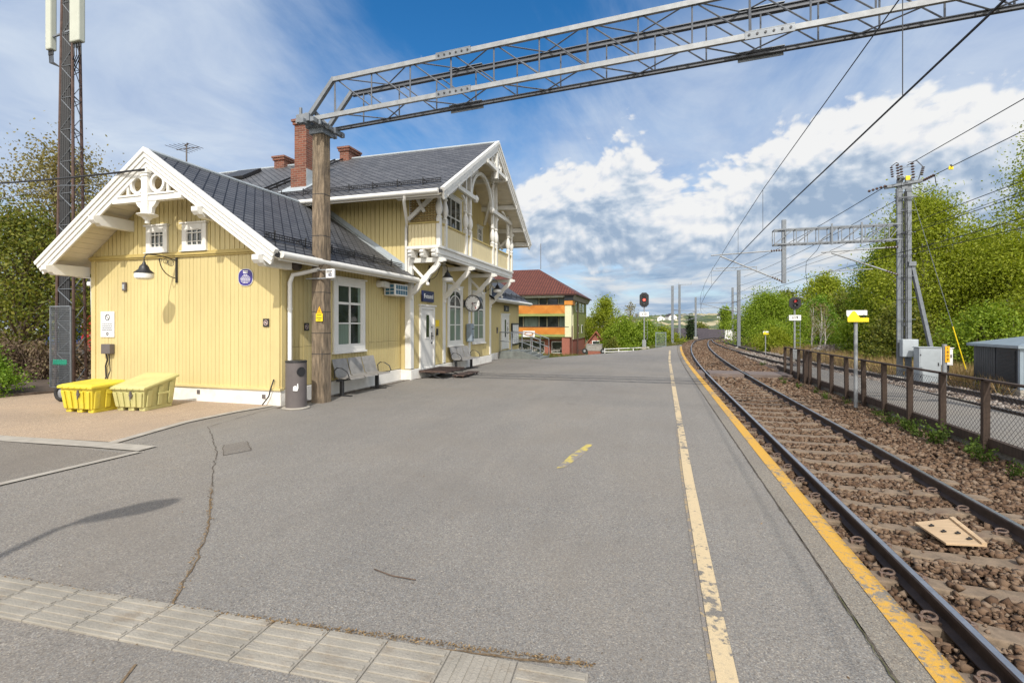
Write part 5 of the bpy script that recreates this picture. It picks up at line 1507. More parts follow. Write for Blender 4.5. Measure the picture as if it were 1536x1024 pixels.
def antenna(x, y, z0, z1, w_, d_):
    b = MB(); b.box2((x-w_/2, y-d_/2, z0), (x+w_/2, y+d_/2, z1)); o = b.build('antenna_panel', M['antenna_panel'], e, bevel=.03)
    b = MB()
    for k in range(4):
        xx = x-w_*.35+k*w_*.23; b.tube([(xx, y, z0+.02), (xx, y, z0-.12)], .022, 6); b.tube([(xx, y, z0-.12), (xx+.02, y, z0-.32), (mx+.05*(k-2), my, z0-.62-.05*k)], .012, 5)
    b.build('connector', M['cable'], o)
antenna(mx-.74, my+.0, 9.05, 11.8, .21, .16); antenna(mx+.46, my-.12, 9.0, 11.8, .36, .16)
b = MB()
for z in (9.4, 11.3): b.bar((mx-.74, my+.0, z), (mx+.46, my-.1, z), .04, .04)
split_build(b, 'antenna_bracket', M['galv'], e)
b = MB()
x0, x1, yf = mx-.34, mx+.42, my-.24
for k in range(20): b.bar((x0+(x1-x0)*k/19, yf, .05), (x0+(x1-x0)*k/19, yf, 2.15), .006, .006)
for k in range(46): b.bar((x0, yf-.003, .05+k*.0466), (x1, yf-.003, .05+k*.0466), .006, .006)
for a_, c_ in (((x0, yf, .05), (x0, yf, 2.17)), ((x1, yf, .05), (x1, yf, 2.17)), ((x0, yf, 2.16), (x1, yf, 2.16)), ((x0, yf, .05), (x1, yf, .05))): b.bar(a_, c_, .03, .03)
b.build('climbing_guard', M['galv'], e)
b = MB()
for k in range(8):
    x = x0+.12+k*.065
    b.tube([(x, yf-.01, .64), (x+.01, yf-.01, .78), (x+.04, yf-.01, .76), (x+.03, yf-.01, .66), (x+.055, yf-.01, .70)], .009, 4)
b.build('graffiti', M['green_text'], e)
# overhead cable from the left to the gable
def wire(nm, pts, r, lab, m=None, parent=None, sag=0, n_=14):
    P = []
    for a, c in zip(pts, pts[1:]):
        a = Vector(a); c = Vector(c)
        for q in range(n_):
            f = q/n_; P.append(a.lerp(c, f)-Vector((0, 0, sag*4*f*(1-f))))
    P.append(Vector(pts[-1])); b = MB(); b.tube(P, r, 5)
    o = b.build(nm, m or M['cable'], parent, smooth=True)
    if lab: tag(o, lab, 'cable')
    return o
wire('supply_cable', [(-70, 6.3, 9.6), (-24, 7.2, 5.75), (-10.2, 7.48, 4.92)], .022, 'black supply cable slung from the left to the tip of the near gable', sag=.25)
wire('thin_cable', [(-70, 8.6, 6.4), (-24, 8.6, 4.7), (-14.6, 8.6, 5.25), (-10.9, 7.7, 4.85)], .010, 'thin cable running past the telecom mast to the near gable', M['galv'], sag=.05)

# lamp post behind the viewpoint whose shadow falls on the platform
e = empty('lamp_post', (-3.16, -1.87, 0), 'platform lamp post with a long flat head behind the viewpoint, seen by its shadow', 'lamp post')
b = MB(); b.tube([(-3.16, -1.87, 0), (-3.16, -1.87, 4.9), (-3.13, -1.80, 4.99)], [.06, .04, .035], 12); b.build('pole', M['galv'], e, smooth=True)
b = MB(); dv = Vector((.36, .56, .04)); dn = Vector((-.84, .54, 0))*.15; o_ = Vector((-3.15, -1.83, 4.97)); P = []
for q in range(18):
    a = q/18*2*PI; P.append(o_+dv*(.55-.55*math.cos(a))+dn*math.sin(a)*(1 if math.cos(a) < 0 else .8))
b.prism(P, (0, 0, .09)); b.build('lamp_head', M['galv'], e, bevel=.03)
# ------------------------------------------------------------------ gantry over the track
e = empty('catenary_gantry', (-7.0, 8.95, 0), 'galvanised lattice gantry beam on a weathered brown pole spanning the tracks', 'gantry')
def wood_pole(x, y, ztop, nm='pole'):
    b = MB(); w0, w1 = .165, .145
    P = lambda w_, z: [(x+w_*i, y+w_*j, z) for i, j in ((-1, -.7), (-.7, -1), (.7, -1), (1, -.7), (1, .7), (.7, 1), (-.7, 1), (-1, .7))]
    a = P(w0, 0); c = P(w1, ztop); b.add(a+c, [tuple(range(7, -1, -1)), tuple(range(8, 16))]+[(i, (i+1) % 8, 8+(i+1) % 8, 8+i) for i in range(8)])
    o = b.build(nm, M['pole'], e)
    b = MB()
    for z in (1.05, 1.50, 1.96, 2.38, 3.6, 4.5):
        w_ = w0+(w1-w0)*z/ztop+.003; zz = P(w_, z); b.prism(zz, (0, 0, .012))
    b.build('wire_tie', M['dark_steel'], o)
    return o
wood_pole(-7.0, 8.95, 5.98); wood_pole(9.3, 8.95, 6.5)
def gz_(X): return 6.34+.039*X
YF, YB = 8.62, 9.24
TH = .74
def chord(y, dz, x0, x1, mt, w_=.085, h=.085):
    b = MB()
    b.bar((x0, y, gz_(x0)+dz), (x1, y, gz_(x1)+dz), w_, .014); b.bar((x0, y-(w_/2 if y < 9 else -w_/2), gz_(x0)+dz-h/2), (x1, y-(w_/2 if y < 9 else -w_/2), gz_(x1)+dz-h/2), .014, h)
    b.bar((x0, y+.01, gz_(x0)+dz-h/2), (x1, y+.01, gz_(x1)+dz-h/2), .05, h*.7)
    return b.build('chord', mt, e)
chord(YF, 0, -7.35, 9.4, M['galv_light']); chord(YB, 0, -6.95, 9.4, M['galv_dark'], .07, .06)
chord(YF, TH, -6.42, 9.4, M['galv_light']); chord(YB, TH-.02, -6.42, 9.4, M['galv_dark'])
b = MB()
for y in (YF, YB):
    b.bar((-7.08, y, gz_(-7.08)), (-6.42, y, gz_(-6.42)+TH), .08, .08)
split_build(b, 'end_strut', M['galv'], e)
b = MB(); step = .875; k = 0; x = -6.41
while x < 9.2:
    z0 = gz_(x); z1 = gz_(x)+TH
    for y in (YF, YB): b.tube([(x+(.28 if y == YB else 0), y, gz_(x+.28)), (x+(.28 if y == YB else 0), y, z1)], .015, 6)
    if x+step < 9.4:
        zz0, zz1 = gz_(x+step), gz_(x+step)+TH
        b.tube([(x, YF, z1), (x+step, YF, zz0)], .014, 5)
        if k % 3 == 0: b.tube([(x, YF, z1), (x+.02, YF, z0)], .014, 5)
        b.tube([(x+.28, YB, z1), (x+.28+step, YB, zz0)], .014, 5)
        b.tube([(x, YF, z0), (x+step, YB, zz0)] if k % 2 == 0 else [(x, YB, z0), (x+step, YF, zz0)], .014, 5)
        b.tube([(x, YF, z1), (x+step, YB, zz1)] if k % 2 == 0 else [(x, YB, z1), (x+step, YF, zz1)], .014, 5)
    k += 1; x += step
b.build('truss_web', M['galv_dark'], e)
for xc in (-3.72, 1.75):
    for y, dz in ((YF, 0), (YF, TH), (YB, 0), (YB, TH)):
        sg = -1 if y < 9 else 1; b = MB()
        b.bar((xc-.36, y+sg*.052, gz_(xc-.36)+dz-.04), (xc+.36, y+sg*.052, gz_(xc+.36)+dz-.04), .012, .13)
        b.bar((xc-.36, y, gz_(xc-.36)+dz+.016), (xc+.36, y, gz_(xc+.36)+dz+.016), .12, .012)
        sp_ = b.build('splice_plate', M['galv'], e)
        for q in range(6):
            b = MB(); xx = xc-.30+q*.12; b.lathe((xx, y+sg*.058, gz_(xx)+dz-.04), [(.020, -.012), (.020, .012)], 6, 'y')
            b.build('bolt', M['dark_steel'], sp_)
b = MB()
zt = gz_(-7.0)
b.bar((-7.30, YF-.05, zt-.02), (-6.98, YF-.05, zt-.01), .10, .17); b.bar((-7.1, 8.45, zt-.10), (-7.0, 9.45, zt-.10), .09, .10); b.bar((-6.85, 8.45, zt-.10), (-6.80, 9.45, zt-.10), .09, .10)
b.box((-7.0, 8.95, 5.95), (.46, .46, .06)); b.box((-7.0, 8.95, 5.86), (.36, .36, .12))
b.bar((-7.24, 8.72, 6.22), (-6.9, 8.8, 5.9), .05, .09); b.bar((-6.98, 8.72, 6.22), (-6.7, 8.8, 5.9), .05, .09); b.bar((-7.2, 8.55, 6.28), (-7.2, 8.55, 5.95), .05, .05)
for q in range(4): b.box((-6.76+.0*q, 8.6+q*.25, 5.95), (.05, .05, .12))
b.build('head_bracket', M['galv'], e, bevel=.008)
# signs on the pole
e2 = empty('pole_sign', (-6.62, 8.80, 2.75), 'small white illuminated sign on thin arms fixed to the brown gantry pole', 'sign')
b = MB()
for z in (2.68, 2.86): b.bar((-7.25, 8.78, z), (-6.68, 8.76, z), .02, .025); b.bar((-7.18, 9.12, z), (-6.82, 9.12, z), .02, .025); b.bar((-7.18, 8.78, z), (-7.18, 9.12, z), .02, .025)
b.build('arm', M['galv_light'], e2)
b = MB(); b.box((-6.62, 8.76, 2.77), (.20, .08, .20)); b.build('sign_box', M['sign_white'], e2, bevel=.02)
text_mesh('number', '62', .085, M['sign_blue'], e2, face_y((-6.60, 8.715, 2.745)), .001, bold=.003)
b = MB(); b.box2((-6.69, 8.716, 2.815), (-6.55, 8.719, 2.83)); b.box2((-6.69, 8.716, 2.79), (-6.57, 8.719, 2.80)); b.build('print', M['black'], e2)
e2 = empty('warning_sign', (-6.9, 8.78, 1.85), 'orange and yellow high voltage warning plates on the brown gantry pole', 'sign')
b = MB(); b.prism([(-6.98, 8.775, 1.93), (-6.84, 8.775, 1.93), (-6.91, 8.775, 2.08)], (0, -.008, 0)); b.build('triangle_plate', M['sign_orange'], e2)
b = MB(); b.box2((-6.995, 8.765, 1.76), (-6.825, 8.773, 1.925)); b.build('text_plate', M['sign_yellow'], e2)
b = MB()
b.prism([(-6.915+q[0]*.02, 8.765, 1.95+q[1]*.02) for q in ((0, 0), (.9, 2), (.2, 2), (.7, 4.2), (-.6, 1.6), (.1, 1.6))], (0, -.003, 0))
for z, wd in ((1.885, .11), (1.83, .13), (1.79, .09)): b.box2((-6.91-wd/2, 8.761, z), (-6.91+wd/2, 8.766, z+.012))
b.build('print', M['black'], e2)

# ------------------------------------------------------------------ fence along the second platform
e = empty('platform_fence', (5.6, 16, -.5), 'long dark timber post fence with wire mesh along the second platform', 'fence')
FYs = [-1.2, .35, 1.9, 3.4, 4.9, 6.4, 7.8, 9.15, 10.45, 11.75, 13.05, 14.35, 15.6, 16.85, 18.1, 19.35, 20.4, 20.95, 22.0, 23.1, 24.2]
FXo = 5.52
def ft(Y): return .66-.004*(Y-10)
pm = MB(); pm.box((0, 0, 0), (.105, .085, 1.55)); p0_ = None
for k, Y in enumerate(FYs):
    thick = abs(Y-20.95) < .01
    if p0_ is None:
        p0_ = pm.build('post', M['fence_wood'], None, bevel=.008); o = p0_
    else:
        o = p0_.copy(); COL.objects.link(o)
    o.parent = e; o.location = Vector((FXo+off(Y)+rnd.uniform(-.01, .01), Y, ft(Y)-.775+(.05 if not thick else .1)))-wloc(e); o.rotation_euler = (rnd.uniform(-.012, .012), rnd.uniform(-.012, .012), 0)
    if thick: o.scale = (2.0, 2.6, 1.02)
b = MB()
for a, c in zip(FYs, FYs[1:]):
    b.bar((FXo+.01+off(a), a-.04, ft(a)+.065), (FXo+.01+off(c), c+.04, ft(c)+.065), .10, .035)
b.build('top_rail', M['fence_wood'], e)
b = MB()
pit = .062; y_ = -1.2; zb_, ztp = -.32, .60
H_ = ztp-zb_
yy_ = -1.2-H_
while yy_ < 24.2:
    for sgn in (1, -1):
        a = yy_ if sgn > 0 else yy_+H_; c = yy_+H_ if sgn > 0 else yy_
        z0, z1 = zb_, ztp
        lo, hi = min(a, c), max(a, c)
        if hi < -1.2 or lo > 24.2: continue
        def cl(v): return min(24.2, max(-1.2, v))
        ca, cc = cl(a), cl(c)
        za = z0+(z1-z0)*(ca-a)/(c-a); zc_ = z0+(z1-z0)*(cc-a)/(c-a)
        b.bar((FXo+.058+sgn*.002+off(ca), ca, za), (FXo+.058+sgn*.002+off(cc), cc, zc_), .0035, .0035, (1, 0, 0))
    yy_ += pit*1.6
for z in (zb_, ztp): b.bar((FXo+.058, -1.2, z), (FXo+.058, 24.2, z), .006, .006)
b.build('wire_mesh', M['dark_steel'], e)

# ------------------------------------------------------------------ track side signs and signals
def track_sign(x, y, h, zb, s, lab, rz=0):
    e = empty('track_sign', (x, y, zb), lab, 'sign', 'yellow track side signs')
    b = MB(); b.tube([(x, y, zb), (x, y, zb+h)], .045*min(1.2, s), 12); b.build('pole', M['galv_light'], e, smooth=True)
    zt = zb+h
    b = MB(); b.box2((x-.24*s, y-.075, zt-.13*s), (x+.24*s, y-.065, zt)); b.prism([(x-.24*s, y-.075, zt-.13*s), (x-.16*s, y-.075, zt-.13*s), (x-.20*s, y-.075, zt-.19*s)], (0, .01, 0)); b.build('back_board', M['sign_white'], e)
    b = MB(); b.prism([(x-.22*s, y-.095, zt-.31*s), (x+.27*s, y-.095, zt-.31*s), (x+.27*s, y-.095, zt-.20*s), (x+.07*s, y-.095, zt-.20*s), (x-.05*s, y-.095, zt-.02*s), (x-.10*s, y-.095, zt-.02*s), (x-.22*s, y-.095, zt-.20*s)], (0, .012, 0)); b.build('yellow_board', M['sign_yellow'], e)
    b = MB(); b.box((x, y-.02, zt-.05*s), (.12*s, .10, .05*s)); b.box((x+.16*s, y-.07, zt-.16*s), (.03*s, .03, .08*s)); b.box((x, y-.05, zt-.26*s), (.12, .08, .04)); b.build('clamp', M['dark_steel'], e)
track_sign(5.20, 15.19, 2.62, -.55, 1.0, 'yellow wedge shaped track sign on a grey pole in front of the mesh fence')
track_sign(7.75, 39.3, 1.78, -.6, .75, 'small yellow track sign on a thin post before the green bushes')

def signal(x, y, zb, zt, wd, hh, lit, lab, lamps=3, board='113'):
    e = empty('railway_signal', (x, y, zb), lab, 'signal', 'black railway signals with red lights')
    b = MB(); b.tube([(x, y, zb), (x, y, zt-hh*.6)], .055, 12); b.build('pole', M['galv_light'], e, smooth=True)
    b = MB(); zc = zt-hh/2; c = .28*wd
    P = [(x-wd/2, zc-hh/2+c), (x-wd/2+c, zc-hh/2), (x+wd/2-c, zc-hh/2), (x+wd/2, zc-hh/2+c), (x+wd/2, zc+hh/2-c), (x+wd/2-c, zc+hh/2), (x-wd/2+c, zc+hh/2), (x-wd/2, zc+hh/2-c)]
    b.prism([(px_, y-.12, pz_) for px_, pz_ in P], (0, .05, 0)); b.box((x, y-.02, zc), (wd*.55, .16, hh*.8)); hd = b.build('signal_head', M['black'], e, bevel=.01)
    for k in range(lamps):
        z = zc+hh*(.27 if lamps == 3 else .17)-k*hh*(.27 if lamps == 3 else .34)
        b = MB(); b.tube([(x, y-.12, z), (x, y-.30, z-.02)], wd*.155, 14); 
        b = MB()
        for q in range(10):
            a0 = -PI*.1+q/10*PI*1.2; a1 = -PI*.1+(q+1)/10*PI*1.2; r = wd*.16
            b.add([(x+r*math.cos(a0), y-.12, z+r*math.sin(a0)), (x+r*math.cos(a1), y-.12, z+r*math.sin(a1)), (x+r*math.cos(a1), y-.36, z+r*math.sin(a1)-.02), (x+r*math.cos(a0), y-.36, z+r*math.sin(a0)-.02)], [(0, 1, 2, 3)])
        b.build('hood', M['black'], hd)
        b = MB(); b.lathe((x, y-.135, z), [(wd*.13, 0), (wd*.13, .02)], 16, 'y')
        b.build('lens', M['lens_red'] if (k == lit[0]) else M['glass'], hd)
    b = MB(); b.box((x, y-.08, zt-hh-.42*wd/.63*1.2), (wd*1.0, .02, wd*.50)); bd = b.build('number_board', M['sign_white'], e)
    text_mesh('number', board, wd*.36, M['black'], bd, face_y((x, y-.094, zt-hh-.42*wd/.63*1.2)), .002, bold=.006)
    b = MB(); b.box((x, y-.02, zb+.55), (.34, .26, .62)); b.build('relay_box', M['galv_light'], e, bevel=.015)
    b = MB(); b.box((x, y, zb+.1), (.42, .42, .25)); b.build('footing', M['concrete'], e, bevel=.02)
    b = MB()
    for k in range(7): b.bar((x+.09, y-.02, zb+1+k*.26), (x+.30, y-.02, zb+1+k*.26), .018, .018)
    b.bar((x+.30, y-.02, zb+.9), (x+.30, y-.02, zb+1+6.2*.26), .02, .02); b.build('ladder', M['galv'], e)
def lens(nm, c, s):
    m, t, b = new_mat(nm); b.inputs['Base Color'].default_value = (.3, .01, .01, 1); b.inputs['Roughness'].default_value = .1
    b.inputs['Emission Color'].default_value = (*c, 1); b.inputs['Emission Strength'].default_value = s
    return m
M['lens_red'] = lens('red_signal_light', (1, .06, .04), 4.5)
signal(-.98, 46.0, -.62, 4.58, .82, 1.32, (1,), 'black signal with a glowing red light beside the far end of the platform', 3)
M['lens_red'] = lens('dim_red_signal_light', (1, .06, .05), .35)
signal(8.25, 33.6, -.70, 3.36, .66, .74, (0,), 'black octagonal signal with dim red light beyond the mesh fence', 2, '119')

# cabinets and marker beyond the second track
def cabinet(nm, lab, cx, cy, z0, w_, d_, h, m, legs=0):
    e = empty(nm, (cx, cy, z0), lab, 'cabinet')
    b = MB(); b.box((cx, cy, z0+legs+h/2), (w_, d_, h)); b.build('casing', m, e, bevel=.012)
    b = MB(); b.box((cx, cy, z0+legs+h+.012), (w_+.06, d_+.06, .03)); b.build('lid', m, e, bevel=.006)
    b = MB(); b.box((cx, cy-d_/2-.006, z0+legs+h/2), (w_*.9, .010, h*.9)); dr = b.build('door', m, e, bevel=.004)
    b = MB(); b.box((cx+w_*.36, cy-d_/2-.022, z0+legs+h*.55), (.03, .02, .12)); b.box((cx-w_*.44, cy-d_/2-.016, z0+legs+h*.2), (.03, .015, .06)); b.box((cx-w_*.44, cy-d_/2-.016, z0+legs+h*.8), (.03, .015, .06)); b.build('handle', M['dark_steel'], dr)
    if legs:
        b = MB()
        for i in (-1, 1): b.bar((cx+i*w_*.35, cy, z0-.3), (cx+i*w_*.35, cy, z0+legs), .05, .05)
        for i in (-.5, 0, .5): b.tube([(cx+i*w_*.5, cy-.05, z0-.2), (cx+i*w_*.5+.03, cy-.05, z0+legs)], .02, 6)
        b.build('cable_leg', M['cable'], e)
    return e
cabinet('track_cabinet', 'large blue grey steel cabinet behind the mesh fence at the foot of the steel mast', 10.35, 23.1, -.65, .72, .45, 1.42, M['cab_grey'])
cabinet('track_cabinet', 'small white cabinet on legs right of the yellow marker post', 11.15, 23.7, -.4, .50, .35, .68, M['sign_white'], .45)
e = empty('marker_post', (10.35, 21.9, -.6), 'short grey post with a vertical yellow marker plate reading 1809', 'marker post')
b = MB(); b.tube([(10.35, 21.9, -.6), (10.35, 21.9, .95)], .075, 12); b.build('post', M['galv_light'], e, smooth=True)
b = MB(); b.box2((10.33, 21.80, .28), (10.47, 21.82, .88)); b.build('plate', M['sign_orange'], e)
for k, ch in enumerate('1809'):
    text_mesh('digit', ch, .13, M['black'], e, face_y((10.40, 21.797, .80-k*.14)), .001, bold=.003)
e = empty('transformer_hut', (12.7, 20.3, -.6), 'dark anthracite equipment hut with shallow blue grey roof at the right edge', 'hut')
hx0, hx1, hy0, hy1 = 11.45, 14.2, 19.9, 22.4
b = MB(); b.box2((hx0, hy0, -.7), (hx1, hy1, -.45)); b.build('base', M['concrete'], e, bevel=.02)
b = MB(); b.box2((hx0+.03, hy0+.03, -.45), (hx1-.03, hy1-.03, .92)); b.build('wall', M['hut_dark'], e)
b = MB()
for k in range(26): 
    z = -.38+k*.046
    b.box2((hx0-.005, hy0+.25, z), (hx0+.03, hy0+1.15, z+.026))
b.build('louvre', M['hut_dark'], e)
b = MB()
for k in range(9): b.box2((hx0+.012, hy0+1.25+k*.125, -.42), (hx0+.03, hy0+1.36+k*.125, .88))
for k in range(2): b.box2((hx0+.2+k*1.2, hy0+.01, -.42), (hx0+1.3+k*1.2, hy0+.03, .86))
split_build(b, 'cladding', M['hut_dark'], e)
b = MB(); b.box2((hx0-.012, hy0-.012, -.45), (hx0+.09, hy0+.09, .90)); b.box2((hx0+1.26, hy0-.012, -.45), (hx0+1.36, hy0+.02, .88)); b.build('corner_trim', M['hut_roof'], e)
b = MB(); b.box2((hx0-.12, hy0-.12, .90), (hx1+.12, hy1+.12, .99)); cx_, cy_ = (hx0+hx1)/2, (hy0+hy1)/2
b.add([(hx0-.12, hy0-.12, .992), (hx1+.12, hy0-.12, .992), (hx1+.12, hy1+.12, .992), (hx0-.12, hy1+.12, .992), (cx_, cy_, 1.36)], [(0, 1, 4), (1, 2, 4), (2, 3, 4), (3, 0, 4)]); b.build('roof', M['hut_roof'], e)
b = MB(); b.box((hx0+1.1, hy0-.02, .2), (.03, .03, .14)); b.build('handle', M['galv_light'], e)

# ------------------------------------------------------------------ steel masts and overhead line
e = empty('steel_mast', (9.95, 24, -.6), 'tall twin channel steel mast with cantilever beam, stay and insulators beside the mesh fence', 'mast')
for dx in (-.15, .15):
    b = MB(); b.bar((9.95+dx, 24, -.65), (9.95+dx, 24, 7.75), .20, .10, (0, 1, 0)); b.build('channel', M['galv'], e)
b = MB()
for k in range(9):
    z = -.2+k*.95; b.box((9.95, 23.925, z), (.22, .012, .12))
for k in range(9): b.bar((9.72, 23.86, 1.0+k*.9), (10.3, 23.86, 1.0+k*.9), .02, .02)
b.build('batten_plate', M['galv'], e)
b = MB()
for q in range(3): b.tube([(9.88+q*.06, 23.85, .3), (9.88+q*.06, 23.85, 4.5+q), (9.9+q*.04, 23.86, 7.2)], .018, 6)
split_build(b, 'conduit', M['cable'], e)
b = MB(); b.box((9.98, 23.66, .72), (.55, .28, .72)); b.build('switch_box', M['cab_grey'], e, bevel=.02)
b = MB(); b.box((9.95, 24, -.62), (.9, .9, .3)); b.build('footing', M['concrete'], e, bevel=.03)
# cantilever lattice beam
b = MB(); x0, x1 = 5.05, 9.78
for y in (23.8, 24.2):
    for z in (5.22, 5.86): b.bar((x0, y, z-.0*(x0)), (x1, y, z), .06, .06)
k = 0; x = x0
while x < x1-.1:
    for y in (23.8, 24.2):
        b.bar((x, y, 5.22), (x, y, 5.86), .03, .03)
        if k % 2 == 0: b.bar((x, y, 5.22), (min(x+.78, x1), y, 5.86), .03, .03)
    b.bar((x, 23.8, 5.22), (x, 24.2, 5.22), .03, .03); b.bar((x, 23.8, 5.86), (x, 24.2, 5.86), .03, .03)
    x += .43; k += 1
b.build('cantilever_beam', M['galv'], e)
b = MB(); b.bar((5.45, 23.92, 3.5), (5.45, 23.92, 6.3), .16, .16); 
for xx in (7.25, 8.35): b.bar((xx, 23.75, 5.1), (xx, 23.75, 6.0), .06, .06)
b.build('drop_post', M['galv'], e)
def insul(p, q, r=.055, n_=5):
    b = MB(); p = Vector(p); q = Vector(q)
    for k in range(n_):
        a = p.lerp(q, (k+.15)/n_); c = p.lerp(q, (k+.75)/n_); b.tube([a, a.lerp(c, .5), c], [r*.5, r, r*.5], 8)
    return b
def bracket_arm(xp, y, zt, zb, xt, reg, par, mt=None):
    """horizontal tube + diagonal strut + registration arm reaching from a post at xp to xt"""
    mt = mt or M['galv_light']; s = 1 if xp > xt else -1
    b = MB(); b.tube([(xp, y, zt), (xt, y, zt-.12)], .028, 8); b.tube([(xp, y, zb), (xt+s*.38, y, zt-.16)], .032, 8); b.tube([(xt+s*.2, y, reg), (xt+s*1.9, y, reg+.02)], .02, 6)
    b.tube([(xt+s*.9, y, reg), (xt+s*1.0, y, zt-.55)], .008, 4)
    a = b.build('cantilever_arm', mt, par, smooth=True)
    insul((xp, y, zt), (xp-s*.5, y, zt-.02)).build('insulator', M['brown_steel'], a)
    v = Vector((xt+s*.38-xp, 0, zt-.16-zb)).normalized(); insul((xp, y, zb), Vector((xp, y, zb))+v*.5).build('insulator', M['brown_steel'], a)
bracket_arm(5.40, 23.9, 4.97, 3.58, 2.45, 4.25, e); bracket_arm(9.72, 23.9, 4.92, 3.75, 6.9, 4.0, e)
b = MB()
b.bar((9.3, 23.9, 7.45), (10.6, 23.9, 7.62), .10, .10); b.bar((9.3, 24.1, 7.45), (10.6, 24.1, 7.62), .10, .10); b.bar((9.55, 23.6, 7.75), (10.4, 24.3, 7.75), .06, .06)
b.tube([(10.4, 23.9, 7.6), (10.55, 23.9, 8.2), (10.35, 23.9, 8.45), (10.05, 23.9, 8.4)], .02, 6)
b.build('crossarm', M['galv'], e)
for xx, yy2 in ((9.72, 23.9), (9.95, 24.15), (10.22, 23.85)):
    insul((xx, yy2, 7.7), (xx-.05, yy2, 8.38), .07, 6).build('insulator', M['brown_steel'], e)
for q, (p_, q_) in enumerate((((9.45, 23.75, 7.78), (9.40, 23.75, 8.25)), ((10.45, 23.75, 7.78), (10.52, 23.75, 8.15)), ((9.3, 23.9, 7.5), (8.85, 24.6, 7.46)), ((10.6, 23.9, 7.62), (10.6, 23.1, 7.60)))):
    insul(p_, q_, .06, 5).build('insulator', M['brown_steel'], e)
b = MB(); b.tube([(9.4, 23.75, 8.25), (9.6, 23.8, 8.4), (9.72, 23.9, 8.38)], .016, 5); b.build('jumper_cable', M['cable'], e)
b = MB(); b.tube([(10.6, 23.1, 7.6), (10.75, 23.3, 7.2), (10.5, 23.6, 7.05), (10.25, 23.85, 7.4)], .014, 5); b.build('jumper_cable', M['cable'], e)
b = MB(); b.bar((9.62, 23.8, 6.6), (9.62, 23.8, 7.3), .06, .10, (0, 1, 0)); b.bar((9.55, 23.85, 6.95), (10.35, 23.85, 6.95), .05, .05); b.build('switch_bracket', M['galv_dark'], e)
for xx, zz in ((9.98, 7.72),): 
    b = MB(); b.box((xx, 23.75, zz), (.15, .05, .17)); b.build('tag_plate', M['sign_yellow'], e)
b = MB(); b.bar((10.22, 24.0, 4.2), (11.2, 24.2, -.5), .13, .13); b.box((10.2, 24, 4.2), (.26, .26, .18)); b.build('stay', M['galv'], e)
b = MB(); b.tube([(10.25, 24.0, 7.0), (12.3, 24.3, -.5)], .011, 5); b.build('guy_wire', M['galv'], e)
b = MB(); b.tube([(11.72, 24.2, 1.6), (12.2, 24.28, -.15)], .020, 6); b.build('guy_sleeve', M['sign_yellow'], e)

def plain_mast(x, y, zt, lab, w_=.24, arm=None, top=None):
    e = empty('steel_mast', (x, y, -.8), lab, 'mast', 'steel masts of the overhead line')
    b = MB(); b.box((x, y-w_/2, (zt-.9)/2), (w_*1.15, .03, zt+.9)); b.box((x, y+w_/2, (zt-.9)/2), (w_*1.15, .03, zt+.9)); b.box((x, y, (zt-.9)/2), (.06, w_-.03, zt+.9))
    b.build('pole', M['galv'], e)
    b = MB(); b.box((x, y, -.75), (.7, .7, .35)); b.build('footing', M['concrete'], e, bevel=.03)
    if arm: bracket_arm(x+(.13 if arm[0] > x else -.13), y, arm[1], arm[2], arm[0], arm[3], e, M['galv'])
    if top:
        b = MB(); b.bar((x-top[0], y, zt), (x+top[1], y, zt+.02), .06, .06)
        for q in (-top[0], top[1]): b.bar((x+q, y, zt), (x+q, y, zt+.35), .05, .05)
        b.build('crossarm', M['galv_light'], e)
    return e
plain_mast(7.95, 52.5, 7.05, 'grey steel mast with footing standing before the round green bush right of the curve', .26, (4.2, 3.9, 2.9, 3.3), (2.4, 1.6))
plain_mast(2.0, 62, 6.35, 'grey steel mast left of the curve, nearest the glowing red signal', .26, (5.0, 3.4, 2.2, 2.8))
plain_mast(3.35, 74, 7.4, 'grey steel mast with forked top just left of the bending rails', .28, (6.8, 3.0, 2.0, 2.5), (.1, 1.6))
plain_mast(6.9, 92, 6.5, 'thin far steel mast rising beside the dark columnar tree', .28)
plain_mast(13.8, 98, 8.5, 'far steel mast in front of the dark spruce right of the curve', .3)

def tc_off(Y): return 2.93+off(Y)
YC = [-12, -4, 2, 5.4, 7.1, 11.6, 15, 20, 24, 30, 36, 44, 52, 62, 74, 92, 120]
ZC = [(-12, 4.75), (5.4, 4.53), (11.6, 4.45), (24, 4.16), (52, 3.25), (74, 2.75), (120, 2.3)]
ZM = [(-12, 6.3), (8, 5.74), (15.2, 5.52), (24, 4.98), (52, 4.0), (74, 3.3), (120, 2.8)]
wire('contact_wire', [(tc_off(Y)+(.0 if Y < 18 else .05), Y, interp(Y, ZC)) for Y in YC], .013, 'thick black contact wire above the near track', n_=3)
wire('messenger_wire', [(tc_off(Y), Y, interp(Y, ZM)) for Y in YC], .009, 'thin messenger wire hanging above the contact wire of the near track', n_=3)
for Y in (7.1, 15.2, 19.5, 30, 38, 46):
    o = MB().tube([(tc_off(Y)+.0, Y, interp(Y, ZC)), (tc_off(Y), Y, interp(Y, ZM)+(.35 if Y < 8 else 0))], .006, 5).build('dropper_wire', M['cable'])
    tag(o, {7.1: 'nearest vertical dropper wire, running up out of the picture from the thick contact wire', 15.2: 'second vertical dropper wire, between the two wires above the near track', 19.5: 'third vertical dropper wire, just before the steel cantilever arm', 30: 'short dropper wire beyond the cantilever arm above the near track', 38: 'tiny dropper wire over the start of the bend', 46: 'farthest tiny dropper wire over the bend'}[Y], 'wire', 'dropper wires of the overhead line')
Y2 = [-12, 0, 10, 18, 24, 30, 40, 52]
wire('contact_wire', [(t2(Y)+.8, Y, 4.3-.022*(Y-24)*1) for Y in Y2], .013, 'contact wire above the second track beyond the fence', n_=3)
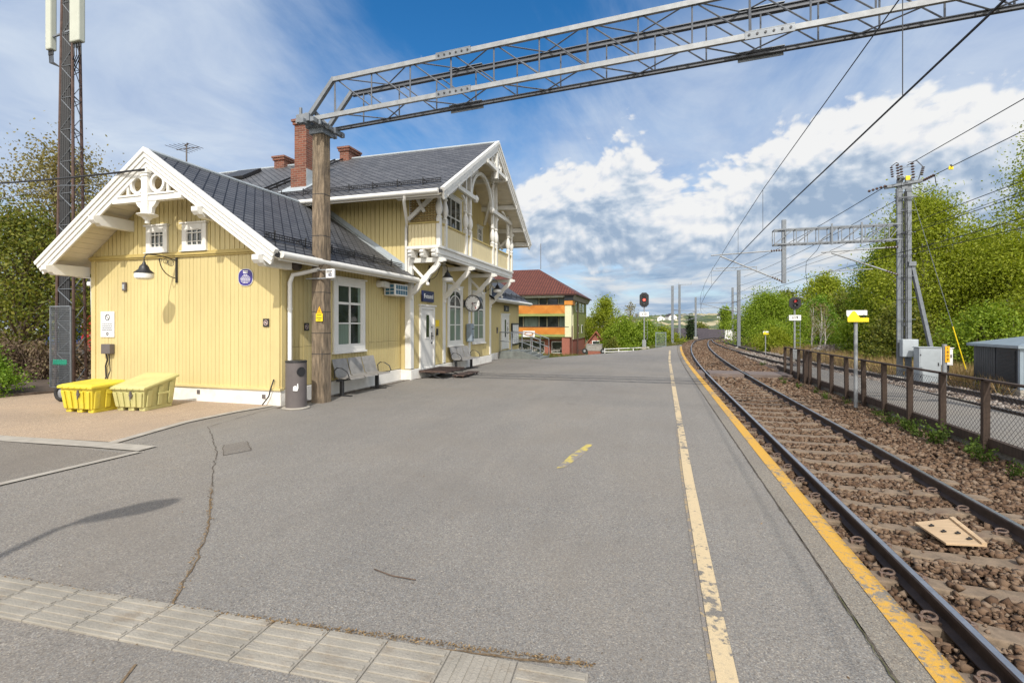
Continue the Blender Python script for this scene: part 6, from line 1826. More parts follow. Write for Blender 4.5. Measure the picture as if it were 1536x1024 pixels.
wire('messenger_wire', [(t2(Y)+.8, Y, 5.0-.022*(Y-24)) for Y in Y2], .009, 'thin messenger wire above the second track', n_=3)
wire('connector_wire', [(6.9, 24, 5.2), (6.75, 24, 4.9), (6.35, 24, 4.45), (6.35, 24.1, 4.0), (6.45, 24.2, 3.4)], .010, 'short bent connector wire hanging below the cantilever beam', n_=3)
for (a, c, r, lab) in (((9.3, 24, 7.5), (7.6, 52.5, 7.2), .016, 'upper feeder wire running from the steel mast towards the far masts'),
                       ((9.7, 24, 6.9), (8.4, 52.5, 6.4), .014, 'middle feeder wire running from the steel mast towards the far masts'),
                       ((9.78, 24, 6.1), (7.95, 52.5, 5.5), .012, 'lower feeder wire running from the steel mast towards the far masts'),
                       ((10.05, 24, 8.3), (10.0, -6, 7.55), .015, 'topmost feeder wire leaving the steel mast top to the upper right'),
                       ((10.6, 24, 7.62), (10.0, -6, 6.85), .015, 'feeder wire with yellow marker leaving the steel mast to the right'),
                       ((10.2, 24, 5.9), (10.1, -6, 5.75), .013, 'upper of the middle pair of wires right of the steel mast'),
                       ((10.2, 24, 5.5), (10.1, -6, 5.35), .013, 'lower of the middle pair of wires right of the steel mast'),
                       ((10.2, 24, 4.6), (10.1, -6, 4.2), .012, 'lowest wire crossing the birch crowns right of the steel mast')):
    wire('feeder_wire', [a, c], r, lab, sag=.25 if c[1] > 24 else .05)
e2 = empty('wire_marker', (10.55, 21.9, 7.57), 'small yellow marker tag hanging on the feeder wire right of the mast top', 'tag')
b = MB(); b.box((10.55, 21.9, 7.51), (.15, .04, .14)); b.build('tag_plate', M['sign_yellow'], e2, bevel=.02)
b = MB(); b.box((10.55, 21.9, 7.6), (.04, .06, .06)); b.build('clip', M['dark_steel'], e2)
# ------------------------------------------------------------------ buildings beyond the platform
e = empty('apartment_building', (-16, 62, -2.3), 'three storey building with orange balconies, olive side wall and red tiled hip roof', 'building')
AX1, AXL, AY, AYB = -9.72, -27.0, 59.6, 71.0
b = MB(); b.box2((AXL, AY, -.2), (AX1, AYB, 4.95)); b.build('wall', M['cream_panel'], e)
b = MB()
for k in range(26): b.box2((AX1+.001, AY-.02, -.1+k*.20), (AX1+.03, AYB, .08+k*.20))
b.build('side_cladding', M['olive'], e)
b = MB(); b.box2((AXL, AY+.15, -3), (AX1-.1, AYB, -.2)); b.build('ground_floor', M['red_brick_wall'], e)
b = MB(); b.box2((-10.9, 58.1, -3), (-9.95, 59.7, .2)); b.box2((-13.3, 59.2, -3), (-12.6, 59.8, -.2)); split_build(b, 'brick_pier', M['red_brick_wall'], e)
for x0, x1 in ((-17.2, -15.2), (-15.0, -13.4), (-12.5, -11.0)):
    b = MB(); b.box2((x0, AY+.05, -1.95), (x1, AY+.13, -.45)); f = b.build('shop_window', M['sign_white'], e)
    b = MB(); b.box2((x0+.1, AY+.02, -1.85), (x1-.1, AY+.07, -.55)); b.build('pane', M['glass'], f)
    b = MB()
    for q in range(5): b.box((x0+.3+q*(x1-x0-.6)/4, AY+.012, -1.6+rnd.uniform(0, .3)), (.22, .02, rnd.uniform(.2, .5)))
    split_build(b, 'display', M['bench_steel'], f)
def balcony(z0, z1, xr, lab):
    b = MB()
    b.box2((AXL, 58.0, z0), (xr, 59.6, z0+.06)); 
    b.box2((AXL, 58.0, z0+.06), (xr, 58.08, z0+.30)); b.box2((xr-.08, 58.08, z0+.06), (xr, 59.6, z0+.30)); o = b.build('balcony_floor', M['olive'], e)
    b = MB(); F = Face('y', 58.0)
    b.box2((AXL, 58.0, z0+.30), (xr, 58.06, z1)); b.box2((xr-.06, 58.06, z0+.30), (xr, 59.6, z1)); b.build('balcony_front', M['orange_boards'], o)
    b = MB(); hh = z1-z0-.30; x = AXL; per = 3.4
    while x < xr:
        up = ((x-AXL) % per) < per/2
        x1_ = min(x+hh, xr)
        zz0, zz1 = (z0+.30, z1) if up else (z1, z0+.30)
        if x1_ - x > hh*.8: b.bar((x, 57.985, zz0), (x1_, 57.985, zz1), .02, .055, (0, 1, 0)) if False else b.bar((x, 57.99, zz0), (x1_, 57.99, zz1), .05, .045, (0, 1, 0))
        x += .26
    b.build('board_joint', M['orange_dark'], o)
    b = MB(); b.box2((AXL, 57.95, z1), (xr+.03, 58.12, z1+.07)); b.build('balcony_rail', M['brown_steel'], o)
M['orange_dark'] = mat('joint_orange', (.50, .165, .018), .7)  # darker orange for the joints between the balcony boards
balcony(2.67, 4.04, -10.45, ''); balcony(.15, 1.32, -10.05, '')
for z0, z1 in ((1.55, 2.66), (4.15, 4.9)):
    x = AXL+.3; k = 0
    while x < -10.9:
        w_ = (1.35, 1.9, .9)[k % 3]; x1_ = min(x+w_, -10.75)
        b = MB(); b.box2((x, AY-.06, z0-.3), (x1_, AY+.02, z1)); f = b.build('window', M['black'], e)
        b = MB(); b.box2((x+.08, AY-.08, z0-.25), (x1_-.08, AY-.05, z1-.06)); b.build('pane', M['glass'] if k % 3 != 1 else M['curtain'], f)
        x = x1_+.14; k += 1
b = MB(); b.box2((AXL, 58.3, 4.92), (-10.3, 59.6, 5.06)); b.box2((AXL, 57.9, 5.06), (-10.2, 58.2, 5.34)); b.build('fascia', M['sign_white'], e)
b = MB()
for k in range(60):
    x = -26.5+k*.27
    if x < -10.6: b.box2((x, 57.86, 4.96), (x+.15, 58.2, 5.06))
b.build('awning_fringe', M['sign_white'], e)
b = MB(); b.box2((-10.5, 57.95, .15), (-9.70, 58.6, 4.02)); b.build('corner_panel', M['cream_panel'], e)
b = MB(); b.box2((-10.55, 57.85, 4.02), (-9.55, 59.6, 4.55)); b.build('corner_box', M['orange_boards'], e)
b = MB(); b.prism([(-10.6, 57.8, 4.56), (-9.5, 57.8, 4.56), (-9.35, 57.6, 5.36), (-10.4, 57.6, 5.36)], (0, 1.6, 0)); b.build('corner_roof', M['hut_dark'], e)
roof('roof', [(AXL-1, 57.4, 5.36), (-9.0, 57.4, 5.36), (-15.2, 64.4, 9.15), (AXL-1, 64.4, 9.15)], M['red_tiles'], .18, e)
roof('roof', [(-9.0, 57.4, 5.36), (-9.0, 71.6, 5.30), (-15.2, 64.6, 9.15), (-15.2, 64.4, 9.15)], M['red_tiles'], .18, e)
b = MB(); b.prism([(-9.1, 57.6, 5.34), (-9.1, 71.4, 5.28), (-9.5, 71.4, 4.55), (-9.5, 58.0, 4.6)], (-.14, 0, 0)); b.build('verge_board', M['concrete'], e)
for y0 in (61.2, 63.9, 66.6):
    b = MB(); b.box2((AX1+.02, y0, 3.3), (AX1+.07, y0+1.5, 4.45)); f = b.build('window', M['sign_white'], e)
    b = MB(); b.box2((AX1+.06, y0+.12, 3.4), (AX1+.08, y0+1.38, 4.36)); b.build('pane', M['curtain'], f)
for y0 in (62.5, 66.0):
    b = MB(); b.box2((AX1+.02, y0, .5), (AX1+.07, y0+1.1, 1.6)); f = b.build('window', M['sign_white'], e)
    b = MB(); b.box2((AX1+.06, y0+.1, .6), (AX1+.08, y0+1.0, 1.5)); b.build('pane', M['glass'], f)
b = MB(); b.tube([(-9.55, 62.0, 4.7), (-9.55, 62.0, -2.6)], .07, 8); b.tube([(-9.6, 57.9, 1.5), (-9.6, 57.9, -2.6)], .06, 8); b.build('downpipe', M['brown_steel'], e)
b = MB(); b.tube([(-14.9, 64, 9.1), (-14.9, 64, 12.6)], .04, 6); b.build('roof_antenna', M['bin_grey'], e)
e2 = empty('shop_sign', (-14.9, 57.97, .6), 'white shop sign with an orange and red oval on the lower orange balcony', 'sign')
b = MB(); b.box2((-15.75, 57.93, .12), (-14.25, 57.96, .86)); b.build('panel', M['sign_white'], e2)
b = MB(); b.prism([(-15.0+.62*math.cos(q/24*2*PI), 57.925, .46+.22*math.sin(q/24*2*PI)) for q in range(24)], (0, -.01, 0)); b.build('oval', M['orange_boards'], e2)
b = MB(); b.prism([(-15.0+.45*math.cos(q/24*2*PI), 57.912, .50+.10*math.sin(q/24*2*PI)) for q in range(24)], (0, -.01, 0)); b.build('inner_oval', M['sign_white'], e2)
b = MB(); b.prism([(-15.0+.55*math.cos(q/10*PI), 57.912, .62+.14*math.sin(q/10*PI)) for q in range(11)], (0, -.01, 0)); b.build('red_arc', M['red'], e2)

def small_house(nm, lab, cx, cy, zb, w_, d_, hw_, hr, wallm, roofm, rz=0, cat='house', group=None, wins=2):
    e = empty(nm, (cx, cy, zb), lab, cat, group, rz)
    def bld(b, n_, m, par=None, **k):
        o = b.build(n_, m, None, **k); o.parent = par or e; return o
    b = MB(); b.box2((-w_/2, -d_/2, -1), (w_/2, d_/2, hw_)); b.prism([(-w_/2, -d_/2, hw_), (w_/2, -d_/2, hw_), (0, -d_/2, hw_+hr*.96)], (0, d_, 0)); bld(b, 'wall', wallm)
    b = MB()
    for s in (-1, 1):
        b.prism([(0, -d_/2-.35, hw_+hr), (s*(w_/2+.4), -d_/2-.35, hw_-.4*hr/(w_/2)), (s*(w_/2+.4), -d_/2-.35, hw_-.4*hr/(w_/2)+.14), (0, -d_/2-.35, hw_+hr+.16)], (0, d_+.7, 0))
    bld(b, 'roof', roofm)
    for k in range(wins):
        x = -w_*.25+k*w_*.5/max(1, wins-1) if wins > 1 else 0
        b = MB(); b.box2((x-.45, -d_/2-.04, hw_*.4), (x+.45, -d_/2+.02, hw_*.4+1.1)); f = bld(b, 'window', M['sign_white'])
        b = MB(); b.box2((x-.37, -d_/2-.05, hw_*.4+.08), (x+.37, -d_/2-.03, hw_*.4+1.02)); bld(b, 'pane', M['glass'], f)
    return e
small_house('kiosk', 'small brick kiosk with red tiled roof beside the orange apartment building', -7.1, 61.0, -2.0, 1.9, 3.6, 1.5, 1.2, M['red_brick_wall'], M['red_tiles_plain'] if 'red_tiles_plain' in M else mat('kiosk_roof', (.24, .07, .04), .7, .2, 6), 0.1, 'kiosk', wins=1)
dkr = mat('dark_roof_tiles', (.055, .045, .05), .7, .2, 3)
small_house('house', 'low house with wide dark roof beyond the bend, left of the columnar tree', 4.0, 106, -3.9, 9, 12, 2.2, 2.4, M['lattice'], dkr, 1.52, group='dark roofed houses beyond the bend')
small_house('house', 'low house with dark roof just behind the columnar tree', 11.5, 114, -3.9, 8, 13, 2.0, 2.3, M['red_brick_wall'], dkr, 1.62, group='dark roofed houses beyond the bend')
small_house('house', 'red wooden house seen in the gap left of the station corner', -32.6, 24.0, 0, 4, 6, 3.0, 1.6, M['red'], dkr, .5)
def hill(x, y): return -2.5+12.0*((y-300)/400)**1.1*(1+.22*math.sin(x*.011+1)+.15*math.sin(x*.031))+1.5
for k, (x, y, s, lab) in enumerate(((5, 470, .8, 'leftmost white house on the distant wooded hill'), (14, 480, 1.0, 'largest white house on the distant wooded hill'), (62, 500, .9, 'small white house on the distant hill right of the line of masts'), (-30, 480, .9, 'cream farmhouse on the distant hill behind the glowing signal'))):
    small_house('farmhouse', lab, x, y, hill(x, y), 8*s, 9*s, 3.6*s, 2.6*s, M['sign_white'] if k < 3 else M['cream'], dkr, .4*k, group='white houses on the distant hill')

# parked trailer and white guard rail at the end of the platform
e = empty('trailer', (-6.6, 54, -1.6), 'small white two wheeled trailer parked by the kiosk', 'trailer')
b = MB(); b.box2((-7.3, 53.4, -1.25), (-5.6, 54.4, -.55)); b.box2((-7.35, 53.35, -.58), (-5.55, 54.45, -.52)); b.build('body', M['bench_steel'], e, bevel=.05)
for xx in (-7.45, -5.45):
    b = MB(); b.lathe((xx, 53.25, -1.25), [(.12, -.02), (.30, 0), (.30, .2), (.12, .22)], 16, 'y'); wv = b.build('wheel', M['tyre'], e, smooth=True)
    b = MB(); b.lathe((xx, 53.22, -1.25), [(.13, 0), (.13, .03)], 12, 'y'); b.build('rim', M['galv_light'], wv)
b = MB(); b.bar((-8.4, 53.9, -1.25), (-7.3, 53.9, -1.15), .06, .06); b.build('drawbar', M['dark_steel'], e)
e = empty('parked_car', (-36.5, 22.0, 0), 'blue and white parked car glimpsed between the lattice mast and the station', 'car')
def car(e, x, y, m):
    b = MB(); prof = [(-2.1, .35), (-2.15, .75), (-1.5, .95), (-.9, 1.42), (.7, 1.45), (1.5, .98), (2.1, .88), (2.15, .4)]
    b.prism([(x+p[0], y-.8, p[1]) for p in prof], (0, 1.6, 0)); b.build('body', m, e, bevel=.06)
    b = MB(); b.prism([(x+p[0], y-.815, p[1]) for p in ((-1.3, .97), (-.82, 1.36), (.62, 1.38), (1.2, 1.0))], (0, 1.63, 0)); b.build('side_window', M['glass'], e)
    for wx in (-1.35, 1.35):
        for wy in (-.82, .66):
            b = MB(); b.lathe((x+wx, y+wy, .32), [(.15, -.01), (.32, 0), (.32, .16), (.15, .17)], 16, 'y'); b.build('wheel', M['tyre'], e, smooth=True)
car(e, -36.5, 22.0, mat('car_blue', (.03, .10, .35), .3, .03, 3))
e = empty('guard_rail', (-3, 50, -1.2), 'low white guard rail on the bank beyond the platform end', 'guard rail')
b = MB()
for z in (-.52, -.80): b.bar((-5.0, 50.5, z-.35), (-.6, 48, z), .05, .08)
b.build('rail', M['sign_white'], e)
for k in range(4):
    b = MB(); f = k/3; b.box((-5+4.4*f, 50.56-2.5*f, -.95-.3*(1-f)), (.08, .08, .9)); b.build('post', M['sign_white'], e)
e = empty('mesh_gate', (.3, 47.5, -.6), 'pale blue metal gate leaf standing right of the glowing signal', 'gate')
b = MB()
for x in (.05, .95): b.bar((x, 47.5+x*.3, -.7), (x, 47.5+x*.3, .95), .06, .06)
for z in (-.4, .9): b.bar((.05, 47.515, z), (.95, 47.785, z), .05, .05)
b.build('frame', M['mailgrey'], e)
b = MB()
for k in range(8): b.bar((.15+k*.1, 47.54+k*.03, -.4), (.15+k*.1, 47.54+k*.03, .9), .02, .02)
b.build('bar', M['mailgrey'], e)
for (cx, cy, zb, h, lab) in ((10.4, 78, -.8, 1.6, 'white track side cabinet with a yellow top sign by the curve'), (11.6, 80, -.8, 1.3, 'grey brown track side cabinet behind the white one by the curve')):
    cabinet('track_cabinet', lab, cx, cy, zb, 1.0, .6, h, M['sign_white'] if h > 1.5 else M['bench_steel'])
e = empty('street_lamp', (14.5, 66, -.7), 'thin curved street lamp in front of the round green bush', 'street lamp')
b = MB(); b.tube([(13.9, 60, -.7), (13.9, 60, 2.2), (14.1, 60, 2.5), (14.6, 60, 2.55)], .05, 8); b.build('pole', M['galv_light'], e)
b = MB(); b.box((14.75, 60, 2.53), (.45, .16, .08)); b.build('lamp_head', M['galv_light'], e, bevel=.02)

# ------------------------------------------------------------------ vegetation
def leaves(name, centres, sig, counts, size, m, parent, seed, droop=0, flat=0):
    rs = np.random.RandomState(seed); C_ = []
    for c, s, n_ in zip(centres, sig, counts):
        g = rs.randn(n_, 3)*np.array(s)
        if droop: g[:, 2] -= np.abs(rs.randn(n_))*droop*s[2]
        C_.append(g+np.array(c))
    P = np.concatenate(C_); n_ = len(P)
    a = rs.randn(n_, 3); a /= np.linalg.norm(a, axis=1)[:, None]
    r = rs.randn(n_, 3); r[:, 2] *= .6
    bb = np.cross(a, r); bb /= np.linalg.norm(bb, axis=1)[:, None]+1e-6
    s = size*(rs.rand(n_, 1)*.8+.6)
    V = np.stack([P-a*s*.5, P+bb*s*.32, P+a*s*.5, P-bb*s*.32], 1).reshape(-1, 3)
    return big_mesh(name, V, np.arange(4*n_).reshape(-1, 4), m, parent)

def tree(nm, lab, x, y, zb, h, r, cb, lm, bm_, n_, leaf, clumps=70, seed=1, cat='tree', group=None, shape=1.0, droop=.5, trunks=1, tw=.16, shell=.55, top=.35, sig=.13):
    e = empty(nm, (x, y, zb), lab, cat, group)
    rs = random.Random(seed); cs = []; sg = []; ct = []
    for k in range(clumps):
        f = rs.random()**.85
        z = cb+(1-cb)*f
        prof = math.sin(PI*min(1, max(.03, (f*(1-top*.0)+.18)/1.18))**(.75*shape))**.75
        if f > .8: prof *= 1-(f-.8)*2.6*top/.35*.8
        rad = r*max(.06, prof)*(shell+(1-shell)*rs.random()) if rs.random() < .75 else r*prof*rs.random()*.7
        a = rs.random()*2*PI
        lobes = 1+.22*math.sin(a*3+seed)+.14*math.sin(a*5+seed*2+f*6)
        cs.append((x+rad*lobes*math.cos(a), y+rad*lobes*math.sin(a), zb+h*z))
        s = r*sig*rs.uniform(.6, 1.7); sg.append((s, s, s*rs.uniform(.6, 1.1))); ct.append(s*rs.uniform(.5, 1.3))
    tot = sum(c*c for c in ct); ct = [max(6, int(n_*c*c/tot)) for c in ct]
    leaves('crown', cs, sg, ct, leaf, lm, e, seed, droop)
    b = MB()
    for q in range(trunks):
        ox, oy = (rs.uniform(-.3, .3)*r*.3*(trunks > 1), rs.uniform(-.3, .3)*r*.3*(trunks > 1))
        pts = []; rad = []
        for i in range(9):
            f = i/8; pts.append((x+ox*(1+2*f)+r*.06*math.sin(f*5+seed+q), y+oy*(1+2*f)+r*.05*math.sin(f*4+seed*2+q), zb-.2+h*.92*f)); rad.append(max(.012, tw*(1-f)**.8+.01))
        b.tube(pts, rad, 8)
        for k in range(int(clumps*.6/trunks)):
            c = cs[(k*trunks+q) % len(cs)]; f = max(.12, min(.85, (c[2]-zb)/h-.16)); i = int(f*8)
            p = Vector(pts[i]).lerp(Vector(pts[min(8, i+1)]), f*8-i); cc = Vector(c); mid = p.lerp(cc, .55)+Vector((0, 0, .05*h))
            b.tube([p, mid, cc], [max(.008, rad[i]*.38), max(.006, rad[i]*.2), .006], 5)
    b.build('trunk', bm_, e, smooth=True, recalc=False)
    return e
B_, G_, D_, O_, L_ = M['leaf_birch'], M['leaf_green'], M['leaf_dark'], M['leaf_olive'], M['leaf_bright']
bk, bb_ = M['bark'], M['birch_bark']
# right hand side
g = 'birch trees right of the tracks'
tree('birch_tree', 'tall yellow green birch rising just right of the steel mast', 16.6, 37.5, -.7, 10.6, 3.6, .06, B_, bb_, 60000, .135, 230, 3, group=g, trunks=2, droop=1.0, sig=.13)
tree('birch_tree', 'tallest thin topped birch at the right edge of the picture', 23.0, 36.0, -.7, 14.6, 4.0, .10, B_, bb_, 44000, .135, 190, 9, group=g, trunks=2, droop=1.1, sig=.12)
tree('birch_tree', 'darker green birch left of the steel mast behind the yellow wedge sign', 16.3, 41.5, -.7, 7.9, 2.8, .05, G_, bb_, 42000, .14, 170, 14, group=g, trunks=2, droop=.9)
tree('birch_tree', 'lower bushy birch between the two tall birches', 19.6, 34.5, -.7, 7.0, 3.3, .04, B_, bb_, 42000, .135, 170, 21, group=g, trunks=3, droop=.8)
tree('birch_tree', 'leafy birch right behind the anthracite hut', 19.6, 27.5, -.7, 6.3, 3.2, .05, B_, bb_, 42000, .115, 170, 27, group=g, trunks=3, droop=.8)
tree('birch_tree', 'sparse whitish birch behind the cantilever beam', 21.0, 50.0, -.7, 10.0, 3.2, .2, O_, bb_, 9000, .17, 90, 31, group=g, droop=1.0)
tree('birch_tree', 'broad birch filling the gap behind the two tallest birches', 24.5, 47, -.7, 9.0, 5.2, .04, B_, bb_, 36000, .19, 170, 34, group=g, trunks=2, droop=.8)
tree('birch_tree', 'green birch far back right of the cantilever beam', 25.5, 55, -.7, 8.2, 4.6, .04, G_, bb_, 28000, .19, 150, 35, group=g, trunks=2, droop=.8)
tree('birch_tree', 'birch half hidden behind the one at the right edge', 29.5, 40, -.7, 9.2, 5.0, .04, B_, bb_, 30000, .17, 150, 36, group=g, trunks=2, droop=.8)
tree('shrub', 'dense dark shrub at the foot of the birches behind the steel mast', 13.6, 33.0, -.7, 3.2, 2.2, .02, D_, bk, 11000, .13, 70, 33, 'shrub', 'shrubs at the foot of the birches', trunks=5, tw=.05)
tree('shrub', 'green shrub at the foot of the birches right of the white cabinet', 15.5, 29.0, -.7, 3.0, 2.2, .02, G_, bk, 11000, .12, 70, 37, 'shrub', 'shrubs at the foot of the birches', trunks=5, tw=.05)
tree('shrub', 'olive shrub behind the yellow wedge sign', 13.9, 40.0, -.7, 3.2, 1.8, .02, G_, bk, 9000, .14, 60, 39, 'shrub', 'shrubs at the foot of the birches', trunks=5, tw=.05)
tree('round_bush', 'big rounded fresh green willow bush right of the curve', 12.3, 62.0, -.9, 5.7, 4.2, .03, G_, bk, 36000, .16, 190, 41, 'bush', shape=.8, trunks=5, tw=.08, shell=.7, droop=.2)
tree('shrub', 'low green shrub in front of the round willow bush', 11.6, 55.5, -.9, 2.6, 2.6, .02, G_, bk, 10000, .16, 70, 43, 'shrub', 'low shrubs right of the curve', trunks=5, tw=.04)
tree('shrub', 'yellowish low shrub behind the small yellow track sign', 9.9, 47.0, -.8, 2.0, 1.9, .02, B_, bk, 7000, .14, 50, 45, 'shrub', 'low shrubs right of the curve', trunks=5, tw=.04)
tree('broadleaf_tree', 'large pale green tree far behind the octagonal signal', 25.5, 86, -.9, 9.6, 5.0, .15, B_, bk, 14000, .30, 100, 47, group='trees behind the octagonal signal')
tree('broadleaf_tree', 'bright lime green tree right behind the octagonal signal', 19.4, 68, -.9, 5.6, 2.5, .16, L_, bk, 14000, .19, 90, 49, group='trees behind the octagonal signal', shape=.85, shell=.65)
tree('broadleaf_tree', 'dull green tree between the willow bush and the octagonal signal', 19.5, 84, -.9, 7.2, 3.6, .1, D_, bk, 9000, .30, 80, 51, group='trees behind the octagonal signal')
tree('broadleaf_tree', 'dark green tree behind the bright lime green tree', 24.5, 74, -.9, 6.2, 3.4, .05, D_, bk, 12000, .24, 90, 53, group='trees behind the octagonal signal')
for k, (x, y, lab) in enumerate(((13.6, 49.5, 'leftmost bare pale sapling right of the octagonal signal'), (14.1, 49, 'middle bare pale sapling right of the octagonal signal'), (14.7, 50, 'rightmost bare pale sapling right of the octagonal signal'))):
    tree('sapling', lab, x, y, -.8, 4.6-.3*k, 1.0, .35, O_, bb_, 380, .12, 34, 60+k, 'sapling', 'bare saplings', tw=.06)
# the low hedge-like growth left of the curve
g2 = 'bushes left of the curve'
tree('broadleaf_tree', 'pale yellow green round topped tree right of the orange apartment building', -7.0, 72, -2.6, 7.9, 2.9, .2, B_, bk, 14000, .22, 100, 71, shape=.85, shell=.6)
tree('bush', 'dark olive bush directly left of the glowing signal', -3.5, 59, -2.3, 4.4, 2.5, .03, G_, bk, 14000, .19, 90, 73, 'bush', g2, trunks=5, tw=.07)
tree('bush', 'green bush directly behind the glowing signal', -1.2, 60, -2.0, 3.7, 2.6, .03, G_, bk, 13000, .19, 90, 75, 'bush', g2, trunks=5, tw=.07)
tree('bush', 'brownish green bush right of the glowing signal', 1.0, 66, -1.7, 2.7, 2.2, .03, B_, bk, 10000, .19, 80, 77, 'bush', g2, trunks=5, tw=.07)
tree('bush', 'small dark bush by the kiosk', -4.7, 55, -2.2, 2.1, 1.2, .03, D_, bk, 6000, .17, 50, 79, 'bush', g2, trunks=4, tw=.05)
tree('bare_tree', 'nearly bare grey tree between the olive wall and the bushes', -3.6, 75, -2.4, 7.4, 2.0, .3, O_, bk, 900, .2, 60, 81, tw=.1)
tree('columnar_tree', 'dark narrow columnar conifer near the dark roofs', 6.6, 99, -3.0, 5.9, .75, .02, M['leaf_conifer'], bk, 5000, .22, 60, 83, shape=.6, droop=.1, sig=.3)
tree('spruce_tree', 'dark green spruce right of the curve', 15.2, 118, -2.6, 7.7, 2.8, .02, G_, bk, 9000, .32, 80, 85, shape=.35, top=.6)
tree('spruce_tree', 'small very dark spruce right of the white cabinet', 14.8, 100, -1.8, 3.9, 1.0, .02, M['leaf_conifer'], bk, 4000, .22, 50, 87, shape=.35, top=.6)
tree('broadleaf_tree', 'green tree right of the spruce at the bend', 20.5, 112, -2.0, 6.0, 3.5, .05, G_, bk, 9000, .3, 70, 89)
tree('broadleaf_tree', 'hazy green tree left of the dark columnar conifer', -1.5, 125, -3.8, 4.6, 3.4, .05, D_, bk, 7000, .34, 70, 91)
tree('broadleaf_tree', 'hazy green tree between the far steel masts', 12.5, 150, -4.2, 5.4, 4.0, .05, D_, bk, 7000, .38, 70, 93)
# left hand side
g3 = 'trees left of the station'
tree('birch_tree', 'tall brownish topped birch behind the telecom mast', -24.6, 14.6, 0, 9.2, 3.6, .22, O_, bk, 19000, .11, 210, 101, group=g3, droop=1.0, sig=.12)
tree('broadleaf_tree', 'dense dark green tree low in front of the tall birch', -23.6, 12.6, 0, 6.0, 3.0, .10, D_, bk, 20000, .115, 140, 103, group=g3, droop=.5, shell=.6)
tree('broadleaf_tree', 'green tree glimpsed between the telecom mast and the station', -29.5, 22.5, 0, 7.8, 4.0, .12, D_, bk, 17000, .15, 120, 105, group=g3)
tree('broadleaf_tree', 'olive tree crown at the left edge of the picture', -29, 12.2, 0, 7.0, 3.4, .15, D_, bk, 14000, .13, 110, 107, group=g3)
for k, (x, y, h_, r_, lm_, lab) in enumerate(((30, 26, 8.5, 4.2, B_, 'broad birch beyond the anthracite hut, outside the right edge'), (37, 36, 9.5, 5, G_, 'large green tree farther right of the anthracite hut'), (36, 52, 10, 5.5, B_, 'tall birch far behind the anthracite hut'), (47, 46, 9, 5.5, G_, 'rounded tree farthest right beyond the tracks'), (44, 70, 10, 6, D_, 'dark tree on the far right beyond the birches'))):
    tree('birch_tree', lab, x, y, -.7, h_, r_, .05, lm_, bb_, 15000, .24, 120, 400+k, group=g, trunks=2, droop=.8)
for k, (x, y, h_, r_, lm_, lab) in enumerate(((-38, 16, 9, 4.5, D_, 'dark green tree farther left behind the hedge'), (-46, 9, 8, 4.5, O_, 'brownish tree farthest left along the hedge'), (-44, 28, 10, 5.5, G_, 'green tree in the back left beyond the red house'))):
    tree('broadleaf_tree', lab, x, y, 0, h_, r_, .1, lm_, bk, 13000, .2, 110, 410+k, group=g3)
# hedge and clipped bush
def hedge(nm, lab, a, c, wd, h, lm, n_, leaf, seed):
    e = empty(nm, (a[0], a[1], 0), lab, nm.replace('_', ' '))
    rs = random.Random(seed); cs = []; sg = []; ct = []; L = math.hypot(c[0]-a[0], c[1]-a[1]); k = int(L*16)
    dx, dy = (c[0]-a[0])/L, (c[1]-a[1])/L
    for i in range(k):
        f = rs.random(); o_ = rs.uniform(-.5, .5)*wd
        cs.append((a[0]+dx*L*f-dy*o_, a[1]+dy*L*f+dx*o_, h*(.08+.84*rs.random()))); s = rs.uniform(.10, .2); sg.append((s, s, s)); ct.append(n_//k)
    leaves('foliage', cs, sg, ct, leaf, lm, e, seed)
    b = MB()
    for i in range(int(L*42)):
        f = rs.random(); o_ = rs.uniform(-.5, .5)*wd; x, y = a[0]+dx*L*f-dy*o_, a[1]+dy*L*f+dx*o_
        b.tube([(x, y, 0), (x+rs.uniform(-.15, .15), y+rs.uniform(-.15, .15), h*.55), (x+rs.uniform(-.3, .3), y+rs.uniform(-.3, .3), h*rs.uniform(.85, 1.08))], [.012, .008, .004], 4)
    b.build('stem', M['twig'], e, recalc=False)
hedge('hedge', 'brown still leafless clipped hedge behind the telecom mast', (-21.5, 6.2), (-16.3, 11.6), .9, 1.12, M['leaf_hedge'], 26000, .075, 5)
tree('clipped_bush', 'rounded bright green bush at the left edge in front of the hedge', -15.25, 7.35, 0, 1.02, .72, .03, L_, bk, 12000, .052, 120, 121, 'bush', trunks=6, tw=.025, shape=.75, shell=.7, sig=.14, droop=0)
tag(MB().prism([(-17.5, 6.7, .012), (-14.7, 6.9, .012), (-14.2, 8.4, .012), (-16.0, 11.8, .012), (-22.5, 7.0, .012)], (0, 0, .04)).build('flower_bed', M['dirt']), kind='structure')

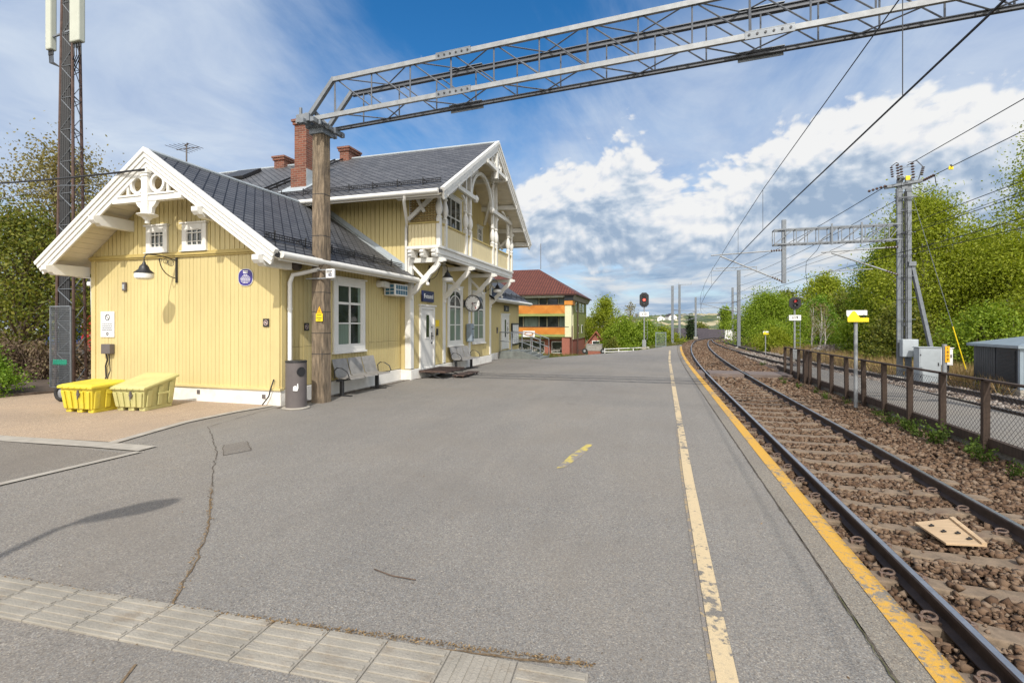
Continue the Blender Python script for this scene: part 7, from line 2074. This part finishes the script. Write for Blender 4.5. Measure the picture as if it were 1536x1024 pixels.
# weeds at the foot of the fence, each clump on its own
wd_ = [(5.15, 13.1, .32), (5.2, 12.3, .42), (5.28, 14.1, .25), (5.15, 11.15, .50), (5.35, 10.5, .35), (5.2, 9.9, .42), (5.25, 16.0, .22), (5.0, 16.9, .28), (5.1, 18.3, .22), (4.95, 19.6, .25), (4.8, 21.0, .22), (4.9, 22.0, .2), (5.2, 9.1, .3), (6.1, 26.5, .3), (5.5, 29.3, .3), (5.3, 12.75, .26), (5.12, 11.75, .3)]
first = None
for k, (x, y, s) in enumerate(wd_):
    if k < 4:
        e = empty('weed_clump', (0, 0, 0), None, None)
        rs = random.Random(200+k); cs = []; b = MB()
        for q in range(11):
            a = rs.random()*6.28; r_ = rs.uniform(.1, .8); z = rs.uniform(.35, 1.15)
            tip = (r_*math.cos(a), r_*math.sin(a), z); b.tube([(0, 0, 0), (tip[0]*.45, tip[1]*.45, z*.6), tip], [.012, .009, .005], 4)
            for w_ in (.55, .75, 1.0): cs.append((tip[0]*w_, tip[1]*w_, tip[2]*w_))
        lf = leaves('foliage', cs, [(.13, .13, .11)]*len(cs), [7]*len(cs), .16, M['leaf_weed'], e, 300+k)
        st_ = b.build('stem', M['leaf_weed'], e, recalc=False)
        first = (first or [])+[e]
        o = e
    else: o = copy_tree(first[k % 4])
    o.location = (x+off(y), y, -.62); o.rotation_euler = (0, 0, k*1.3); o.scale = (s*.7, s*.7, s*.85)
    tag(o, 'green weed clump growing from the ballast at the foot of the mesh fence' if y < 25 else 'green weed clump growing on the ballast between the two tracks', 'weed', 'weeds at the foot of the mesh fence' if y < 25 else 'weeds between the two tracks')

def blades(name, fn, n_, h, m, seed, wd=.012):
    rs = np.random.RandomState(seed); P = np.array([fn(rs) for _ in range(n_)])
    a = rs.rand(n_)*6.28; hh = h*(rs.rand(n_)*.8+.4); lean = rs.randn(n_, 2)*.3*hh[:, None]
    dx = np.stack([np.cos(a), np.sin(a), np.zeros(n_)], 1)*wd*(hh[:, None]/h)
    tip = P+np.stack([lean[:, 0], lean[:, 1], hh], 1)
    V = np.stack([P-dx, P+dx, tip], 1).reshape(-1, 3)
    return tag(big_mesh(name, V, np.arange(3*n_).reshape(-1, 3), m), kind='stuff')
def f1(rs):
    y = rs.uniform(20, 46); x = rs.uniform(max(t2(y)+3.0, 10.3 if y < 30 else 9), 15); return (x, y, gz(x, y)+.02)
blades('dry_grass', f1, 16000, .62, M['dry_grass'], 1, .022)
def f2(rs):
    y = rs.uniform(26, 62)
    xe = interp(y, [(23, -5.6), (28, -3.0), (33, -.9), (39.2, .9), (42.2, 1.2), (64, 2.2)])
    x = xe-.15-abs(rs.randn())*2.4; return (x, y, gz(x, y))
blades('grass', f2, 15000, .34, M['grass'], 2, .02)
def f3(rs):
    y = rs.uniform(42.3, 75); o = off(y); x = rs.uniform(o-1.5, o+1.0); return (x, y, gz(x, y))
blades('grass', f3, 5000, .28, M['grass'], 3, .02)
def f4(rs):
    y = rs.uniform(44, 90); x = t2(min(y, 70))+off(max(70, y))-off(70)+rs.uniform(3.4, 9); return (x, y, gz(x, y))
blades('grass', f4, 9000, .5, M['dry_grass'], 4, .03)
# rubble bank behind the octagonal signal
def bank():
    rs = np.random.RandomState(8); n_ = 900
    P = np.stack([rs.normal(12.6, 1.3, n_), rs.normal(41.5, .9, n_), np.zeros(n_)], 1)
    P[:, 2] = -.7+.75*np.exp(-((P[:, 0]-12.6)/1.5)**2-((P[:, 1]-41.5)/1.1)**2)
    stones('rubble_heap', P, rs.uniform(.07, .2, n_), M['stones_grey'], 9)
bank()
